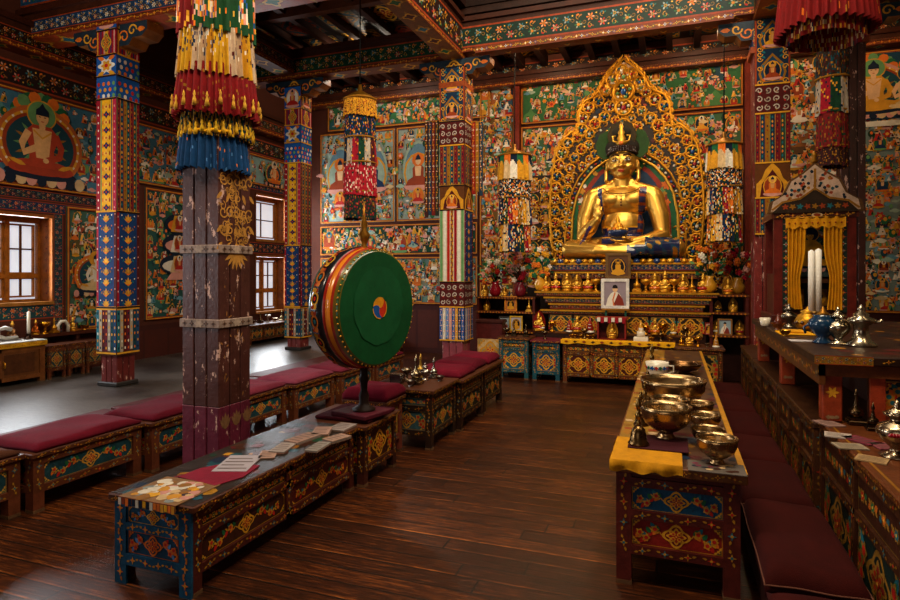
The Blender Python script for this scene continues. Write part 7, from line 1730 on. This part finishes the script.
for dx, dy, h_ in ((-.024, 0, .46), (.024, .004, .47)):
    m = MB(); m.lathe([(.022, 0), (.022, h_), (.004, h_+.012)], x+dx, y+dy, 1.2985, hx('e8e4dc'), 'paper', 14); m.build('candle', r)
m = MB(); q = cpt(797, 334); m.box(q.x-.13, q.x+.1, q.y-.12, q.y+.12, 1.1355, 1.147, hx('d8980c'), 'cloth', .004); m.box(q.x-.09, q.x+.05, q.y-.07, q.y+.09, 1.147, 1.163, hx('c88808'), 'cloth', .005); solo(m, 'folded_cloth', 'folded yellow cloth on the counter before the shrine', 'cloth', (q.x, q.y, 1.1355))
on_counter('cup', 'small brown cup with a pointed lid at the altar end of the counter', 'cup', 778, 330, lambda m, x, y, z: (offering_bowl(m, x, y, z, .05, hx('8a4a1c'), 'glazed'), m.lathe([(.04, 0), (.02, .03), (.002, .08)], x, y, z+.05, hx('5a2010'), 'glazed', 12)))
on_counter('cup', 'little white patterned cup on the far corner of the counter', 'cup', 765, 326, lambda m, x, y, z: m.lathe([(.03, 0), (.035, .01), (.045, .07), (.042, .07), (.03, .012), (.001, .01)], x, y, z, K['white'], 'glazed', 18))
on_counter('bowl', 'small brass bowl between the brown cup and the folded cloth', 'bowl', 785, 336, lambda m, x, y, z: offering_bowl(m, x, y, z, .04, K['gold2']))
m = MB(); q = cpt(806, 341); m.box(q.x-.1, q.x+.06, q.y-.06, q.y+.05, 1.1355, 1.139, hx('b0a8a8'), 'paper'); solo(m, 'sheet', 'white sheet lying beside the foot of the blue pot', 'paper', (q.x, q.y, 1.1355))
# ---- on the near dark bench cabinet
z = .7515
def on_bench(name, label, cat, px, py, fn):
    q = at_z(px, py, z); m = MB(); fn(m, q.x, q.y, z); return solo(m, name, label, cat, (q.x, q.y, z))
on_bench('ewer', 'silver ewer with red stones at the picture edge, on the near bench cabinet', 'ewer', 897, 457, lambda m, x, y, z: (ewer(m, x, y, z, .26, hx('a89478')), [m.ball((x-.05+.012*k, y-.085, z+.115), .01, K['crimson'], 'glazed', 7, 5) for k in range(6)]))
on_bench('stupa', 'dark metal stupa in front of the blue flower panel', 'stupa', 856, 424, lambda m, x, y, z: stupa(m, x, y, z, .2, hx('5a4630'), 'bronze'))
on_bench('stupa', 'smaller dark metal stupa between the ewer and the taller stupa', 'stupa', 873, 430, lambda m, x, y, z: stupa(m, x, y, z, .15, hx('4a3a28'), 'bronze'))
for k, (px, py, w, d_, rt, cc, lb) in enumerate([(829, 424, .1, .14, .4, hx('8a6a60'), 'pinkish leaf near the counter post'), (838, 436, .12, .1, -.2, hx('a8988c'), 'pale leaf in the middle of the near bench cabinet'), (850, 447, .13, .1, .15, hx('8a7a64'), 'tan leaf beside the pale one on the near bench cabinet'), (862, 441, .1, .16, .6, hx('6a2430'), 'wine red leaf behind the tan one'), (872, 460, .12, .1, -.4, hx('9a7a50'), 'yellowish leaf nearest the edge of the bench cabinet'), (885, 447, .1, .12, .2, hx('7a3a40'), 'dull red leaf beside the silver ewer with stones')]):
    sheets(lb, px, py, w, d_, rt, .007, [cc], z=z)

# ================================================================ BY THE WINDOWS
yc = 4.9
def on(name, label, cat, x, y, z, fn): m = MB(); fn(m, x, y, z); return solo(m, name, label, cat, (x, y, z))
on('vase', 'white hooked object on the yellow-topped cabinet', 'ornament', -7.4, 4.85, .7805, lambda m, x, y, z: (m.tube([(x, y+.12, z+.03), (x, y-.02, z+.03), (x, y-.1, z+.07), (x, y-.1, z+.14), (x, y-.02, z+.16), (x, y+.05, z+.13)], .026, hx('a8a49a'), 'glazed', 10), m.box(x-.05, x+.05, y-.05, y+.14, z, z+.01, hx('6a6a6a'), 'glazed')))
on('candle', 'white candle on a dark holder on the yellow-topped cabinet', 'candle', -7.36, 5.08, .7805, lambda m, x, y, z: (m.lathe([(.05, 0), (.05, .015), (.02, .03), (.02, .06), (.035, .07)], x, y, z, hx('3a2a20'), 'bronze', 14), m.lathe([(.018, 0), (.018, .26), (.003, .27)], x, y, z+.07, K['white'], 'paper', 12)))
on('figurine', 'brown seated figurine at the wall behind the yellow-topped cabinet', 'figurine', -7.5, 4.98, .7805, lambda m, x, y, z: statuette(m, x, y, z, .24, hx('8a5a2c')))
for k, y in enumerate((5.28, 5.4, 5.52, 5.64, 5.78, 5.95)):
    lb = ['orange-robed figurine at the window end of the shelf table', 'brass lamp second along the shelf table', 'small gilt stupa third along the shelf table', 'white arched ornament fourth along the shelf table', 'gilt figurine fifth along the shelf table, by the brocade pillar', 'brass cup hidden behind the brocade pillar'][k]
    m = MB(); x = -7.52; z = PF+.541
    [lambda: statuette(m, x, y, z, .2, K['orange']), lambda: lamp(m, x, y, z, .16, K['gold'], 'bronze'), lambda: stupa(m, x, y, z, .2, K['gold']), lambda: m.tube([(x, y-.07, z), (x, y-.07, z+.09), (x, y-.03, z+.14), (x, y+.03, z+.14), (x, y+.07, z+.09), (x, y+.07, z)], .022, K['white'], 'glazed', 8), lambda: statuette(m, x, y, z, .2, K['gold2']), lambda: offering_bowl(m, x, y, z, .06, K['gold2'])][k]()
    solo(m, ['figurine', 'butter_lamp', 'stupa', 'ornament', 'figurine', 'cup'][k], lb, ['figurine', 'lamp', 'stupa', 'ornament', 'figurine', 'cup'][k], (x, y, z))
for k in range(8):
    y = 9.0+.22*k; x = -7.33; m = MB(); z = PF+.361; nm = ['butter_lamp', 'offering_bowl', 'stupa'][k % 3]
    (lamp(m, x, y, z, .15, [K['gold'], K['silver']][k % 2], 'bronze') if k % 3 == 0 else offering_bowl(m, x, y, z, .06, hx('9a8a70'), 'silver metal') if k % 3 == 1 else stupa(m, x, y, z, .2, hx('8a7a5a'), 'bronze'))
    solo(m, nm, '%s %s from the near end of the long cabinet beneath the far windows' % (['brass lamp', 'silver bowl', 'metal stupa'][k % 3], ords[k]), ['lamp', 'bowl', 'stupa'][k % 3], (x, y, z), 'vessels beneath the far windows')

# ================================================================ LIGHT, WORLD, CAMERA
def area(name, loc, rot, sx, sy, power, col=(1, 1, 1), spread=PI):
    l = bpy.data.lights.new(name, 'AREA'); l.shape = 'RECTANGLE'; l.size = sx; l.size_y = sy; l.energy = power; l.color = col; l.spread = spread
    o = bpy.data.objects.new(name, l); COL.objects.link(o); o.location = loc; o.rotation_euler = rot; return o
area('window daylight', (XL-.05, 4.73, 1.8), (0, -PI/2, 0), 1.0, 1.5, 90, (.9, .95, 1))
area('rear window daylight', (XL-.05, 1.25, 1.8), (0, -PI/2, 0), 1.0, 1.5, 120, (.95, .96, 1))
area('far window daylight', (XL-.05, 10.12, 1.4), (0, -PI/2, 0), 1.0, .9, 50, (.92, .96, 1))
area('high window daylight', (XL-.05, 10.12, 2.67), (0, -PI/2, 0), .8, .9, 50, (.92, .96, 1))
area('roof light', (-1.0, 4.9, 7.2), (0, 0, 0), 3.4, 6.0, 170, (1, .86, .66))
area('front fill', (-1.0, 1.35, 6.35), (math.radians(62), 0, 0), 3.6, 1.2, 560, (1, .82, .56))  # added frontal fill for the statue and altar; no window is built here
area('side fill', (.9, 4.9, 6.1), (0, math.radians(70), 0), 1.0, 6.5, 480, (1, .9, .74))  # added fill aimed at the window aisle, with no opening behind it
area('door daylight', (-1.1, YF+.05, 1.6), (PI/2, 0, 0), 2.8, 2.6, 20, (1, .84, .64))
def fill_point(name, loc, power, r=.12, col=(1, .72, .42)):
    l = bpy.data.lights.new(name, 'POINT'); l.energy = power; l.shadow_soft_size = r; l.color = col; o = bpy.data.objects.new(name, l); COL.objects.link(o); o.location = loc
fill_point('altar wall fill', (-2.0, 9.4, 5.25), 80, .1); fill_point('altar wall fill', (.4, 9.4, 5.25), 80, .1)  # added points hidden behind the beam to brighten the upper altar wall
fill_point('aisle fill', (-4.9, 1.9, 4.0), 210, .2, (1, .86, .68)); fill_point('aisle fill', (2.5, 2.6, 4.2), 60, .2)  # unseen points added outside the view to brighten both side aisles
fill_point('back aisle fill', (-5.0, 9.5, 5.2), 65, .1, (1, .86, .68)); fill_point('back aisle fill', (2.4, 9.5, 5.2), 40, .1)  # more added points, tucked high up, to lift the back wall's two ends
w = bpy.data.worlds.new('sky'); SC.world = w; w.use_nodes = True
w.node_tree.nodes['Background'].inputs['Color'].default_value = (.5, .6, .8, 1); w.node_tree.nodes['Background'].inputs['Strength'].default_value = .4
cam = bpy.data.cameras.new('camera'); co = bpy.data.objects.new('camera', cam); COL.objects.link(co)
co.location = (0, 0, CAM_H); co.rotation_euler = (PI/2, 0, TH); cam.lens = 24; cam.sensor_width = 36; cam.shift_y = -28/900; cam.clip_start = .05
SC.camera = co
SC.view_settings.view_transform = 'Standard'; SC.view_settings.look = 'None'; SC.view_settings.gamma = 1; SC.view_settings.use_curve_mapping = False
SC.view_settings.exposure = 0
done()
